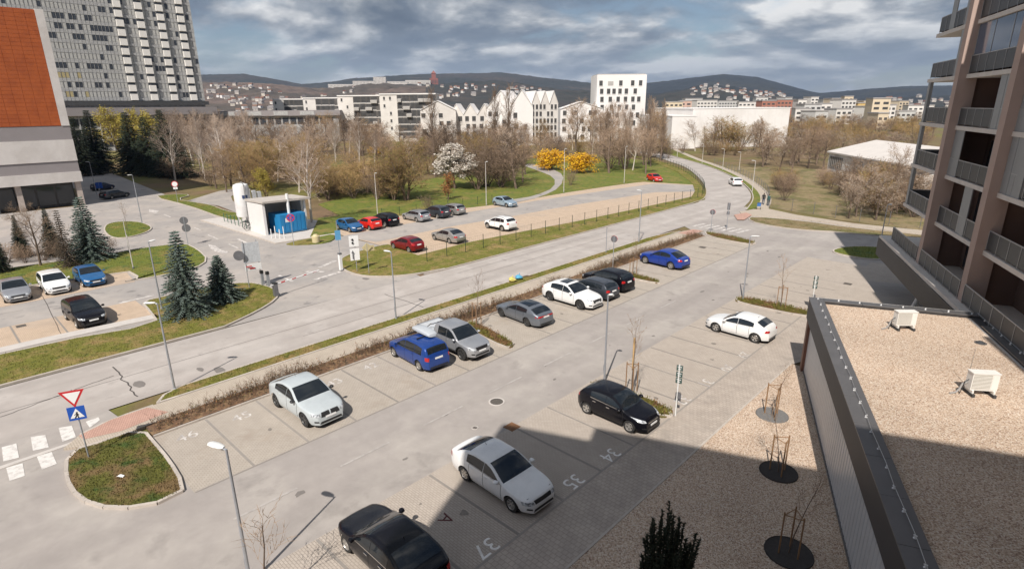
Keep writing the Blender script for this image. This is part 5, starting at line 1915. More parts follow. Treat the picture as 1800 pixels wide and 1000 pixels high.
# pick-up truck
ps = S_pickup()
pk = car('silver pickup truck with a covered bed and chrome roll bar', (-24.78, 21.55), -0.02, ps, P_['silver'], cat='pickup truck', glass=(1.16, 2.0), rear=(3.50, 3.585), doors=(1.35, 2.3, 3.2), windows=[(1.48, 2.27), (2.34, 3.14)], style='seven_dark', plate_r=False, grille=[(-.40, .74), (.40, .74), (.46, .92), (-.46, .92)], clad=True)
bed = MB()
x1, x0 = 3.62 / 2 - 3.64, 3.62 / 2 - 5.30
for sg in (-1, 1):
    bed.b2(x0, x1, min(sg * .92, sg * .82), max(sg * .92, sg * .82), .86, 1.16)
    bed.b2(x0, -2.85, min(sg * .92, sg * .84), max(sg * .92, sg * .84), .52, .862)
    bed.b2(-2.02, x1, min(sg * .92, sg * .84), max(sg * .92, sg * .84), .45, .862)
bed.b2(x0, x1, -.82, .82, .62, .70)
bed.b2(x0, x0 + .07, -.82, .82, .55, 1.15)
bo = bed.build('truck_bed', P_['silver'], pk)
MB().b2(x0 + .08, x1, -.80, .80, 1.09, 1.12).build('bed_cover', mat('bed_cover', (0.50, 0.52, 0.54), .5, .1, 6), bo)
for sg in (-1, 1):
    MB().tube([(x1 - .05, sg * .87, 1.17), (x0 + .05, sg * .87, 1.17)], .022, 6).build('bed_rail', M_BLACKP, pk)
    MB().tube([(x1 - .75, sg * .78, 1.16), (x1 - .35, sg * .76, 1.48), (x1 - .12, sg * .72, 1.55)], .035, 8).build('roll_bar', M_CHROME, pk, True)
    w_ = link('wheel', wheel_meshes(.385, 'seven_dark')[2], pk, (-2.43, sg * .80, .385), 0 if sg > 0 else PI)
    link('tyre', wheel_meshes(.385, 'seven_dark')[0], w_)
    link('rim', wheel_meshes(.385, 'seven_dark')[1], w_)
    MB().b2(x0 - .03, x0 + .02, min(sg * .90, sg * .74), max(sg * .90, sg * .74), .80, 1.10).build('tail_light', M_RED, pk)
MB().tube([(x1 - .12, -.72, 1.55), (x1 - .12, .72, 1.55)], .03, 8).build('roll_bar', M_CHROME, pk, True)
MB().b2(x0 - .16, x0 - .02, -.85, .85, .45, .58).build('rear_bumper', M_CHROME, pk)
MB().b2(-3.3, -1.7, -.55, .55, .35, .60).build('chassis', M_BLACKP, pk)

car('steel grey low estate car with a black glass roof', (-25.85, 28.30), PI - 0.07, S_shooting(), P_['grey'], glass=(1.3, 2.2), rear=(3.75, 4.32), pano=(2.35, 3.45), doors=(1.42, 2.42, 3.22), windows=[(1.62, 2.4), (2.46, 3.5)], style='ten_dark', tail_l=[(.46 * 1.8, .80), (.05, .86), (.05, .90), (.44 * 1.8, .92)])
car('big white SUV with a dark glass roof and its nose to the aisle', (-25.55, 33.55), -0.03, S_big_suv(), P_['white'], glass=(1.47, 2.35), rear=(4.0, 4.65), pano=(2.55, 3.3), doors=(1.55, 2.65, 3.55), windows=[(1.78, 2.6), (2.68, 3.85)], style='ten_dark', grille=[(-.42, .56), (.42, .56), (.50, .80), (-.50, .80)], head=[(.84, .80), (.58, .76), (.56, .83), (.86, .89)], chrome=False)
car('dark grey estate car between the white SUV and a black SUV', (-25.6, 36.05), PI - 0.02, S_wagon(), P_['dgrey'], glass=(1.25, 2.15), rear=(4.12, 4.45), doors=(1.4, 2.4, 3.3), windows=[(1.58, 2.37), (2.44, 3.3), (3.36, 4.0)], rails=True, style='five')
car('black SUV parked at the left of the planted island', (-25.75, 38.65), PI - 0.05, S_suv(), P_['black'], glass=(1.12, 2.0), rear=(3.98, 4.30), doors=(1.3, 2.25, 3.15), windows=[(1.45, 2.22), (2.29, 3.12), (3.2, 3.85)], style='ten', cat='car')
car('bright blue hatchback parked beyond the planted island', (-25.65, 47.95), PI - 0.10, S_coupe_suv(), P_['blue2'], glass=(1.32, 2.2), rear=(3.5, 4.3), doors=(1.45, 2.45, 3.30), windows=[(1.66, 2.42), (2.50, 3.62)], style='ten')
# ---- near lot, right row
car('small black hatchback with chrome window trim', (-13.35, 21.45), -0.02, S_hatch(), P_['black'], glass=(1.02, 1.9), rear=(3.30, 3.72), doors=(1.15, 2.15, 2.95), windows=[(1.30, 2.12), (2.18, 3.05)], chrome=True, style='five', head=[(.80, .70), (.50, .66), (.50, .74), (.82, .86)], tail_l=[(.78, .86), (.60, .84), (.58, 1.12), (.72, 1.16)])
car('white saloon car standing half in the shade', (-13.9, 13.85), -0.03, S_liftback(), P_['white'], glass=(1.26, 2.2), rear=(3.40, 4.15), doors=(1.4, 2.42, 3.25), windows=[(1.58, 2.39), (2.45, 3.42)], style='seven', head=[(.82, .56), (.48, .55), (.48, .66), (.84, .70)], grille=[(-.42, .54), (.42, .54), (.46, .68), (-.46, .68)])
car('black saloon car cut off by the lower edge', (-13.75, 8.45), PI - 0.02, S_liftback(), P_['black'], glass=(1.26, 2.2), rear=(3.40, 4.15), doors=(1.4, 2.42, 3.25), windows=[(1.58, 2.39), (2.45, 3.42)], style='seven', chrome=True)
car('white hatchback parked alone near the gravel roof', (-13.35, 35.95), PI - 0.04, S_mid_hatch(), P_['white'], glass=(1.18, 2.05), rear=(3.48, 3.95), doors=(1.32, 2.3, 3.1), windows=[(1.45, 2.27), (2.33, 3.35)], style='five', tail_l=[(.80, .78), (.46, .80), (.46, .90), (.76, .94)])
# ---- car park by the big building on the left
car('silver saloon car in the left car park, leftmost of three', (-60.2, 4.15), -0.02, S_liftback(), P_['silver'], glass=(1.26, 2.2), rear=(3.40, 4.15), doors=(1.4, 2.42, 3.25), windows=[(1.58, 2.39), (2.45, 3.42)])
car('white estate car between a silver and a blue car', (-60.3, 6.75), 0.0, S_wagon(), P_['white'], glass=(1.25, 2.15), rear=(4.12, 4.45), doors=(1.4, 2.4, 3.3), windows=[(1.58, 2.37), (2.44, 3.3), (3.36, 4.0)], grille=[(-.42, .54), (.42, .54), (.46, .68), (-.46, .68)])
car('blue hatchback beside a white estate car, before the spruces', (-60.4, 9.3), 0.03, S_mid_hatch(), P_['mblue'], glass=(1.18, 2.05), rear=(3.48, 3.95), doors=(1.32, 2.3, 3.1), windows=[(1.45, 2.27), (2.33, 3.35)])
car('black SUV alone on the orange paving at the left', (-49.1, 6.75), 0.06, S_suv(), P_['black'], glass=(1.12, 2.0), rear=(3.98, 4.30), doors=(1.3, 2.25, 3.15), windows=[(1.45, 2.22), (2.29, 3.12), (3.2, 3.85)])
car('dark car in the shade beside the orange building', (-117.5, 24.3), 2.0, S_wagon(), P_['dgrey'], glass=(1.25, 2.15), rear=(4.12, 4.45), doors=(1.4, 2.4, 3.3), windows=[(1.58, 2.37), (2.44, 3.3), (3.36, 4.0)])
car('dark car behind a blue sign near the orange building', (-131.5, 25.5), 2.0, S_hatch(), P_['navy'], glass=(1.02, 1.9), rear=(3.30, 3.72), doors=(1.15, 2.15, 2.95), windows=[(1.30, 2.12), (2.18, 3.05)])
# ---- far car park, back row then front row
W_ = dict(glass=(1.25, 2.15), rear=(4.12, 4.45), doors=(1.4, 2.4, 3.3), windows=[(1.58, 2.37), (2.44, 3.3), (3.36, 4.0)])
H_ = dict(glass=(1.18, 2.05), rear=(3.48, 3.95), doors=(1.32, 2.3, 3.1), windows=[(1.45, 2.27), (2.33, 3.35)])
U_ = dict(glass=(1.12, 2.0), rear=(3.98, 4.30), doors=(1.3, 2.25, 3.15), windows=[(1.45, 2.22), (2.29, 3.12), (3.2, 3.85)])
car('navy blue car nearest the kiosk in the far car park', (-62.8, 36.75), 0.0, S_mid_hatch(), P_['mblue'], **H_)
car('red hatchback next to a black SUV in the far car park', (-62.0, 39.0), PI, S_hatch(), P_['vred'], glass=(1.02, 1.9), rear=(3.30, 3.72), doors=(1.15, 2.15, 2.95), windows=[(1.30, 2.12), (2.18, 3.05)])
car('black SUV right of the red hatchback in the far car park', (-62.3, 41.6), PI, S_suv(), P_['black'], **U_)
car('silver estate car in the middle of the far back row', (-61.8, 46.2), PI, S_wagon(), P_['silver'], rails=True, **W_)
car('black SUV between two silver estates in the far car park', (-61.6, 49.6), PI, S_suv(), P_['dgrey'], **U_)
car('silver estate car at the right end of the far back row', (-61.9, 52.6), PI, S_wagon(), P_['warm'], rails=True, **W_)
car('sky blue hatchback standing alone against the meadow', (-60.6, 62.2), -0.06, S_mid_hatch(), P_['sky'], **H_)
car('dark red saloon car nearest the rounded grass nose', (-49.2, 35.4), PI + .02, S_mid_hatch(), P_['dred'], **H_)
car('grey saloon car in the front row of the far car park', (-49.0, 41.0), PI - .02, S_liftback(), P_['warm'], glass=(1.26, 2.2), rear=(3.40, 4.15), doors=(1.4, 2.42, 3.25), windows=[(1.58, 2.39), (2.45, 3.42)])
car('white SUV by the fence of the far car park', (-49.2, 49.6), PI - .03, S_suv(), P_['white'], rails=True, clad=True, **U_)
car('bright red car at the far end of the car park', (-58.5, 103.0), -0.55, S_mid_hatch(), P_['vred'], **H_)
car('white car driving away on the bend of the street', (-44.0, 107.5), 2.18, S_wagon(), P_['white'], name='driving_car', group=None, **W_)

# ------------------------------------------------------------------ trees and shrubs
M_BARK = mat('bark_brown', (0.16, 0.115, 0.085), .95, .25, 3, obj_coords=True, rnd=.25)
M_BARK_P = mat('bark_pale', (0.60, 0.54, 0.48), .9, .2, 3, obj_coords=True, second=(.16, .12, .10), smix=(.58, .64), sscale=2.5, rnd=.1)
M_TWIG = mat('twigs_brown', (0.29, 0.205, 0.14), .95, .2, .6, obj_coords=True, rnd=.30)
M_TWIG_O = mat('twigs_ochre', (0.35, 0.228, 0.105), .95, .2, .6, obj_coords=True, rnd=.25)
M_TWIG_P = mat('twigs_pale', (0.44, 0.34, 0.265), .95, .2, .6, obj_coords=True, rnd=.25)
M_TWIG_D = mat('twigs_dark', (0.11, 0.075, 0.05), .95, .2, .6, obj_coords=True, rnd=.25)
M_BUD = mat('buds_green', (0.20, 0.21, 0.04), .9, .2, 1, obj_coords=True, rnd=.2)
M_BLOSSOM = mat('blossom_white', (0.68, 0.63, 0.56), .9, .12, 1.5, obj_coords=True)
M_BLOSSOM2 = mat('blossom_cream', (0.40, 0.335, 0.27), .9, .2, 1.5, obj_coords=True)
M_FORSY = mat('forsythia_yellow', (0.82, 0.49, 0.008), .8, .15, 1.5, obj_coords=True, second=(.64, .35, .006), sscale=1.2)
M_YELG = mat('willow_yellow', (0.36, 0.30, 0.045), .9, .2, 1, obj_coords=True)
M_NEEDLE = mat('needles_dark', (0.022, 0.034, 0.016), .9, .3, 1.2, obj_coords=True, rnd=.2)
M_NEEDLE_B = mat('needles_blue', (0.125, 0.165, 0.145), .9, .3, 1.5, obj_coords=True, second=(.06, .085, .06), sscale=1.6)
M_NEEDLE_V = mat('needles_black', (0.020, 0.028, 0.014), .9, .3, 2, obj_coords=True)
M_DEADLEAF = mat('dead_leaves', (0.30, 0.12, 0.035), .9, .25, 1.5, obj_coords=True)


def rand_unit(rng):
    z = rng.uniform(-1, 1)
    a = rng.uniform(0, 2 * PI)
    r_ = math.sqrt(1 - z * z)
    return Vector((r_ * math.cos(a), r_ * math.sin(a), z))


class TwigSet:
    """thin three-sided spikes / small leaf quads gathered in numpy lists"""

    def __init__(self):
        self.v, self.f = [], []

    def spike(self, a, b, w_, side=None):
        d = b - a
        s_ = side if side is not None else d.cross(Vector((0.3, 0.7, 0.2)))
        if s_.length < 1e-6:
            s_ = Vector((1, 0, 0))
        s_ = s_.normalized() * w_
        t_ = d.cross(s_)
        if t_.length > 1e-9:
            t_ = t_.normalized() * w_
        o = len(self.v)
        self.v += [tuple(a + s_), tuple(a - s_ * .5 + t_ * .8), tuple(a - s_ * .5 - t_ * .8), tuple(b)]
        self.f += [(o, o + 1, o + 3), (o + 1, o + 2, o + 3), (o + 2, o, o + 3)]

    def leaf(self, p, n, size, rng):
        a = n.orthogonal().normalized()
        b = n.cross(a)
        an = rng.uniform(0, 2 * PI)
        u = (a * math.cos(an) + b * math.sin(an)) * size
        v = (-a * math.sin(an) + b * math.cos(an)) * size * rng.uniform(.5, 1)
        o = len(self.v)
        self.v += [tuple(p - u), tuple(p + v), tuple(p + u), tuple(p - v)]
        self.f.append((o, o + 1, o + 2, o + 3))

    def mesh(self, name, m):
        me = bpy.data.meshes.new(name)
        me.from_pydata(self.v, [], self.f)
        me.materials.append(m)
        return me


def grow(seed, h, spread, trunk_r, levels=4, upright=.55, clear=.22, nbr=(9, 5, 5, 4), twig_w=.014, lens=(.42, .5, .55, .6), stems=1, droop=0.0, first=None):
    """branching skeleton: returns tube mesh data for wood and a TwigSet; unit: metres"""
    rng = random.Random(seed)
    wood = MB()
    tw_ = TwigSet()
    tips = []

    def branch(p, d, ln, r0, lev):
        n = 4 if lev < 2 else 3
        pts = [p]
        rads = [r0]
        q = p.copy()
        dd = d.normalized()
        for i in range(n):
            up = Vector((0, 0, 1)) * (.10 * upright) - Vector((0, 0, 1)) * droop * (.12 if lev >= 2 else 0)
            dd = (dd + rand_unit(rng) * (.10 if lev == 0 else .22) + up).normalized()
            q = q + dd * ln / n
            pts.append(q.copy())
            rads.append(max(.008, r0 * (1 - .72 * (i + 1) / n)))
        if lev <= 2 and r0 > .016:
            wood.tube(pts, rads, 7 if lev == 0 else (5 if lev == 1 else 3), cap=False)
        else:
            for a, b in zip(pts, pts[1:]):
                tw_.spike(a, b + (b - a) * .1, max(twig_w, .6 * r0))
        if lev >= levels:
            tips.append((q, dd))
            for _ in range(2):
                e = q - dd * ln * rng.uniform(0, .6)
                tw_.spike(e, e + (dd + rand_unit(rng) * .8).normalized() * ln * .55, twig_w * .8)
            return
        k = nbr[min(lev, len(nbr) - 1)]
        for j in range(k):
            t = (clear if lev == 0 else .18) + (1 - (clear if lev == 0 else .18)) * (j + rng.uniform(.2, .8)) / k
            i = min(int(t * n), n - 1)
            fr = t * n - i
            bp = pts[i].lerp(pts[i + 1], fr)
            ax = (pts[i + 1] - pts[i]).normalized()
            a_ = j * 2.4 + rng.uniform(-.5, .5) + lev
            o_ = ax.orthogonal().normalized()
            o_ = Matrix.Rotation(a_, 3, ax) @ o_
            ang = spread * rng.uniform(.75, 1.2) * (1 - .25 * t)
            nd = (ax * math.cos(ang) + o_ * math.sin(ang))
            l2 = ln * lens[min(lev, len(lens) - 1)] * (1.15 - .55 * t if lev == 0 else rng.uniform(.75, 1.1))
            branch(bp, nd, l2, rads[i] * (.45 if lev == 0 else .55), lev + 1)

    if stems == 1:
        branch(Vector((0, 0, 0)), Vector((0, 0, 1)), h * .86, trunk_r, 0)
    else:
        for s_ in range(stems):
            a_ = 2 * PI * s_ / stems + rng.uniform(-.3, .3)
            tl = rng.uniform(.15, .5) * spread
            branch(Vector((.15 * math.cos(a_), .15 * math.sin(a_), 0)), Vector((math.cos(a_) * tl, math.sin(a_) * tl, 1)), h * rng.uniform(.7, .95), trunk_r, 0)
    return wood, tw_, tips, rng


TREES = {}


def tree_kind(key, seed, h, m_wood, m_twig, leaf=None, leaf_m=None, leaf_n=0, leaf_size=.08, **k):
    wood, tw_, tips, rng = grow(seed, h, **k)
    zmax = max(p[0].z for p in tips)
    me_w = wood.mesh('trunk', m_wood, True, 60)
    me_t = tw_.mesh('crown', m_twig)
    me_l = None
    if leaf_n:
        ls = TwigSet()
        for (p, d) in tips:
            for _ in range(leaf_n):
                ls.leaf(p - d * rng.uniform(-.15, .55) + rand_unit(rng) * leaf_size * 2.2, rand_unit(rng), leaf_size * rng.uniform(.6, 1.2), rng)
        me_l = ls.mesh(leaf or 'leaves', leaf_m)
    TREES[key] = (me_w, me_t, me_l, zmax)


tree_kind('broad0', 1, 10, M_BARK, M_TWIG, spread=.80, trunk_r=.19, twig_w=.016, nbr=(10, 6, 5, 4))
tree_kind('broad1', 2, 10, M_BARK, M_TWIG, spread=.70, trunk_r=.17, twig_w=.016, nbr=(11, 6, 5, 4), upright=.8)
tree_kind('broad2', 3, 10, M_BARK, M_TWIG_O, spread=.85, trunk_r=.19, twig_w=.017, nbr=(10, 6, 5, 4), clear=.12)
tree_kind('willow', 4, 10, M_BARK, M_TWIG_O, spread=.75, trunk_r=.15, twig_w=.017, nbr=(9, 6, 6, 3), stems=4, clear=.15, leaf='buds', leaf_m=M_BUD, leaf_n=1, leaf_size=.05)
tree_kind('thicket', 5, 6, M_BARK, M_TWIG, spread=.75, trunk_r=.06, twig_w=.016, nbr=(8, 5, 4), stems=6, clear=.08, levels=3)
tree_kind('thicket_o', 6, 6, M_BARK, M_TWIG_O, spread=.75, trunk_r=.06, twig_w=.016, nbr=(8, 5, 4), stems=6, clear=.08, levels=3, leaf='buds', leaf_m=M_BUD, leaf_n=1, leaf_size=.05)
tree_kind('birch0', 7, 12, M_BARK_P, M_TWIG_P, spread=.52, trunk_r=.14, twig_w=.016, nbr=(14, 6, 5, 3), lens=(.34, .5, .55, .6), upright=.9, droop=.6)
tree_kind('birch1', 8, 12, M_BARK_P, M_TWIG_P, spread=.48, trunk_r=.13, twig_w=.016, nbr=(13, 6, 5, 3), lens=(.33, .5, .55, .6), upright=.9, clear=.3)
tree_kind('poplar', 9, 14, M_BARK, M_TWIG, spread=.38, trunk_r=.18, twig_w=.017, nbr=(18, 6, 4, 3), lens=(.30, .5, .5, .6), upright=1.3, clear=.10)
tree_kind('dark0', 10, 10, M_BARK, M_TWIG_D, spread=.8, trunk_r=.18, twig_w=.017, nbr=(10, 6, 5, 4))
tree_kind('cream', 11, 8, M_BARK, M_TWIG, spread=.75, trunk_r=.12, twig_w=.015, nbr=(9, 6, 5, 3), clear=.1, leaf='blossom', leaf_m=M_BLOSSOM2, leaf_n=2, leaf_size=.06)
tree_kind('white', 12, 6.5, M_BARK, M_TWIG_D, spread=.75, trunk_r=.12, twig_w=.012, nbr=(10, 6, 5, 3), clear=.22, leaf='blossom', leaf_m=M_BLOSSOM, leaf_n=12, leaf_size=.10)
tree_kind('forsythia', 13, 3.0, M_BARK, M_TWIG_O, spread=.9, trunk_r=.04, twig_w=.01, nbr=(8, 5, 4), stems=9, clear=.05, levels=3, leaf='blossom', leaf_m=M_FORSY, leaf_n=4, leaf_size=.085)
tree_kind('yellowwillow', 14, 9, M_BARK, M_TWIG_O, spread=.7, trunk_r=.15, twig_w=.013, nbr=(9, 6, 5, 3), stems=2, clear=.1, leaf='catkins', leaf_m=M_YELG, leaf_n=4, leaf_size=.10)
tree_kind('young', 15, 3.6, M_BARK, M_TWIG, spread=.55, trunk_r=.028, twig_w=.007, nbr=(9, 4, 3), lens=(.36, .5, .5), clear=.42, levels=2, upright=.9)
tree_kind('young2', 16, 2.6, M_BARK, M_TWIG, spread=.6, trunk_r=.020, twig_w=.006, nbr=(8, 5, 3), lens=(.34, .5, .5), clear=.5, levels=2, upright=.7)
tree_kind('rusty', 17, 3.6, M_BARK, M_TWIG, spread=.6, trunk_r=.06, twig_w=.012, nbr=(16, 6, 4), lens=(.36, .5, .5), clear=.06, levels=2, leaf='leaves', leaf_m=M_DEADLEAF, leaf_n=10, leaf_size=.08)


def conifer(key, seed, h, r, m_needle, nw=15, dense=1.0, droop=.25, irregular=.15):
    rng = random.Random(seed)
    wood = MB()
    wood.tube([(0, 0, 0), (0, 0, h * .55), (0, 0, h)], [.020 * h, .012 * h, .01], 7)
    ls = TwigSet()
    nwh = int(nw * 2.0)
    for i in range(nwh):
        t = .05 + .95 * i / nwh
        z = h * t
        rr2 = r * (1 - t) ** 1.0 * rng.uniform(1 - irregular, 1 + irregular) + .12
        nb = max(4, int((6 + 6 * (1 - t)) * dense))
        for j in range(nb):
            a_ = 2 * PI * (j + rng.uniform(-.3, .3)) / nb + i * .7
            L_ = rr2 * rng.uniform(.75, 1.08)
            d = Vector((math.cos(a_), math.sin(a_), 0))
            dz = -droop * L_ * rng.uniform(.5, 1.3) + .25 * t * L_
            sd = Vector((-d.y, d.x, 0))
            if L_ > .5:
                wood.tube([(0, 0, z), tuple(d * L_ + Vector((0, 0, z + dz)))], [.015 + .006 * L_, .006], 3, cap=False)
            ns = max(3, int(L_ / .20 * dense))
            for q_ in range(ns):
                u = (q_ + .6) / ns
                p = Vector((0, 0, z)) + d * L_ * u + Vector((0, 0, dz * u * u + .05 * math.sin(u * PI)))
                for sg in (-1, 1):
                    ln = (.16 + .30 * (1 - u) * L_ * .7) * rng.uniform(.7, 1.2)
                    tip_ = p + (d * .8 + sd * sg * rng.uniform(.5, 1.0) + Vector((0, 0, rng.uniform(-.25, .15)))).normalized() * ln
                    ls.spike(p, tip_, .062 * rng.uniform(.7, 1.2))
                ls.spike(p, p + (d + Vector((0, 0, rng.uniform(-.1, .4)))).normalized() * .24, .06)
    TREES[key] = (wood.mesh('trunk', M_BARK, True, 60), ls.mesh('crown', m_needle), None, h)


conifer('spruce', 21, 8, 2.5, M_NEEDLE, 23, 1.1)
conifer('spruce_thin', 24, 7, 1.6, mat('needles_brownish', (0.06, 0.045, 0.028), .9, .3, 1.2, obj_coords=True), 13, .8, .35, .3)
conifer('blue0', 22, 6, 2.1, M_NEEDLE_B, 14, 1.1)
conifer('blue1', 23, 4.5, 2.1, M_NEEDLE_B, 12, 1.2, .2)


def plant_tree(key, name, label, cat, p, h, group=None, rz=None, wide=1.0, rng=random.Random(77)):
    me_w, me_t, me_l, zm = TREES[key]
    s_ = h / zm
    t = thing(name, label, cat, (p[0], p[1], 0.0), rng.uniform(0, 6.28) if rz is None else rz, group)
    t.scale = (s_ * wide, s_ * wide, s_)
    link('trunk', me_w, t)
    c_ = link('crown', me_t, t)
    if me_l:
        link('blossom' if 'blossom' in me_l.name or 'catkin' in me_l.name else ('leaves' if 'leaves' in me_l.name else 'buds'), me_l, c_)
    return t


# named trees of the park
plant_tree('birch0', 'birch_tree', 'tall pale birch right behind the white shelter', 'tree', (-70.7, 35.81), 13.5, wide=1.25)
plant_tree('birch1', 'birch_tree', 'pale birch before the stepped housing, ahead of a lawn', 'tree', (-122.76, 75.9), 13.5)
plant_tree('birch1', 'birch_tree', 'slanting pale birch at the edge of the dark spruces', 'tree', (-147.17, 48.2), 15.0)
plant_tree('willow', 'bare_tree', 'round bushy bare tree left of the white blossoming tree', 'tree', (-76.74, 55.76), 10.2, wide=1.7)
plant_tree('white', 'blossom_tree', 'white blossoming tree behind the far car park', 'tree', (-80.85, 69.81), 8.3, wide=1.75)
plant_tree('rusty', 'young_tree', 'small tree with rusty brown leaves before the white blossoms', 'tree', (-71.52, 60.2), 4.4, wide=1.2)
for i, (p, h_, l_) in enumerate((((-87.98, 105.65), 4.2, 'left one of two big yellow forsythia bushes'), ((-78.75, 105.42), 3.9, 'right one of two big yellow forsythia bushes'))):
    plant_tree('forsythia', 'forsythia_bush', l_, 'bush', p, h_ * 1.15, wide=1.65)
plant_tree('forsythia', 'forsythia_bush', 'small yellow bush on the lawn among the bare trees', 'bush', (-154.84, 102.18), 3.2, wide=1.4)
for i, (p, h_, w_, l_) in enumerate((((-166.69, 32.29), 14.5, 1.1, 'dark spruce beside the orange building'), ((-163.55, 28.86), 13.0, 1.0, 'dark spruce half hidden by the orange building'),
                                     ((-158.03, 37.82), 14.0, 1.15, 'dark spruce at the left of the clump'), ((-152.04, 39.74), 13.0, 1.2, 'dark spruce in the middle of the clump'), ((-146.27, 41.59), 14.5, 1.1, 'dark spruce at the right of the clump'), ((-141.54, 42.69), 9.5, 1.3, 'low dark spruce at the clump\'s right edge'))):
    plant_tree('spruce', 'spruce_tree', l_, 'spruce', p, h_, wide=w_)
plant_tree('yellowwillow', 'willow_tree', 'yellow flowering willow under the tower, left one', 'tree', (-211.32, 48.06), 15.5, wide=1.3)
plant_tree('yellowwillow', 'willow_tree', 'yellow flowering willow under the tower, right one', 'tree', (-205.37, 52.7), 15.0, wide=1.3)
plant_tree('yellowwillow', 'willow_tree', 'yellow tinged bush behind the white tank', 'tree', (-94.56, 40.58), 5.5, wide=1.2)
# left car park
plant_tree('blue0', 'blue_spruce', 'tall blue spruce on the island between the car parks', 'spruce', (-44.58, 12.21), 6.42, wide=.95)
plant_tree('blue1', 'blue_spruce', 'shorter blue spruce on the island, right of the tall one', 'spruce', (-46.06, 15.2), 3.81, wide=1.0)
plant_tree('blue0', 'blue_spruce', 'blue spruce behind the blue hatchback', 'spruce', (-69.37, 11.24), 6.51, wide=1.05)
plant_tree('spruce_thin', 'thin_spruce', 'sparse brownish spruce behind the white estate car', 'spruce', (-67.96, 9.07), 5.67, wide=.9)
plant_tree('spruce', 'dark_spruce', 'dark spruce cut by the left edge', 'spruce', (-70.39, 4.25), 4.77, wide=.75)
plant_tree('broad0', 'bare_tree', 'bare brown tree behind the silver saloon at the left', 'tree', (-70.61, 7.26), 6.48, wide=1.1)

plant_tree('spruce', 'dark_spruce', 'dark spruce behind the bare tree at the left', 'spruce', (-74.63, 9.02), 5.04, wide=.8)
plant_tree('spruce', 'dark_spruce', 'dark spruce behind the silver saloon, left of the bare tree', 'spruce', (-76.54, 6.7), 4.43, wide=.8)
for k, (p, h_) in enumerate((((-74.75, 5.27), 2.2), ((-73.44, 6.44), 1.8), ((-73.04, 7.97), 2.0), ((-72.57, 9.3), 2.1), ((-72.67, 10.77), 1.9), ((-72.84, 12.56), 1.7), ((-73.12, 13.66), 1.5))):
    plant_tree('thicket', 'hedge_bush', 'brown hedge bush behind the left car park, number %s from the left' % ('one', 'two', 'three', 'four', 'five', 'six', 'seven')[k], 'bush', p, h_, 'hedge bushes behind the left car park', wide=1.6)
# the park's mass of bare trees: scattered, kept off the lawns and paths
rng = random.Random(42)
SPOTS = []


def scatter(sector, n, kinds, hr, lab, nm, grp, mind=3.0):
    """trees at random inside a four-cornered patch of ground"""
    k = 0
    tries = 0
    A, B, C_, D_ = [Vector(q) for q in sector]
    while k < n and tries < n * 30:
        tries += 1
        u, v = rng.random(), rng.random()
        q = A.lerp(B, u).lerp(D_.lerp(C_, u), v)
        p = (q.x, q.y)
        if any((p[0] - a) ** 2 + (p[1] - b) ** 2 < mind * mind for a, b in SPOTS):
            continue
        SPOTS.append(p)
        plant_tree(rng.choice(kinds), nm, lab, 'tree' if 'tree' in nm else 'bush', p, rng.uniform(*hr), grp, wide=rng.uniform(1.25, 1.75) * (.75 if hr[1] > 13 else 1), rng=rng)
        k += 1


scatter(((-247.94, 72.22), (-216.59, 95.57), (-120.49, 52.27), (-136.83, 38.74)), 40, ['birch0', 'birch1', 'broad1', 'birch1', 'dark0'], (11, 15), 'bare pale or brown tree in the grove right of the spruces', 'grove_tree', 'trees of the grove right of the spruces', 3.2)
scatter(((-150.87, 53.15), (-130.68, 69.49), (-92.05, 48.43), (-105.95, 36.65)), 26, ['broad2', 'willow', 'broad0', 'birch0'], (7, 10), 'ochre bare tree in the thicket behind the white tank and shelter', 'thicket_tree', 'trees of the thicket behind the shelter', 3.5)
scatter(((-222.03, 91.52), (-186.51, 117.98), (-134.2, 84.49), (-158.83, 64.87)), 30, ['broad0', 'broad2', 'dark0', 'birch0'], (9, 14), 'bare tree before the low wing and stepped housing', 'park_tree', 'bare trees before the stepped housing', 4)
scatter(((-98.57, 51.99), (-87.17, 61.58), (-77.82, 54.84), (-87.96, 46.2)), 20, ['thicket', 'thicket_o', 'willow'], (4.5, 6.5), 'bare brown bush at the back of the meadow right of the shelter', 'park_bush', 'bare bushes along the meadow', 2.2)
scatter(((-186.51, 117.98), (-133.07, 157.79), (-87.8, 104.19), (-121.89, 76.6)), 42, ['broad0', 'broad1', 'broad2', 'birch0', 'birch1', 'dark0'], (8, 12), 'bare brown tree before the white gabled houses', 'park_tree', 'bare trees before the gabled houses', 4)
scatter(((-96.21, 89.72), (-87.48, 96.84), (-68.76, 76.12), (-75.59, 70.37)), 12, ['broad0', 'willow', 'thicket', 'dark0', 'broad1'], (6.5, 10.5), 'bare brown tree around the white blossoming tree', 'park_tree', 'bare trees around the blossoming tree', 3.2)
scatter(((-113.67, 86.54), (-101.71, 96.19), (-88.54, 83.67), (-98.88, 75.14)), 12, ['broad0', 'broad1', 'dark0'], (7.5, 10.5), 'bare brown tree right behind the white blossoming tree', 'park_tree', 'bare trees behind the blossoming tree', 3.0)
scatter(((-247.94, 72.22), (-200.51, 107.55), (-102.18, 53.96), (-124.71, 35.09)), 22, ['thicket', 'thicket_o', 'thicket'], (3.5, 6.0), 'bare undergrowth bush in the grove between tower and shelter', 'grove_bush', 'undergrowth of the grove', 2.6)
scatter(((-212.35, 114), (-145.74, 162.94), (-94.34, 105.48), (-135.69, 72.22)), 30, ['thicket', 'thicket_o', 'thicket'], (3.5, 6.5), 'bare undergrowth bush before the white housing', 'park_bush', 'undergrowth before the housing', 3.0)
scatter(((-145.74, 162.94), (-104.02, 193.58), (-76.24, 142.47), (-106.27, 118.81)), 28, ['thicket', 'thicket_o', 'thicket'], (3.5, 6.0), 'bare undergrowth bush below the cube tower', 'park_bush', 'undergrowth below the cube tower', 2.6)
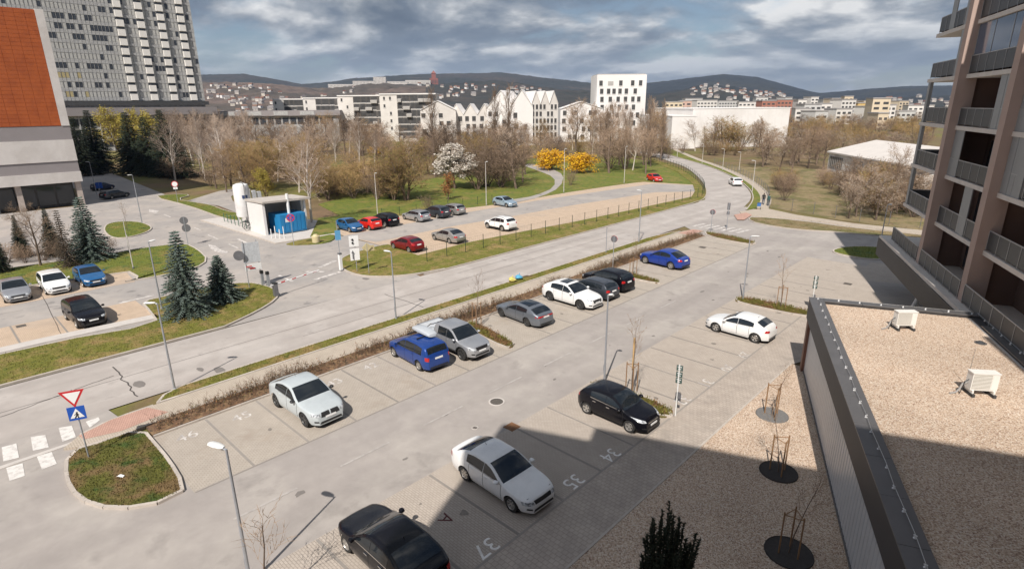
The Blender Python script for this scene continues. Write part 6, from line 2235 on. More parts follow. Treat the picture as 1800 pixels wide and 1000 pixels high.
scatter(((-126.66, 162.56), (-100.08, 182.36), (-76.62, 140.11), (-96.71, 124.25)), 26, ['broad1', 'poplar', 'broad2', 'broad0', 'birch1'], (11, 17), 'bare tree below the white cube tower', 'park_tree', 'bare trees below the cube tower', 3.2)
scatter(((-86.84, 122.21), (-75.08, 131.58), (-61.64, 108.37), (-71.27, 100.46)), 9, ['broad1', 'birch1', 'broad0', 'thicket'], (8, 11.5), 'bare tree at the far end of the car park', 'park_tree', 'bare trees at the car park end', 3.0)
for p, h_, l_ in (((-119.83, 95.94), 20, 'slim dark poplar before the gabled houses, left one'), ((-112.74, 111.6), 20, 'slim poplar before the tall gabled house, middle one'), ((-109.8, 113.92), 21, 'slim poplar before the tall gabled house, right one'), ((-76.19, 130.69), 17, 'broad poplar right of the cube tower')):
    plant_tree('poplar', 'poplar_tree', l_, 'tree', p, h_, wide=1.0)
# right-hand side of the street
scatter(((-103.21, 194.18), (-78.59, 212.26), (-69.05, 187.07), (-90.6, 170.72)), 14, ['thicket_o', 'broad2', 'poplar', 'birch0', 'broad1'], (7, 12), 'bare tree standing before the white hall', 'hall_tree', 'bare trees before the white hall', 3.0)
scatter(((-90.6, 170.72), (-63.6, 191.2), (-59.25, 178.51), (-84.37, 159.15)), 13, ['thicket', 'thicket_o'], (3, 4.5), 'brown hedge bush at the foot of the white hall', 'hall_bush', 'bushes before the white hall', 2.0)
scatter(((-68.09, 227.4), (-34.31, 252.02), (-26.55, 198.93), (-53, 178.45)), 26, ['thicket', 'thicket_o', 'cream'], (4, 7), 'bare bush in the scrub right behind the pale roofed shed', 'scrub_bush', 'scrub behind the shed', 2.5)
scatter(((-69.05, 187.07), (-54.17, 198.36), (-35.48, 132.45), (-45.32, 124.38)), 16, ['cream', 'broad2', 'willow', 'broad1'], (8, 11), 'budding tree between the white hall and the shed', 'field_tree', 'trees between hall and shed', 3.0)
scatter(((-113.9, 346.99), (-53.66, 384.24), (-33.36, 245.49), (-70.83, 217.96)), 64, ['broad0', 'broad2', 'thicket_o', 'willow', 'broad1'], (5, 9), 'bare brown tree beyond the pale roofed shed', 'wood_tree', 'trees beyond the shed', 4.0)
scatter(((-24.3, 105.06), (-14.08, 113.73), (-10.62, 90.1), (-18.74, 83.05)), 34, ['thicket', 'cream', 'thicket_o', 'cream'], (4, 7.0), 'bare twiggy bush between the shed and the sidewalk', 'field_bush', 'bushes before the shed', 1.6)
scatter(((-39.36, 114.89), (-36.9, 116.93), (-29.1, 93.42), (-31.06, 91.75)), 8, ['thicket_o', 'thicket'], (2.6, 4.0), 'dry bush beside the fence of the field', 'field_bush', 'bushes beside the field fence', 1.2)
scatter(((-32.59, 120.51), (-20.15, 130.85), (-16.91, 112.13), (-27.58, 103.08)), 12, ['thicket', 'thicket_o'], (3, 4.5), 'low bare bush against the shed wall', 'shed_bush', 'bushes against the shed wall', 1.5)
plant_tree('broad1', 'bare_tree', 'single bare tree rising right before the pale shed roof', 'tree', (-15.98, 94.25), 9.5)

# low bush on the meadow
plant_tree('thicket', 'bare_bush', 'round brown bush left of the park path and lamp post', 'bush', (-67.38, 87.24), 3.2, wide=1.2)
plant_tree('thicket', 'bare_bush', 'small thin bush behind the black SUV of the far car park', 'bush', (-65.73, 51.36), 2.6)

# staked saplings
M_STAKE = mat('stake_wood', (0.26, 0.15, 0.075), .9, .2, 4)
M_STAKE_L = mat('stake_wood_pale', (0.52, 0.34, 0.16), .9, .2, 4)


def sapling(p, h_, label, key='young', z=0.02, stakes=True, sleeve=False, ring=None):
    t = plant_tree(key, 'staked_sapling', label, 'sapling', p, h_)
    t.location.z = z
    s_ = t.scale[0]
    iv = 1 / s_
    if stakes:
        for k in range(3):
            a_ = 2 * PI * k / 3 + .5
            x, y = .34 * math.cos(a_) * iv, .34 * math.sin(a_) * iv
            MB().tube([(x, y, 0), (x, y, 1.65 / t.scale[2])], .03 * iv, 6).build('stake', M_STAKE, t)
        for k in range(3):
            a_, b_ = 2 * PI * k / 3 + .5, 2 * PI * (k + 1) / 3 + .5
            MB().tube([(.34 * math.cos(a_) * iv, .34 * math.sin(a_) * iv, 1.55 / t.scale[2]), (.34 * math.cos(b_) * iv, .34 * math.sin(b_) * iv, 1.55 / t.scale[2])], .02 * iv, 4).build('crossbar', M_STAKE, t)
    if sleeve:
        MB().tube([(0, 0, 1.3 / t.scale[2]), (.02, 0, 3.1 / t.scale[2])], .055 * iv, 7).build('trunk_wrap', M_STAKE_L, t)
    if ring:
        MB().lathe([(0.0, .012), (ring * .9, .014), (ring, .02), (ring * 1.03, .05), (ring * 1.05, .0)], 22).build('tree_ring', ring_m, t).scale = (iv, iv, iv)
    return t


ring_m = mat('mulch_shaded', (0.045, 0.040, 0.038), .95, .25, 9, .02, 20, obj_coords=True)  # mulch of the shaded rings, the block's shade put into its colour
ring_m2 = mat('mulch_sunlit', (0.16, 0.155, 0.15), .95, .25, 9, obj_coords=True)  # lighter copy of the mulch, for the ring standing in sunlight
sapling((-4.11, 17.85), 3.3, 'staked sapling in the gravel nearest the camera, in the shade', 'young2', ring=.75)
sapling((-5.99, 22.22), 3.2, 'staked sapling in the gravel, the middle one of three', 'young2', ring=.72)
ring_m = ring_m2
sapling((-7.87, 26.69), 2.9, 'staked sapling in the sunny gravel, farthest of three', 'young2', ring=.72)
sapling((-14.13, 23.94), 4.6, 'staked young tree with a wrapped trunk behind the black hatchback', 'young', z=.1, sleeve=True)
sapling((-13.11, 42.84), 4.2, 'staked young tree on the planted island by the gravel roof', 'young', z=.1)
sapling((-27.25, 25.03), 4.0, 'staked young tree beside the silver pickup truck', 'young', z=.1)
sapling((-25.69, 42.53), 3.8, 'young tree on the island between the black SUV and the blue hatchback', 'young', z=.1)
tb = plant_tree('young', 'bare_tree', 'bare young tree cut off by the lower edge, beside the black saloon', 'tree', (-14.84, 4.62), 3.89, wide=1.5)
plant_tree('young', 'bare_tree', 'thin bare sapling on the round lawn by the orange building', 'sapling', (-82.78, 17.63), 4.0)

# dark yew in the shaded gravel
def yew():
    rng = random.Random(9)
    YP = (-5.97, 12.62)
    t = thing('yew_bush', 'dark evergreen bush in the shaded gravel at the lower edge', 'bush', (YP[0], YP[1], 0.02))
    w_, ls = MB(), TwigSet()
    H0 = 4.1
    for s_ in range(44):
        a_ = 2.4 * s_ + rng.uniform(-.2, .2)
        rad = .85 * math.sqrt((s_ + .5) / 44)
        H_ = H0 * (1 - .42 * rad / .85 * rng.uniform(.6, 1.2)) * rng.uniform(.92, 1.05)
        b_ = Vector((rad * .5 * math.cos(a_), rad * .5 * math.sin(a_), 0))
        e_ = Vector((rad * math.cos(a_), rad * math.sin(a_), H_))
        w_.tube([tuple(b_), tuple(b_.lerp(e_, .5)), tuple(e_)], [.03, .02, .008], 4)
        for k in range(46):
            u = .04 + .96 * k / 46
            p = b_.lerp(e_, u)
            for q_ in range(5):
                d = rand_unit(rng)
                d.z = abs(d.z) * .8 + .35
                ls.spike(p, p + d.normalized() * rng.uniform(.10, .22) * (1.2 - .55 * u), .03)
    w_.build('stem', M_BARK, t)
    link('foliage', ls.mesh('foliage', M_NEEDLE_V), t)


yew()

# ---- hedge along the sidewalk: twigs, dead leaves, a few green shoots
def hedge():
    rng = random.Random(8)
    t = thing('hedge', 'low half-dead hedge strip between the sidewalk and the parking bays', 'hedge', (0, 0, 0))
    tw_, lf, gr = TwigSet(), TwigSet(), TwigSet()
    y = 5.6
    while y < 62:
        dens = (.45 + .9 * mnoise.noise(Vector((y * .35, 1.7, 0)))) * (1 if y < 40 else .6)
        n = int(max(2, 26 * (dens + .35)))
        for _ in range(n):
            x = rng.uniform(-29.55, -28.45) if rng.random() < .35 else rng.gauss(-29.15, .28)
            x = min(max(x, -29.65), -28.4)
            p = Vector((x, y + rng.uniform(0, .25), .08))
            h_ = rng.uniform(.15, .75) * (.6 + max(0, dens))
            d = (Vector((rng.uniform(-.7, .7), rng.uniform(-.7, .7), 1))).normalized()
            tip_ = p + d * h_
            tw_.spike(p, tip_, .012)
            for k in range(3):
                q_ = p.lerp(tip_, rng.uniform(.3, 1))
                tw_.spike(q_, q_ + (d + rand_unit(rng)).normalized() * h_ * .5, .008)
                (gr if rng.random() < .28 else lf).leaf(q_ + rand_unit(rng) * .08, rand_unit(rng), rng.uniform(.02, .045), rng)
        for _ in range(10):
            lf.leaf(Vector((rng.uniform(-29.6, -28.35), y + rng.uniform(0, .25), .10)), (Vector((0, 0, 1)) + rand_unit(rng) * .5).normalized(), rng.uniform(.02, .05), rng)
        y += .25
    link('twigs', tw_.mesh('twigs', M_TWIG_D), t)
    link('dead_leaves', lf.mesh('dead_leaves', mat('hedge_dead', (0.24, 0.125, 0.06), .95, .35, 5)), t)
    link('green_leaves', gr.mesh('green_leaves', mat('hedge_green', (0.13, 0.115, 0.03), .95, .3, 5)), t)
    for c_ in t.children:
        stuff(c_)


hedge()


def cover_plants():
    """low plants filling the small islands between the bays"""
    rng = random.Random(18)
    labs = ['low green and brown planting beside the silver pickup', 'low planting on the island left of the blue hatchback', 'low planting on the island at the far end of the left bays',
            'low green planting behind the black hatchback', 'low planting on the island by the gravel roof']
    for poly, lab in zip(PLANTERS, labs):
        xs, ys = [p[0] for p in poly], [p[1] for p in poly]
        lf, br = TwigSet(), TwigSet()
        inn = offset_poly(smooth_poly(poly, 1), .18)
        n = 0
        while n < 1500:
            x, y = rng.uniform(min(xs), max(xs)), rng.uniform(min(ys), max(ys))
            if not in_poly(x, y, inn):
                n += .2
                continue
            n += 1
            g_ = mnoise.noise(Vector((x * .9, y * .9, 3))) > -.1
            p = Vector((x, y, .1))
            h_ = rng.uniform(.08, .32)
            d = Vector((rng.uniform(-.6, .6), rng.uniform(-.6, .6), 1)).normalized()
            (lf if g_ else br).spike(p, p + d * h_, .016)
            (lf if g_ else br).leaf(p + d * h_ * .8, rand_unit(rng), rng.uniform(.025, .05), rng)
        t = thing('ground_cover', lab, 'planting', (0, 0, 0))
        stuff(link('green_shoots', lf.mesh('green_shoots', mat('cover_green', (0.15, 0.135, 0.025), .95, .3, 3)), t))
        stuff(link('dry_shoots', br.mesh('dry_shoots', mat('cover_dry', (0.20, 0.115, 0.05), .95, .3, 3)), t))


cover_plants()


def grass_blades():
    rng = np.random.default_rng(6)
    for m_ in (M_GRASS, M_GRASS_LUSH, M_GRASS_DRY, M_GRASS_DARK):
        V, Fc = [], []
        for poly, h_, near, mm in GRASS_AREAS:
            if mm is not m_:
                continue
            P = np.array(poly)
            ar = abs(area_sign(poly)) / 2
            c_ = P.mean(0)
            n = int(min(16000, ar * 260 * near))
            lo, hi = P.min(0), P.max(0)
            xy = rng.uniform(lo, hi, (int(n * max(1, (hi - lo).prod() / max(ar, 1)) * 1.0), 2))
            # vectorised point in polygon
            ins = np.zeros(len(xy), bool)
            j = len(P) - 1
            for i in range(len(P)):
                yi, yj = P[i, 1], P[j, 1]
                cond = (yi > xy[:, 1]) != (yj > xy[:, 1])
                with np.errstate(divide='ignore', invalid='ignore'):
                    xc = (P[j, 0] - P[i, 0]) * (xy[:, 1] - yi) / (yj - yi) + P[i, 0]
                ins ^= cond & (xy[:, 0] < xc)
                j = i
            xy = xy[ins]
            k = len(xy)
            a = rng.uniform(0, 2 * np.pi, k)
            hh = rng.uniform(.03, .10, k)
            ww = rng.uniform(.012, .03, k)
            ln = rng.uniform(-.05, .05, (k, 2))
            z0 = np.full(k, h_ - .005)
            A = np.stack([xy[:, 0] - np.cos(a) * ww, xy[:, 1] - np.sin(a) * ww, z0], 1)
            B = np.stack([xy[:, 0] + np.cos(a) * ww, xy[:, 1] + np.sin(a) * ww, z0], 1)
            T = np.stack([xy[:, 0] + ln[:, 0], xy[:, 1] + ln[:, 1], z0 + hh], 1)
            o = sum(len(v) for v in V)
            V.append(np.stack([A, B, T], 1).reshape(-1, 3))
            Fc.append(np.arange(k * 3).reshape(-1, 3) + o)
        if not V:
            continue
        V = np.concatenate(V)
        Fc = np.concatenate(Fc)
        me = bpy.data.meshes.new('grass')
        me.from_pydata(V.tolist(), [], Fc.tolist())
        me.materials.append(m_)
        tag(stuff(link('grass', me)), {'grass_mixed': 'short mixed green and dry grass on the verges', 'grass_lush': 'fresh green grass on the lawns of the left car park', 'grass_dry': 'dry yellowish grass by the junction', 'grass_island_mixed': 'dark mixed grass on the island with the give-way sign'}[m_.name], 'grass')


grass_blades()

# ------------------------------------------------------------------ street furniture
M_GALV = mat('galvanised', (0.40, 0.42, 0.45), .45, .1, 3, metallic=.5)
M_LAMPHEAD = mat('lamp_head', (0.72, 0.72, 0.70), .4, .05, 3)
M_SIGNRED = mat('sign_red', (0.52, 0.02, 0.025), .45, .03)
M_SIGNWHITE = mat('sign_white', (0.80, 0.80, 0.79), .45, .03)
M_SIGNBLUE = mat('sign_blue', (0.012, 0.085, 0.42), .45, .03)
M_SIGNBACK = mat('sign_back', (0.17, 0.17, 0.18), .5, .1, 3, metallic=.3)
M_GREEN = mat('fence_green', (0.012, 0.035, 0.022), .5, .1, 3)
M_SIGNYEL = mat('sign_yellow', (0.55, 0.47, 0.27), .6, .08, 3)
M_BLACK = mat('sign_black', (0.015, 0.015, 0.015), .6, 0)


def lamp(p, h_, label, arm=(-0.75, 0.0), pale=False, z=0.0, group='street lamps'):
    """conical pole with a flat LED head on a short arm"""
    t = thing('street_lamp', label, 'street lamp', (p[0], p[1], z), 0, group)
    MB().lathe([(.10, 0), (.10, .12), (.075, .14)], 10).build('base', M_GALV, t)
    MB().tube([(0, 0, .05), (0, 0, h_ * .55), (0, 0, h_)], [.062, .050, .036], 8).build('pole', M_CONC if pale else M_GALV, t, True)
    MB().b2(-.065, -.055, -.05, .05, .6, 1.0).build('hatch', M_GALV, t)
    a = Vector((arm[0], arm[1], 0))
    L_ = a.length
    u = a.normalized()
    MB().tube([(0, 0, h_ - .03), tuple(u * L_ * .35 + Vector((0, 0, h_ + .03)))], [.034, .03], 6).build('arm', M_GALV, t)
    hd = MB()
    rows = []
    n = Vector((-u.y, u.x, 0))
    for s_, w_, th in ((.12, .05, .05), (.25, .10, .075), (.55, .14, .08), (.9, .12, .06), (1.0, .05, .03)):
        c_ = u * L_ * s_ + Vector((0, 0, h_ + .03 + .04 * s_))
        rows.append([tuple(c_ + n * w_ * math.cos(q) + Vector((0, 0, th * .5 * math.sin(q)))) for q in np.linspace(0, 2 * PI, 11)])
    hd.grid(rows)
    hd.f.append(tuple(range(10)))
    hd.f.append(tuple(range(44, 54)))
    hd.build('lamp_head', M_LAMPHEAD, t, True, 50, True)
    c_ = u * L_ * .6 + Vector((0, 0, h_ + .01))
    MB().box(tuple(c_), (.30, .16, .012), math.atan2(u.y, u.x)).build('diffuser', mat('lamp_diffuser', (0.6, 0.6, 0.56), .3, 0), t)
    return t


lamp((-16.25, 4.75), 5.0, 'street lamp nearest the camera, its head over the empty bay', (-.62, -.25))
lamp((-32.6, 7.55), 5.0, 'street lamp on the verge behind the give-way sign', (-.35, -.5))
lamp((-32.55, 22.05), 5.0, 'street lamp on the verge opposite the rounded grass nose', (-.55, -.2))
lamp((-15.9, 24.0), 5.0, 'street lamp behind the small black hatchback', (.25, .1), z=.1)
lamp((-15.9, 42.7), 5.0, 'street lamp on the planted island by the lone white hatchback', (.6, .2), z=.1)
lamp((-32.4, 54.5), 5.6, 'street lamp on the verge before the junction', (-.55, -.1), z=.1)
lamp((-47.49, 11.24), 5.2, 'street lamp among the blue spruces on the left island', (-.15, .5), z=.1)
lamp((-68.22, 44.45), 5.91, 'pale lamp post behind the black SUV of the far car park', (.4, .1), True)
lamp((-63.17, 60.76), 6.55, 'pale lamp post at the meadow edge of the far car park', (.4, .1), True)
lamp((-62.76, 79.34), 7.43, 'pale lamp post before the right forsythia bush', (.4, .1), True)
lamp((-61.43, 96.55), 6.94, 'pale lamp post left of the bright red car', (.4, .1), True)
lamp((-37.94, 100.27), 5.31, 'lamp post on the sidewalk nearest the two walkers', (-.6, -.3), True)
lamp((-53.47, 131.98), 4.08, 'lamp post on the bend, second from the walkers', (-.6, -.3), True)
lamp((-56.34, 129.65), 4.85, 'lamp post on the bend, beside the white moving car', (-.6, -.3), True)
lamp((-67.13, 141.68), 4.98, 'lamp post on the bend before the white hall', (-.6, -.3), True)
lamp((-79.16, 151.1), 4.99, 'lamp post farthest along the bend', (-.6, -.3), True)
lamp((-87.71, 20.49), 6.39, 'lamp post on the round lawn by the orange building', (.15, -.6))
lamp((-125.06, 23.11), 5.73, 'lamp post beside the orange building', (.15, -.6))
lamp((-11.98, 67.79), 4.62, 'dark lamp post by the corner of the terrace', (.3, .3), z=.1)


def disc(t, name, c, r_, nrm, m, th=.012, seg=24, parent=None):
    """flat round plate facing nrm (horizontal)"""
    n = Vector((nrm[0], nrm[1], 0)).normalized()
    a = Vector((-n.y, n.x, 0))
    v1 = [tuple(Vector(c) + (a * math.cos(2 * PI * k / seg) + Vector((0, 0, 1)) * math.sin(2 * PI * k / seg)) * r_ + n * th) for k in range(seg)]
    v2 = [tuple(Vector(q) - n * th) for q in v1]
    m_ = MB().add(v1 + v2, [tuple(range(seg)), tuple(range(2 * seg - 1, seg - 1, -1))] + [(k, seg + k, seg + (k + 1) % seg, (k + 1) % seg) for k in range(seg)])
    return m_.build(name, m, parent or t, fixn=True)


def plate(t, name, c, pts, nrm, m, th=.01, parent=None):
    """flat plate with outline pts (u, z) facing nrm"""
    n = Vector((nrm[0], nrm[1], 0)).normalized()
    a = Vector((-n.y, n.x, 0))
    k = len(pts)
    v1 = [tuple(Vector(c) + a * u + Vector((0, 0, z)) + n * th) for u, z in pts]
    v2 = [tuple(Vector(q) - n * 2 * th) for q in v1]
    m_ = MB().add(v1 + v2, [tuple(range(k)), tuple(range(2 * k - 1, k - 1, -1))] + [(i, k + i, k + (i + 1) % k, (i + 1) % k) for i in range(k)])
    return m_.build(name, m, parent or t, fixn=True)


def rect(w_, h_):
    return [(-w_ / 2, -h_ / 2), (w_ / 2, -h_ / 2), (w_ / 2, h_ / 2), (-w_ / 2, h_ / 2)]


def tri(r_, down=False):
    s_ = -1 if down else 1
    return [(r_ * math.cos(PI / 2 + 2 * PI * k / 3), s_ * r_ * math.sin(PI / 2 + 2 * PI * k / 3)) for k in range(3)]


def post(t, h_, r_=.032, m=None):
    return MB().tube([(0, 0, 0), (0, 0, h_)], r_, 8).build('post', m or M_GALV, t, True)


# give-way sign above a pedestrian crossing sign
sp = (-28.38, 2.83)
fc = (0.93, -0.36)      # faces traffic coming out of the lot
t = thing('give_way_sign', 'red and white give-way triangle above a blue crossing sign', 'road sign', (sp[0], sp[1], .1))
post(t, 3.25)
n_ = Vector((fc[0], fc[1], 0)).normalized()
TOPZ = 2.98
plate(t, 'triangle_plate', tuple(n_ * .05 + Vector((0, 0, TOPZ))), tri(.52, True), fc, M_SIGNRED, .012)
inner = plate(t, 'triangle_field', tuple(n_ * .066 + Vector((0, 0, TOPZ))), tri(.36, True), fc, M_SIGNWHITE, .004)
pl = plate(t, 'crossing_plate', tuple(n_ * .05 + Vector((0, 0, 2.18))), rect(.62, .62), fc, M_SIGNBLUE, .012)
plate(t, 'crossing_triangle', tuple(n_ * .066 + Vector((0, 0, 2.12))), tri(.29), fc, M_SIGNWHITE, .003)
fig = [(-.02, .16), (.03, .18), (.05, .13), (.03, .10), (.08, .02), (.05, .0), (.03, .04), (.06, -.12), (.02, -.12), (0, -.02), (-.07, -.12), (-.11, -.10), (-.03, .03), (-.03, .07), (-.08, .02), (-.10, .04), (-.02, .11)]
plate(t, 'walking_figure', tuple(n_ * .071 + Vector((0, 0, 2.08))), fig, fc, M_BLACK, .002)

TOCAM = Vector((0.69, -0.72, 0))


def to_cam(p):
    return (-p[0], -p[1])


# post signs seen edge-on beside the bays (dark boards with pale writing)
for p, lab in (((-11.32, 23.44), 'post with narrow dark parking boards beside the low planting'), ((-11.22, 43.55), 'post with dark parking boards behind the gravel roof corner')):
    t = thing('parking_board', lab, 'sign', (p[0], p[1], .02))
    H_ = 2.75
    post(t, H_, .035, M_LAMPHEAD)
    nn = (0.25, -1.0)
    for k, z in enumerate((H_ - .18, H_ - .52, H_ - .84)):
        b_ = plate(t, 'board', (0.02, 0, z), rect(.30, .28), nn, mat('board_green', (0.05, 0.085, 0.075), .6, .05), .012)
        n2 = Vector((nn[0], nn[1], 0)).normalized()
        for j, wd in enumerate((.20, .14)):
            plate(t, 'lettering', tuple(n2 * .016 + Vector((0.02, 0, z + .06 - .11 * j))), rect(wd, .035), nn, M_SIGNWHITE, .002, parent=b_)
    plate(t, 'small_board', (0.06, 0, 1.15), rect(.20, .34), nn, M_SIGNBACK, .012)

# backs of round signs along the street
for p, h_, lab, kind in (((-28.6, 64.25), 2.7, 'round sign seen from behind at the junction, left one', 'r'), ((-28.03, 67.35), 3.2, 'tall narrow sign post seen from behind at the junction, right one', 't'),
                         ((-28.57, 43.69), 3.0, 'round sign seen from behind above the black SUV', 'r'), ((-32.24, 47.91), 2.6, 'bare thin post on the verge left of the junction', 'n')):
    t = thing('sign_post', lab, 'road sign', (p[0], p[1], .1))
    post(t, h_, .035)
    if kind == 'r':
        disc(t, 'round_plate', (0, 0, h_ - .28), .30, (0.4, -1), M_SIGNBACK)
        disc(t, 'rim', (0, 0.02, h_ - .28), .315, (0.4, -1), M_SIGNRED, .006)
    elif kind == 't':
        plate(t, 'tall_plate', (0, 0, h_ - .45), rect(.34, .85), (0.5, -1), M_SIGNBACK)
        plate(t, 'lower_plate', (0, 0, h_ - 1.25), rect(.34, .4), (0.5, -1), M_SIGNBACK)
    else:
        MB().box((0, 0, h_), (.09, .09, .03)).build('cap', M_SIGNBACK, t)

# no-stopping disc by the shelter
p = (-59.51, 27.78)
t = thing('no_stopping_sign', 'round blue and red no-stopping sign before the blue container', 'road sign', (p[0], p[1], .1))
hh = 3.48
post(t, hh)
nn = (0.85, -0.5)
n2 = Vector((nn[0], nn[1], 0)).normalized()
disc(t, 'rim', (0, 0, hh - .35), .42, nn, M_SIGNRED)
disc(t, 'field', tuple(n2 * .014 + Vector((0, 0, hh - .35))), .33, nn, M_SIGNBLUE, .003)
for a_ in (PI / 4, -PI / 4):
    b_ = [(math.cos(a_) * u - math.sin(a_) * v, math.sin(a_) * u + math.cos(a_) * v) for u, v in ((-.33, -.04), (.33, -.04), (.33, .04), (-.33, .04))]
    plate(t, 'cross_bar', tuple(n2 * (.022 + .002 * (a_ > 0)) + Vector((0, 0, hh - .35))), b_, nn, M_SIGNRED, .003)

# round prohibition sign and traffic mirror in the side street
p = (-102.92, 29.62)
t = thing('no_entry_sign', 'round pale sign with red rim at the far side of the side street', 'road sign', (p[0], p[1], .1))
hh = 3.3
post(t, hh)
disc(t, 'rim', (0, 0, hh - .35), .48, (.9, -.3), M_SIGNRED)
disc(t, 'field', (.02, -.007, hh - .35), .38, (.9, -.3), M_SIGNWHITE, .012)
plate(t, 'lower_plate', (.01, 0, hh - 1.0), rect(.6, .35), (.9, -.3), M_SIGNWHITE)
p = (-69.01, 20.1)
t = thing('round_mirrors', 'post with two round grey discs behind the tall blue spruce', 'road sign', (p[0], p[1], .1))
hh = 3.15
post(t, hh)
disc(t, 'upper_disc', (0, 0, hh - .40), .42, (.9, -.4), M_SIGNBACK)
disc(t, 'lower_disc', (0.05, 0.1, hh - 1.25), .44, (.9, -.4), M_SIGNBACK)
# blue square sign by the orange building
p = (-121.9, 23.13)
t = thing('blue_sign', 'blue square sign in the shade beside the orange building', 'road sign', (p[0], p[1], .0))
hh = 2.39
post(t, hh)
plate(t, 'blue_plate', (.02, 0, hh - .5), rect(1.0, 1.0), (.9, -.4), M_SIGNBLUE)

# gate: barrier with arm, ticket posts and sign panels
p = (-44.02, 18.56)
t = thing('barrier_gate', 'parking barrier with a grey housing and a raised-rail arm', 'barrier', (p[0], p[1], .1))
MB().b2(-.18, .18, -.16, .16, 0, 1.05).build('housing', M_SIGNBACK, t)
MB().b2(-.20, .20, -.18, .18, 1.05, 1.10).build('housing_cap', M_BLACK, t)
d_ = (Vector((-45.08, 22.83)) - Vector(p)).normalized()
bar = MB().tube([tuple(d_.to_3d() * -.4 + Vector((0, 0, .95))), tuple(d_.to_3d() * 4.6 + Vector((0, 0, 1.0)))], .045, 6).build('arm', M_SIGNWHITE, t)
for k in range(4):
    MB().tube([tuple(d_.to_3d() * (.6 + 1.1 * k) + Vector((0, 0, .957 + .008 * k))), tuple(d_.to_3d() * (1.0 + 1.1 * k) + Vector((0, 0, .962 + .008 * k)))], .050, 6).build('red_band', M_SIGNRED, bar)
p = (-47.87, 18.56)
t = thing('gate_notice', 'tall grey notice panel with a round sign by the left gate', 'sign', (p[0], p[1], .1))
hh = 3.98
for s_ in (-.55, .55):
    MB().tube([(0, s_, 0), (0, s_, hh)], .035, 6).build('post', M_GALV, t)
plate(t, 'panel', (.05, 0, hh - 1.0), rect(1.35, 1.7), (1, -.15), mat('notice_grey', (0.52, 0.54, 0.56), .6, .2, 6, obj_coords=True), .02)
plate(t, 'lower_panel', (.06, 0, hh - 2.25), rect(1.3, .55), (1, -.15), M_SIGNWHITE, .02)
for k, (u, z) in enumerate(((-.35, -2.15), (.25, -2.15), (-.1, -2.35))):
    plate(t, 'lettering', (.10, u, hh + z), rect(.45, .09), (1, -.15), M_SIGNRED, .004)
disc(t, 'round_disc', (.0, -1.0, hh - 1.1), .42, (1, -.5), M_SIGNBACK)
MB().tube([(0, -1.0, hh - 1.1), (0, -.5, hh - 1.1)], .03, 5).build('bracket', M_GALV, t)
for k, (q_, lab) in enumerate((((-47.72, 19.13), 'left ticket post at the gate, with a dark head'), ((-47.03, 19.32), 'right ticket post at the gate, with a dark head'))):
    t = thing('ticket_post', lab, 'ticket machine', (q_[0], q_[1], .1))
    MB().b2(-.10, .10, -.10, .10, 0, 1.05).build('column', M_GALV, t)
    MB().b2(-.12, .12, -.12, .12, 1.05, 1.3).build('head', M_BLACK, t)
p = (-45.54, 26.98)
t = thing('gate_notice', 'white notice board with black symbols on the rounded grass nose', 'sign', (p[0], p[1], .1))
hh = 3.35
post(t, hh)
plate(t, 'upper_board', (.04, -.1, hh - .5), rect(.85, 1.0), (1, -.35), M_SIGNWHITE, .02)
plate(t, 'lower_board', (.04, -.1, hh - 1.75), rect(.85, 1.1), (1, -.35), M_SIGNWHITE, .02)
for k, (u, z) in enumerate(((-.15, -.35), (.15, -.35), (-.15, -.65), (.15, -.65))):
    disc(t, 'symbol', (.075, -.1 + u, hh + z), .10, (1, -.35), M_BLACK, .004, 12)
for u in (-.22, .22):
    plate(t, 'arrow', (.075, -.1 + u, hh - 1.75), [(-.05, -.4), (.05, -.4), (.05, .15), (.13, .15), (0, .42), (-.13, .15), (-.05, .15)], (1, -.35), M_SIGNBACK, .004)
p = (-47, 26.19)
t = thing('gate_column', 'slim white gate column with a blue top at the far car park entry', 'barrier', (p[0], p[1], .1))
MB().b2(-.13, .13, -.13, .13, 0, 1.5).build('column', M_SIGNWHITE, t)
MB().b2(-.15, .15, -.15, .15, 1.5, 1.62).build('cap', M_SIGNBACK, t)
MB().tube([(0, 0, 1.6), (-.05, 0, 4.6)], .035, 6).build('mast', M_GALV, t)
plate(t, 'blue_panel', (.02, 0, 3.3), rect(.5, .9), (1, -.4), mat('panel_skyblue', (0.10, 0.30, 0.50), .5, .05), .02)
p = (-44.05, 27.3)
t = thing('yellow_sign_back', 'pale yellow sign seen from behind on the rounded grass nose', 'road sign', (p[0], p[1], .1))
hh = 2.78
post(t, hh, .03)
plate(t, 'board', (0, 0, hh - .35), [(-.5, 0), (0, .42), (.5, 0), (0, -.42)], (1, -.2), M_SIGNYEL, .015)
plate(t, 'board', (.0, .45, hh - .5), rect(.55, .5), (1, -.2), M_SIGNYEL, .015)
p = (-59.18, 30.24)
t = thing('stone_bin', 'squat beige concrete bin on the wedge of lawn', 'bin', (p[0], p[1], .1))
MB().lathe([(.30, 0), (.42, .05), (.45, .75), (.38, .8), (.34, .75), (.33, .3)], 14).build('tub', M_SIGNYEL, t, True, 40)
MB().lathe([(.36, .74), (.2, .95), (.0, .97)], 14).build('lid', M_SIGNYEL, t, True, 40)
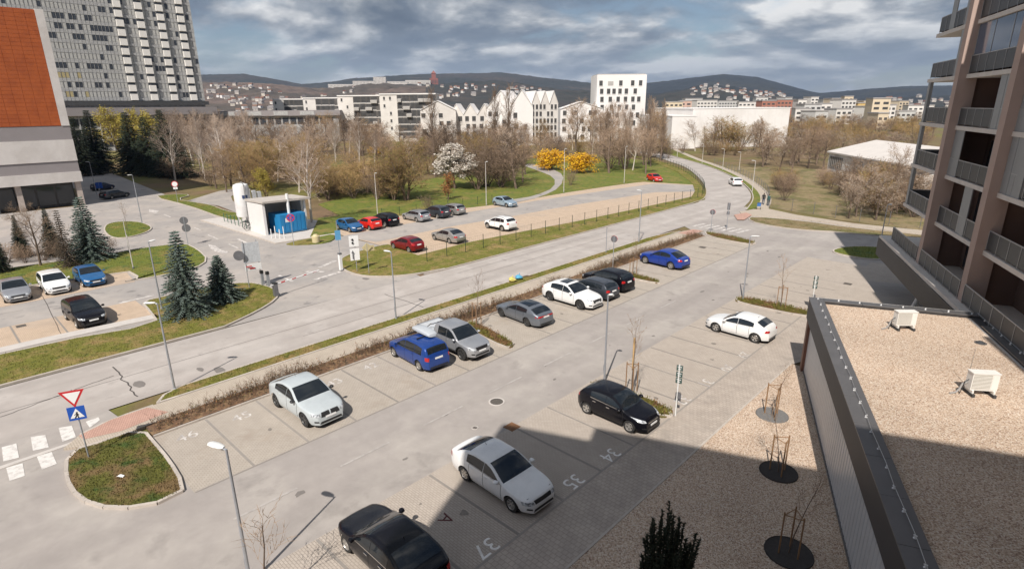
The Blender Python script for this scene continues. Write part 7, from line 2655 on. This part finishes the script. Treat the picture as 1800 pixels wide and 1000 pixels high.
# green rail fence in front of the tank, with parked bicycles
for k in range(9):
    q_ = Vector((-80.44, 28.37)).lerp(Vector((-70.66, 28.25)), k / 8)
    t = thing('green_railing', 'short green railing piece before the tank, number %s from the left' % ('one', 'two', 'three', 'four', 'five', 'six', 'seven', 'eight', 'nine')[k], 'railing', (q_.x, q_.y, .05), -.3, 'green railing pieces before the tank')
    for s_ in (-.28, .28):
        MB().tube([(s_, 0, 0), (s_, 0, 1.15)], .03, 6).build('post', mat('rail_green', (0.03, 0.11, 0.075), .5, .1), t)
    for z in (.4, .75, 1.12):
        MB().tube([(-.28, 0, z), (.28, 0, z)], .022, 5).build('rail', mat('rail_green', ()), t)
M_BIKE = mat('bike_frame', (0.05, 0.05, 0.055), .4, .1)


def bicycle(p, rz, label):
    t = thing('bicycle', label, 'bicycle', (p[0], p[1], .1), rz)
    for x in (-.52, .52):
        w_ = MB()
        w_.tube([(x + .33 * math.cos(a), 0, .33 + .33 * math.sin(a)) for a in np.linspace(0, 2 * PI, 19)], .022, 5, cap=False)
        wo = w_.build('wheel', M_TYRE, t)
        sp_ = MB()
        for k in range(6):
            a = PI * k / 6
            sp_.tube([(x - .32 * math.cos(a), 0, .33 - .32 * math.sin(a)), (x + .32 * math.cos(a), 0, .33 + .32 * math.sin(a))], .004, 3)
        stuff(sp_.build('spokes', M_WIRE, wo))
    MB().tube([(-.52, 0, .33), (-.18, 0, .78), (.38, 0, .80), (.52, 0, .33)], .022, 6).build('frame', M_BIKE, t)
    MB().tube([(-.18, 0, .78), (0, 0, .30), (.38, 0, .80)], .022, 6).build('down_tube', M_BIKE, t)
    MB().tube([(.38, 0, .80), (.34, 0, 1.02)], .018, 6).build('stem', M_BIKE, t)
    MB().tube([(.30, -.28, 1.04), (.38, 0, 1.02), (.30, .28, 1.04)], .016, 6).build('handlebar', M_BIKE, t)
    MB().tube([(-.18, 0, .78), (-.22, 0, .95)], .016, 6).build('seat_post', M_BIKE, t)
    MB().box((-.22, 0, .97), (.26, .14, .06)).build('saddle', M_BLACK, t)
    return t


for k, (q_, l_) in enumerate((((-72.7, 28.26), 'dark bicycle parked by the shelter wall, left one'), ((-71.33, 28.11), 'dark bicycle parked by the shelter wall, right one'))):
    bicycle(q_, .4 + .3 * k, l_)
for k in range(4):
    q_ = Vector((-65.29, 27.93)).lerp(Vector((-63.88, 28.78)), k / 3)
    t = thing('bollard', 'white bollard before the blue container, number %s from the left' % ('one', 'two', 'three', 'four')[k], 'bollard', (q_.x, q_.y, .09), 0, 'bollards before the container')
    MB().tube([(0, 0, 0), (0, 0, 1.1 + .35 * (k % 2))], .05, 8).build('post', M_SIGNWHITE, t)
    MB().lathe([(.055, 1.08 + .35 * (k % 2)), (.03, 1.13 + .35 * (k % 2)), (0, 1.14 + .35 * (k % 2))], 8).build('cap', M_SIGNBACK, t)

for p, h_, l_ in (((-62.26, 13.07), 3.27, 'thin pale pole on the lawn behind the blue hatchback, right one'), ((-70.08, 14.68), 3.67, 'thin pale pole on the lawn behind the blue hatchback, left one')):
    t = thing('pale_pole', l_, 'pole', (p[0], p[1], .1))
    MB().tube([(0, 0, 0), (.05, .02, h_)], [.05, .035], 6).build('pole', M_CONC, t)
    MB().lathe([(.09, 0), (.09, .15), (.05, .17)], 8).build('foot', M_SIGNBACK, t)

# ---- fences
def fence(pts, h_, step, label, m=M_GREEN, mesh_wires=7, name='wire_fence'):
    t = thing(name, label, 'fence', (0, 0, 0))
    P = [Vector(p) for p in pts]
    cum = [0]
    for a, b in zip(P, P[1:]):
        cum.append(cum[-1] + (b - a).length)

    def at(s_):
        for i in range(len(P) - 1):
            if s_ <= cum[i + 1] + 1e-6:
                return P[i].lerp(P[i + 1], (s_ - cum[i]) / max(1e-6, cum[i + 1] - cum[i]))
        return P[-1]
    n = int(cum[-1] / step)
    posts = [at(cum[-1] * i / n) for i in range(n + 1)]
    pm = MB().tube([(0, 0, 0), (0, 0, h_ + .06)], .035, 6).mesh('fence_post', m)
    for q_ in posts:
        link('fence_post', pm, t, (q_.x, q_.y, .03))
    for k in range(3):
        z = .12 + (h_ - .15) * k / 2
        MB().tube([(q_.x, q_.y, z + .03) for q_ in posts], .006, 3, cap=False).build('wire', m, t)
    if mesh_wires:
        w_ = MB()
        for a, b in zip(posts, posts[1:]):
            L_ = (b - a).length
            nn = int(L_ / .25)
            for j in range(1, nn):
                c_ = a.lerp(b, j / nn)
                w_.tube([(c_.x, c_.y, .12), (c_.x, c_.y, h_)], .003, 3, cap=False)
        stuff(w_.build('mesh_wires', m, t))
    return t


fl = [(-43.4, 33.5), (-44.48, 39.69), (-44.03, 48.24), (-43.26, 55.85), (-42.35, 67.41), (-41.49, 82.12)] + smooth_line([(-41.64, 87.18), (-43.69, 93.65), (-47.89, 101.43), (-53.54, 110.05), (-62.39, 121.69), (-73.42, 132.91), (-82.67, 141.66)], 2)
fence([(-43.4, 33.5), (-43.0, 48), (-42.6, 62), (-42.3, 78)] + smooth_line([(-42.2, 84), (-41.9, 90.13), (-45.4, 97.64), (-52.19, 108.79), (-62.55, 123.08), (-73.59, 134.65), (-82.95, 143.63)], 2), 1.55, 2.45, 'thin dark green wire fence between the street and the far car park')
fence(smooth_line([(-30.81, 87.81), (-33.39, 95.76), (-38.2, 105.58), (-44.68, 116.18), (-53.59, 128.84), (-63.52, 140.79)], 2), 1.5, 2.5, 'grey wire fence along the sidewalk of the bend', M_SIGNBACK)
fence([(-29.82, 86.04), (-25.17, 85.73), (-18.1, 83.1), (-11, 83.5)], 1.6, 3.0, 'grey wire fence of the dry field beside the sidewalk', M_SIGNBACK)
fence([(-66.64, 44.13), (-65.01, 57.13), (-64.04, 62.85)], 1.2, 2.6, 'low wire fence along the meadow behind the far back row', M_GREEN)

# ---- litter on the verge
for p, c_, l_ in (((-32.5, 34.13), (0.62, 0.55, 0.16), 'crumpled yellow bag lying on the verge by the street'), ((-32.51, 35.01), (0.10, 0.36, 0.55), 'crumpled light blue bag lying on the verge by the street')):
    rng_ = random.Random(int(p[1] * 100))
    t = thing('plastic_bag', l_, 'bag', (p[0], p[1], .1))
    rows = []
    for i in range(7):
        th = PI * i / 6
        rows.append([(.34 * math.sin(th) * math.cos(a) * rng_.uniform(.75, 1.25), .30 * math.sin(th) * math.sin(a) * rng_.uniform(.75, 1.25), .2 + .2 * math.cos(PI - th) * rng_.uniform(.85, 1.2)) for a in np.linspace(0, 2 * PI, 12, endpoint=False)])
    rows = [r_ + [r_[0]] for r_ in rows]
    m_ = mat('bag_%d' % int(c_[0] * 100), c_, .5, .15, 8)
    MB().grid(rows).build('sack', m_, t, True, 30, True)
    MB().tube([(0, 0, .38), (.03, .02, .5), (.08, .0, .54)], [.05, .03, .06], 6).build('knot', m_, t, True)
t = thing('fallen_branch', 'dark fallen branch lying behind the bags on the verge', 'branch', (*(-32.49, 35.96), .12), 1.1)
MB().tube([(-.7, 0, .03), (0, .08, .07), (.7, 0, .05)], [.03, .045, .02], 6).build('stem', M_BARK, t)
MB().tube([(0, .08, .07), (.35, .35, .12)], [.02, .008], 5).build('side_twig', M_BARK, t)
t = thing('paper_scrap', 'white scrap of paper on the grass of the end island', 'litter', (*(-25.71, 3.4), .115), .4)
MB().add([(-.16, -.07, 0), (.02, -.09, .05), (.17, -.03, .01), (.14, .08, .03), (-.02, .06, .06), (-.17, .09, .0)], [(0, 1, 4, 5), (1, 2, 3, 4)]).build('sheet', M_SIGNWHITE, t)

# ---- two people on the sidewalk by the field
def person(p, rz, label, coat, trousers, stride=.22, hair=(0.03, 0.02, 0.015), h_=1.74):
    t = thing('person', label, 'person', (p[0], p[1], .104), rz)
    k = h_ / 1.74
    bm_v, bm_e, rad = [], [], []

    def jv(x, y, z, r_):
        bm_v.append((x * k, y * k, z * k))
        rad.append(r_ * k)
        return len(bm_v) - 1
    pel = jv(0, 0, .95, .155)
    wst = jv(0, 0, 1.10, .145)
    chs = jv(0.01, 0, 1.32, .165)
    shl = jv(0, 0, 1.45, .10)
    nck = jv(.01, 0, 1.53, .058)
    bm_e += [(pel, wst), (wst, chs), (chs, shl), (shl, nck)]
    for sg in (-1, 1):
        hp = jv(0, sg * .09, .88, .10)
        kn = jv(sg * stride * .55 + .05, sg * .09, .49, .068)
        an = jv(sg * stride - .02, sg * .085, .09, .045)
        to = jv(sg * stride + .16, sg * .10, .03, .035)
        bm_e += [(pel, hp), (hp, kn), (kn, an), (an, to)]
        sh_ = jv(0, sg * .19, 1.42, .068)
        el = jv(-sg * .10, sg * .25, 1.14, .05)
        wr = jv(-sg * .08 + .10, sg * .25, .92, .038)
        hn = jv(-sg * .08 + .14, sg * .25, .82, .042)
        bm_e += [(shl, sh_), (sh_, el), (el, wr), (wr, hn)]
    me = bpy.data.meshes.new('body')
    me.from_pydata(bm_v, bm_e, [])
    o = bpy.data.objects.new('body', me)
    COL.objects.link(o)
    sk = o.modifiers.new('skin', 'SKIN')
    for i, sv_ in enumerate(me.skin_vertices[0].data):
        sv_.radius = (rad[i], rad[i])
        sv_.use_root = (i == 0)
    o.modifiers.new('sub', 'SUBSURF').levels = 1
    dg = bpy.context.evaluated_depsgraph_get()
    me2 = bpy.data.meshes.new_from_object(o.evaluated_get(dg))
    COL.objects.unlink(o)
    bpy.data.objects.remove(o)
    for m_ in (coat, trousers, mat('skin_tone', (0.45, 0.27, 0.19), .6, .05), M_BLACK):
        me2.materials.append(m_)
    for pl_ in me2.polygons:
        c_ = pl_.center
        z = c_.z / k
        pl_.material_index = 2 if (z < .87 and abs(c_.y) / k > .2) or z > 1.52 else (0 if z > .86 else (3 if z < .08 else 1))
    me2.shade_smooth()
    link('body', me2, t)
    hd = MB()
    rows = []
    for i in range(9):
        th = PI * i / 8
        rows.append([(.085 * k * math.sin(th) * math.cos(a) * (1.12 if math.cos(a) > 0 else 1.05) + .015, .075 * k * math.sin(th) * math.sin(a), (1.64 - .115 * math.cos(th)) * k) for a in np.linspace(0, 2 * PI, 13)])
    hd.grid(rows)
    hd.tube([(.10 * k, 0, 1.645 * k), (.125 * k, 0, 1.62 * k), (.10 * k, 0, 1.60 * k)], .012, 5)
    for sg in (-1, 1):
        hd.box((.0, sg * .078 * k, 1.63 * k), (.03, .02, .06))
    head = hd.build('head', mat('skin_tone', ()), t, True, 60, True)
    hr = MB()
    rows = []
    for i in range(6):
        th = PI * .62 * i / 5
        rows.append([(.094 * k * math.sin(th) * math.cos(a) * 1.08 - .012, .083 * k * math.sin(th) * math.sin(a), (1.645 + .12 * math.cos(th)) * k + (.03 if math.cos(a) > .3 and i == 5 else 0)) for a in np.linspace(0, 2 * PI, 13)])
    hr.grid(rows).build('hair', mat('hair_dark', hair, .8, .1), head, True, 60, True)
    fc_ = MB()
    for sg in (-1, 1):
        fc_.box((.098 * k, sg * .03 * k, 1.65 * k), (.012, .018, .01))
    stuff(fc_.build('eyes', M_BLACK, head))
    MB().box((.095 * k, 0, 1.575 * k), (.012, .04, .008)).build('mouth', mat('lips', (.3, .1, .08), .6, 0), head)
    return t


person((-31.44, 87.94), 2.0, 'person in a black jacket walking on the sidewalk', mat('coat_black', (0.015, 0.015, 0.018), .8, .1), mat('jeans', (0.05, 0.07, 0.12), .9, .1))
person((-30.49, 87.42), 2.1, 'person in a dark teal jacket beside the one in black', mat('coat_teal', (0.03, 0.09, 0.085), .8, .1), mat('jeans_grey', (0.10, 0.11, 0.12), .9, .1), -.2, h_=1.68)
t = thing('pushchair', 'small blue pushchair before the two walkers', 'pushchair', (*(-30.45, 83.61), .104), 2.0)
MB().add([(-.3, -.24, .45), (.3, -.24, .35), (.3, .24, .35), (-.3, .24, .45), (-.38, -.24, .95), (-.38, .24, .95), (.05, -.22, .95), (.05, .22, .95)], [(0, 1, 2, 3), (0, 3, 5, 4), (4, 5, 7, 6), (0, 4, 6), (3, 7, 5)]).build('seat', mat('pram_blue', (0.05, 0.16, 0.42), .8, .1), t)
for x in (-.3, .3):
    for y in (-.26, .26):
        MB().lathe([(.02, -.02), (.12, -.02), (.12, .02), (.02, .02)], 12, (x, y, .12), 'Y').build('wheel', M_BLACK, t)
for y in (-.25, .25):
    MB().tube([(.3, y, .12), (-.45, y, 1.0)], .015, 5).build('frame', M_GALV, t)
    MB().tube([(-.3, y, .12), (.2, y, .6)], .015, 5).build('frame', M_GALV, t)
MB().tube([(-.45, -.25, 1.0), (-.45, .25, 1.0)], .018, 5).build('handle', M_BLACK, t)

# ------------------------------------------------------------------ hills and far town
RIDGE = [(-1.2492, 0.04521), (-1.2306, 0.04704), (-1.1731, 0.04861), (-1.1341, 0.04166), (-1.0937, 0.03354), (-1.0681, 0.0353), (-1.0153, 0.04311), (-0.9435, 0.04753), (-0.8514, 0.05), (-0.7767, 0.05134), (-0.7111, 0.0437), (-0.6177, 0.03288), (-0.5627, 0.03036), (-0.5269, 0.03329), (-0.4832, 0.03851), (-0.424, 0.04313), (-0.3742, 0.0378), (-0.3332, 0.02626), (-0.2857, 0.01329), (-0.2423, 0.01648), (-0.1745, 0.02038), (-0.124, 0.0206)]
MIDR = [(-1.2512, 0.03268), (-1.1983, 0.03467), (-1.1353, 0.03174), (-1.069, 0.0268), (-0.9984, 0.03366), (-0.9259, 0.03705), (-0.8521, 0.03325), (-0.7769, 0.03632), (-0.7204, 0.03049), (-0.6639, 0.02279), (-0.6079, 0.01862), (-0.5258, 0.01588), (-0.4734, 0.02381), (-0.4308, 0.0265), (-0.3802, 0.01893), (-0.3154, 0.00808), (-0.2406, 0.00551), (-0.1721, 0.00613), (-0.1213, 0.0054)]


def ridge_fn(tab, out):
    xs = [a for a, b in tab]
    ys = [b for a, b in tab]

    def f(az):
        if az < xs[0] - .02 or az > xs[-1] + .02:
            # outside the picture the range simply goes on
            d = min(abs(az - xs[0]), abs(az - xs[-1]))
            k = min(1, d / .15)
            e = ys[0] if az < xs[0] else ys[-1]
            return e * (1 - k) + k * (out + .014 * mnoise.noise(Vector((math.cos(az) * 3.1, math.sin(az) * 3.1, 5))))
        return float(np.interp(az, xs, ys))
    return f


far_f, mid_f = ridge_fn(RIDGE, .045), ridge_fn(MIDR, .026)
R_FAR, R_MID = 3300.0, 1750.0


def sstep(a, b, x):
    t = min(1, max(0, (x - a) / (b - a)))
    return t * t * (3 - 2 * t)


def hill_h(az, r_):
    hf = (far_f(az) * R_FAR + 14.6) * sstep(1750, R_FAR, r_) * (1 - .6 * sstep(R_FAR, 5200, r_))
    hm = (mid_f(az) * R_MID + 14.6) * sstep(760, R_MID, r_) * (1 - .55 * sstep(R_MID, 2500, r_))
    x, y = math.sin(az) * r_, math.cos(az) * r_
    n = mnoise.fractal(Vector((x * .004, y * .004, 1.3)), 0.9, 2.1, 5) * 9 + mnoise.fractal(Vector((x * .03, y * .03, 4.1)), 0.8, 2.1, 4) * 4.5
    return max(hf, hm) + n * sstep(800, 1400, r_) * (1 - .6 * sstep(R_FAR - 500, R_FAR, r_)) - .4


CUTS = [q[0] for q in [(-0.9032, 0.03347), (-0.5536, 0.03023)]]


def build_hills():
    rs = list(np.linspace(760, 1750, 46)) + list(np.linspace(1800, 3400, 40)) + [3600, 4000, 4600, 5400]
    azs = []
    a = -PI
    lo, hi = RIDGE[0][0] - .12, RIDGE[-1][0] + .12
    while a < PI:
        azs.append(a)
        a += .0042 if lo < a < hi else .05
    V, Fc = [], []
    for r_ in rs:
        for az in azs:
            V.append((math.sin(az) * r_, math.cos(az) * r_, hill_h(az, r_)))
    n = len(azs)
    for i in range(len(rs) - 1):
        for j in range(n):
            j2 = (j + 1) % n
            Fc.append((i * n + j, i * n + j2, (i + 1) * n + j2, (i + 1) * n + j))
    me = bpy.data.meshes.new('hills')
    me.from_pydata(V, [], Fc)
    me.materials.append(mat('hill_bare_woods', (0.125, 0.088, 0.068), .95, .55, .05, 3.0, .05, second=(.070, .056, .042), smix=(.44, .56), sscale=.0035, third=(.16, .125, .09), tmix=(.60, .70), tscale=.006))
    me.materials.append(mat('hill_dark_woods', (0.042, 0.036, 0.030), .95, .55, .05, 3.0, .05, second=(.024, .027, .023), smix=(.44, .56), sscale=.0035, third=(.075, .058, .045), tmix=(.60, .70), tscale=.005))
    me.materials.append(mat('hill_conifers', (0.017, 0.022, 0.026), .95, .5, .05, 3.0, .05, second=(.028, .030, .026), smix=(.50, .62), sscale=.003))
    cut1, cut2 = CUTS
    idx = []
    for i in range(len(rs) - 1):
        for j in range(n):
            az = azs[j] + .06 * mnoise.noise(Vector((azs[j] * 30, rs[i] * .004, 0)))
            far_ = rs[i] > 1850 + 180 * mnoise.noise(Vector((azs[j] * 25, 3.3, 0)))
            idx.append(2 if (az > cut2 and rs[i] > 1500) else (1 if (far_ or az > cut1) else 0))
    me.polygons.foreach_set('material_index', idx)
    me.shade_smooth()
    struct(link('hills', me))


build_hills()

# houses on the slopes
rng = random.Random(31)
HOUSE_COL = [(0.70, 0.66, 0.60), (0.62, 0.56, 0.48), (0.74, 0.72, 0.70), (0.55, 0.50, 0.45)]
ROOF_COL = [(0.17, 0.085, 0.06), (0.13, 0.11, 0.105), (0.20, 0.12, 0.085), (0.24, 0.22, 0.21)]
HM = []
for i in range(4):
    w_, d_, h_ = rng.uniform(7.5, 11.5), rng.uniform(7, 9), rng.uniform(4.5, 6.5)
    b = MB().b2(-w_ / 2, w_ / 2, -d_ / 2, d_ / 2, -4, h_)
    bm_ = b.mesh('wall', mat('house_wall_%d' % i, HOUSE_COL[i], .9, .1, .1))
    r_ = MB().add([(-w_ / 2 - .5, -d_ / 2 - .5, h_), (w_ / 2 + .5, -d_ / 2 - .5, h_), (w_ / 2 + .5, d_ / 2 + .5, h_), (-w_ / 2 - .5, d_ / 2 + .5, h_), (-w_ / 2 - .5, 0, h_ + 3.6), (w_ / 2 + .5, 0, h_ + 3.6)],
                  [(0, 1, 5, 4), (2, 3, 4, 5), (0, 4, 3), (1, 2, 5), (3, 2, 1, 0)])
    rm_ = r_.mesh('roof', mat('house_roof_%d' % i, ROOF_COL[i], .9, .1, .1))
    wn2 = MB()
    for k in range(3):
        for z in (1.2, 4.0):
            if z < h_ - 1.8:
                wn2.b2(-w_ / 2 + w_ * (k + .25) / 3, -w_ / 2 + w_ * (k + .65) / 3, -d_ / 2 - .06, -d_ / 2 + .05, z, z + 1.5)
    HM.append((bm_, rm_, wn2.mesh('windows', M_WIN_FAR)))


def hill_houses(az0, az1, r0, r1, n, label, group):
    for _ in range(n):
        az, r_ = rng.uniform(az0, az1), rng.uniform(r0, r1)
        i = rng.randrange(4)
        t = thing('hillside_house', label, 'house', (math.sin(az) * r_, math.cos(az) * r_, hill_h(az, r_) + .3), -az + rng.uniform(-.9, .9), group)
        sc_ = rng.uniform(.6, .85)
        t.scale = (sc_, sc_, sc_)
        link('wall', HM[i][0], t)
        link('roof', HM[i][1], t)
        stuff(link('windows', HM[i][2], t))


A_ = [(-1.2288, 0.00884), (-1.1382, 0.00836), (-0.8808, 0.01561), (-0.7109, 0.01429), (-0.4988, 0.01207), (-0.3234, 0.00981), (-0.1992, 0.00803), (-0.1216, 0.00685)]
hill_houses(A_[0][0], A_[1][0], 900, 1450, 60, 'small pale house on the slope right of the hospital tower', 'houses on the left slope')
hill_houses(A_[2][0], A_[3][0], 1150, 1600, 40, 'small pale house on the dark slope behind the gabled houses', 'houses on the middle slope')
hill_houses(A_[4][0] + .03, A_[5][0], 1150, 1680, 75, 'small pale house on the slope below the blue right-hand hill', 'houses on the right slope')
hill_houses(A_[6][0], A_[7][0], 1000, 1650, 30, 'small pale house on the slope at the far right', 'houses on the far right slope')
hill_houses(A_[1][0], A_[2][0], 1000, 1500, 22, 'small pale house on the slope behind the stepped blocks', 'houses behind the stepped blocks')

# long pale institute buildings on the crest and the red tower
def slab(px_p, w_, d_, h_, rz, m_, name, label, group=None, floors=None, cat='building', z0=-3, wm=None):
    t = thing(name, label, cat, (px_p[0], px_p[1], px_p[2]), rz, group)
    MB().b2(-w_ / 2, w_ / 2, 0, d_, z0, h_).build('wall', m_, t)
    MB().b2(-w_ / 2 - .3, w_ / 2 + .3, -.3, d_ + .3, h_, h_ + .7).build('roof', mat('flat_roof', (0.34, 0.32, 0.31), .9, .1, .1), t)
    fl_ = floors or max(1, int((h_ - .8) / 3.0))
    nb = max(2, int(w_ / 3.6))
    for k in range(fl_):
        z = .9 + (h_ - 1.2) * k / fl_
        rowm = MB()
        for j in range(nb):
            x = -w_ / 2 + w_ * (j + .5) / nb
            rowm.b2(x - w_ / nb * .30, x + w_ / nb * .30, -.08, .05, z, z + 1.5)
        stuff(rowm.build('window_row', wm or M_WIN_FAR, t))
    return t


CREST_AZ = {600: -1.0337, 640: -0.9984, 668: -0.9734, 700: -0.9444, 735: -0.9124, 763: -0.8865}
W2 = mat('far_white', (0.66, 0.62, 0.57), .9, .08, .05)
for i, (x, w_, h_) in enumerate(((600, 70, 12), (640, 60, 10), (668, 34, 22), (700, 60, 12), (735, 70, 14))):
    az = CREST_AZ[x]
    r_ = 1720
    slab((math.sin(az) * r_, math.cos(az) * r_, hill_h(az, r_) - 2), w_, 16, h_, -az, W2, 'institute_building', 'long pale building on the crest behind the stepped blocks, number %s from the left' % ('one', 'two', 'three', 'four', 'five')[i], 'pale buildings on the crest')
az = CREST_AZ[763]
rt = thing('red_tower', 'red tower rising on the crest left of the gabled houses', 'tower', (math.sin(az) * 1740, math.cos(az) * 1740, hill_h(az, 1740) - 2), -az)
M_RT = mat('red_wall', (0.26, 0.10, 0.08), .9, .1, .1)
MB().b2(-12, 12, 0, 14, 0, 20).build('base_block', M_RT, rt)
MB().b2(-6, 6, 2, 12, 20, 33).build('shaft', M_RT, rt)
MB().add([(-7, 1, 33), (7, 1, 33), (7, 13, 33), (-7, 13, 33), (0, 7, 41)], [(0, 1, 4), (1, 2, 4), (2, 3, 4), (3, 0, 4)]).build('spire', M_RT, rt)
for k in range(5):
    stuff(MB().b2(-10 + 4.4 * k, -8 + 4.4 * k, -.1, .05, 6, 15).build('window', M_WIN_FAR, rt))

# apartment town at the right
TOWN = [('white', (0.68, 0.65, 0.61)), ('cream', (0.62, 0.52, 0.38)), ('pale grey', (0.55, 0.54, 0.52)), ('yellow', (0.60, 0.42, 0.16)), ('pinkish', (0.55, 0.38, 0.31)), ('brick red', (0.38, 0.17, 0.12))]
spec = [(-255.5, 474.8, 16.4, 14.9, 1), (-267.1, 518.9, 17.4, 10.7, 4), (-327.3, 655.0, 20.6, 20.0, 2), (-288.8, 608.8, 18.2, 22.5, 0), (-297.7, 683.1, 17.7, 25.3, 2), (-238.9, 601.0, 16.0, 22.9, 0), (-269.6, 709.9, 21.2, 13.3, 2), (-209.2, 574.1, 16.8, 17.1, 5), (-198.9, 583.9, 17.7, 18.1, 5), (-218.7, 647.9, 20.2, 8.3, 2), (-140.0, 446.7, 10.7, 10.0, 0), (-174.6, 551.8, 17.3, 6.9, 0), (-144.9, 483.4, 13.6, 12.9, 2), (-205.5, 688.0, 20.7, 8.5, 0), (-124.1, 434.1, 9.3, 10.0, 2), (-144.0, 511.8, 13.9, 8.5, 0), (-181.2, 656.0, 17.5, 13.7, 2), (-159.5, 593.8, 18.2, 8.2, 1), (-118.9, 466.8, 10.4, 12.1, 0), (-145.2, 579.8, 17.0, 14.9, 0), (-173.6, 690.9, 20.8, 8.3, 1), (-115.2, 497.9, 8.5, 12.6, 2), (-136.8, 587.8, 14.1, 6.5, 3), (-143.3, 636.8, 16.0, 9.1, 1), (-98.9, 458.2, 11.9, 5.7, 0), (-91.0, 438.1, 16.9, 10.1, 1), (-84.4, 416.7, 8.2, 5.9, 1), (-95.1, 489.4, 12.8, 6.4, 0), (-97.4, 556.2, 7.8, 16.7, 2), (-127.3, 707.3, 15.8, 11.4, 1), (-106.6, 671.8, 11.5, 21.4, 0)]
seen = {}
for i, (x, y, hgt, w_, ci) in enumerate(spec):
    nm, c_ = TOWN[ci]
    k = seen.get(ci, 0)
    seen[ci] = k + 1
    slab((x, y, 0), w_, 14, hgt, VR + (-.25 + .12 * (i % 5)), mat('town_' + nm.replace(' ', '_'), c_, .9, .07, .05), 'apartment_slab',
         '%s apartment block of the distant town, %s of its colour from the left' % (nm, ('first', 'second', 'third', 'fourth', 'fifth', 'sixth', 'seventh', 'eighth', 'ninth', 'tenth', 'eleventh', 'twelfth', 'thirteenth', 'fourteenth', 'fifteenth', 'sixteenth')[k]), 'apartment blocks of the distant town', z0=-1)

# scattered far trees that hide the town's foot
FARSECT = [(((-106.5, 312.8), (-52.3, 364.4), (-90.7, 631.7), (-184.6, 542.2)), 60, (5, 9)), (((-169.8, 294.0), (-112.6, 348.5), (-221.8, 686.4), (-334.5, 579.0)), 36, (7, 11)), (((-356.1, 130.4), (-266.8, 215.4), (-627.8, 506.9), (-837.9, 306.8)), 60, (9, 15)), (((-251.1, 202.8), (-164.7, 285.1), (-360.2, 623.6), (-549.3, 443.5)), 36, (9, 15))]
for sct, n, hr in FARSECT:
    scatter(sct, n, ['broad0', 'dark0', 'broad2', 'thicket'], hr, 'far bare tree between the housing and the hills', 'far_tree', 'far trees before the hills', 7.0)

# ---- air: a thin even haze over the whole place
hz_b = MB().b2(-6500, 6500, -6500, 6500, -2.0, 420)
hm = bpy.data.materials.new('haze_air')
hm.use_nodes = True
nt = hm.node_tree
for n in list(nt.nodes):
    nt.nodes.remove(n)
ov = nt.nodes.new('ShaderNodeOutputMaterial')
pv = nt.nodes.new('ShaderNodeVolumePrincipled')
pv.inputs['Color'].default_value = (0.50, 0.68, 1.0, 1)
pv.inputs['Density'].default_value = 0.00008
pv.inputs['Anisotropy'].default_value = 0.2
nt.links.new(pv.outputs[0], ov.inputs['Volume'])
hzo = hz_b.build('haze', hm)
tag(stuff(hzo), 'thin blue haze over the far hills', 'haze')
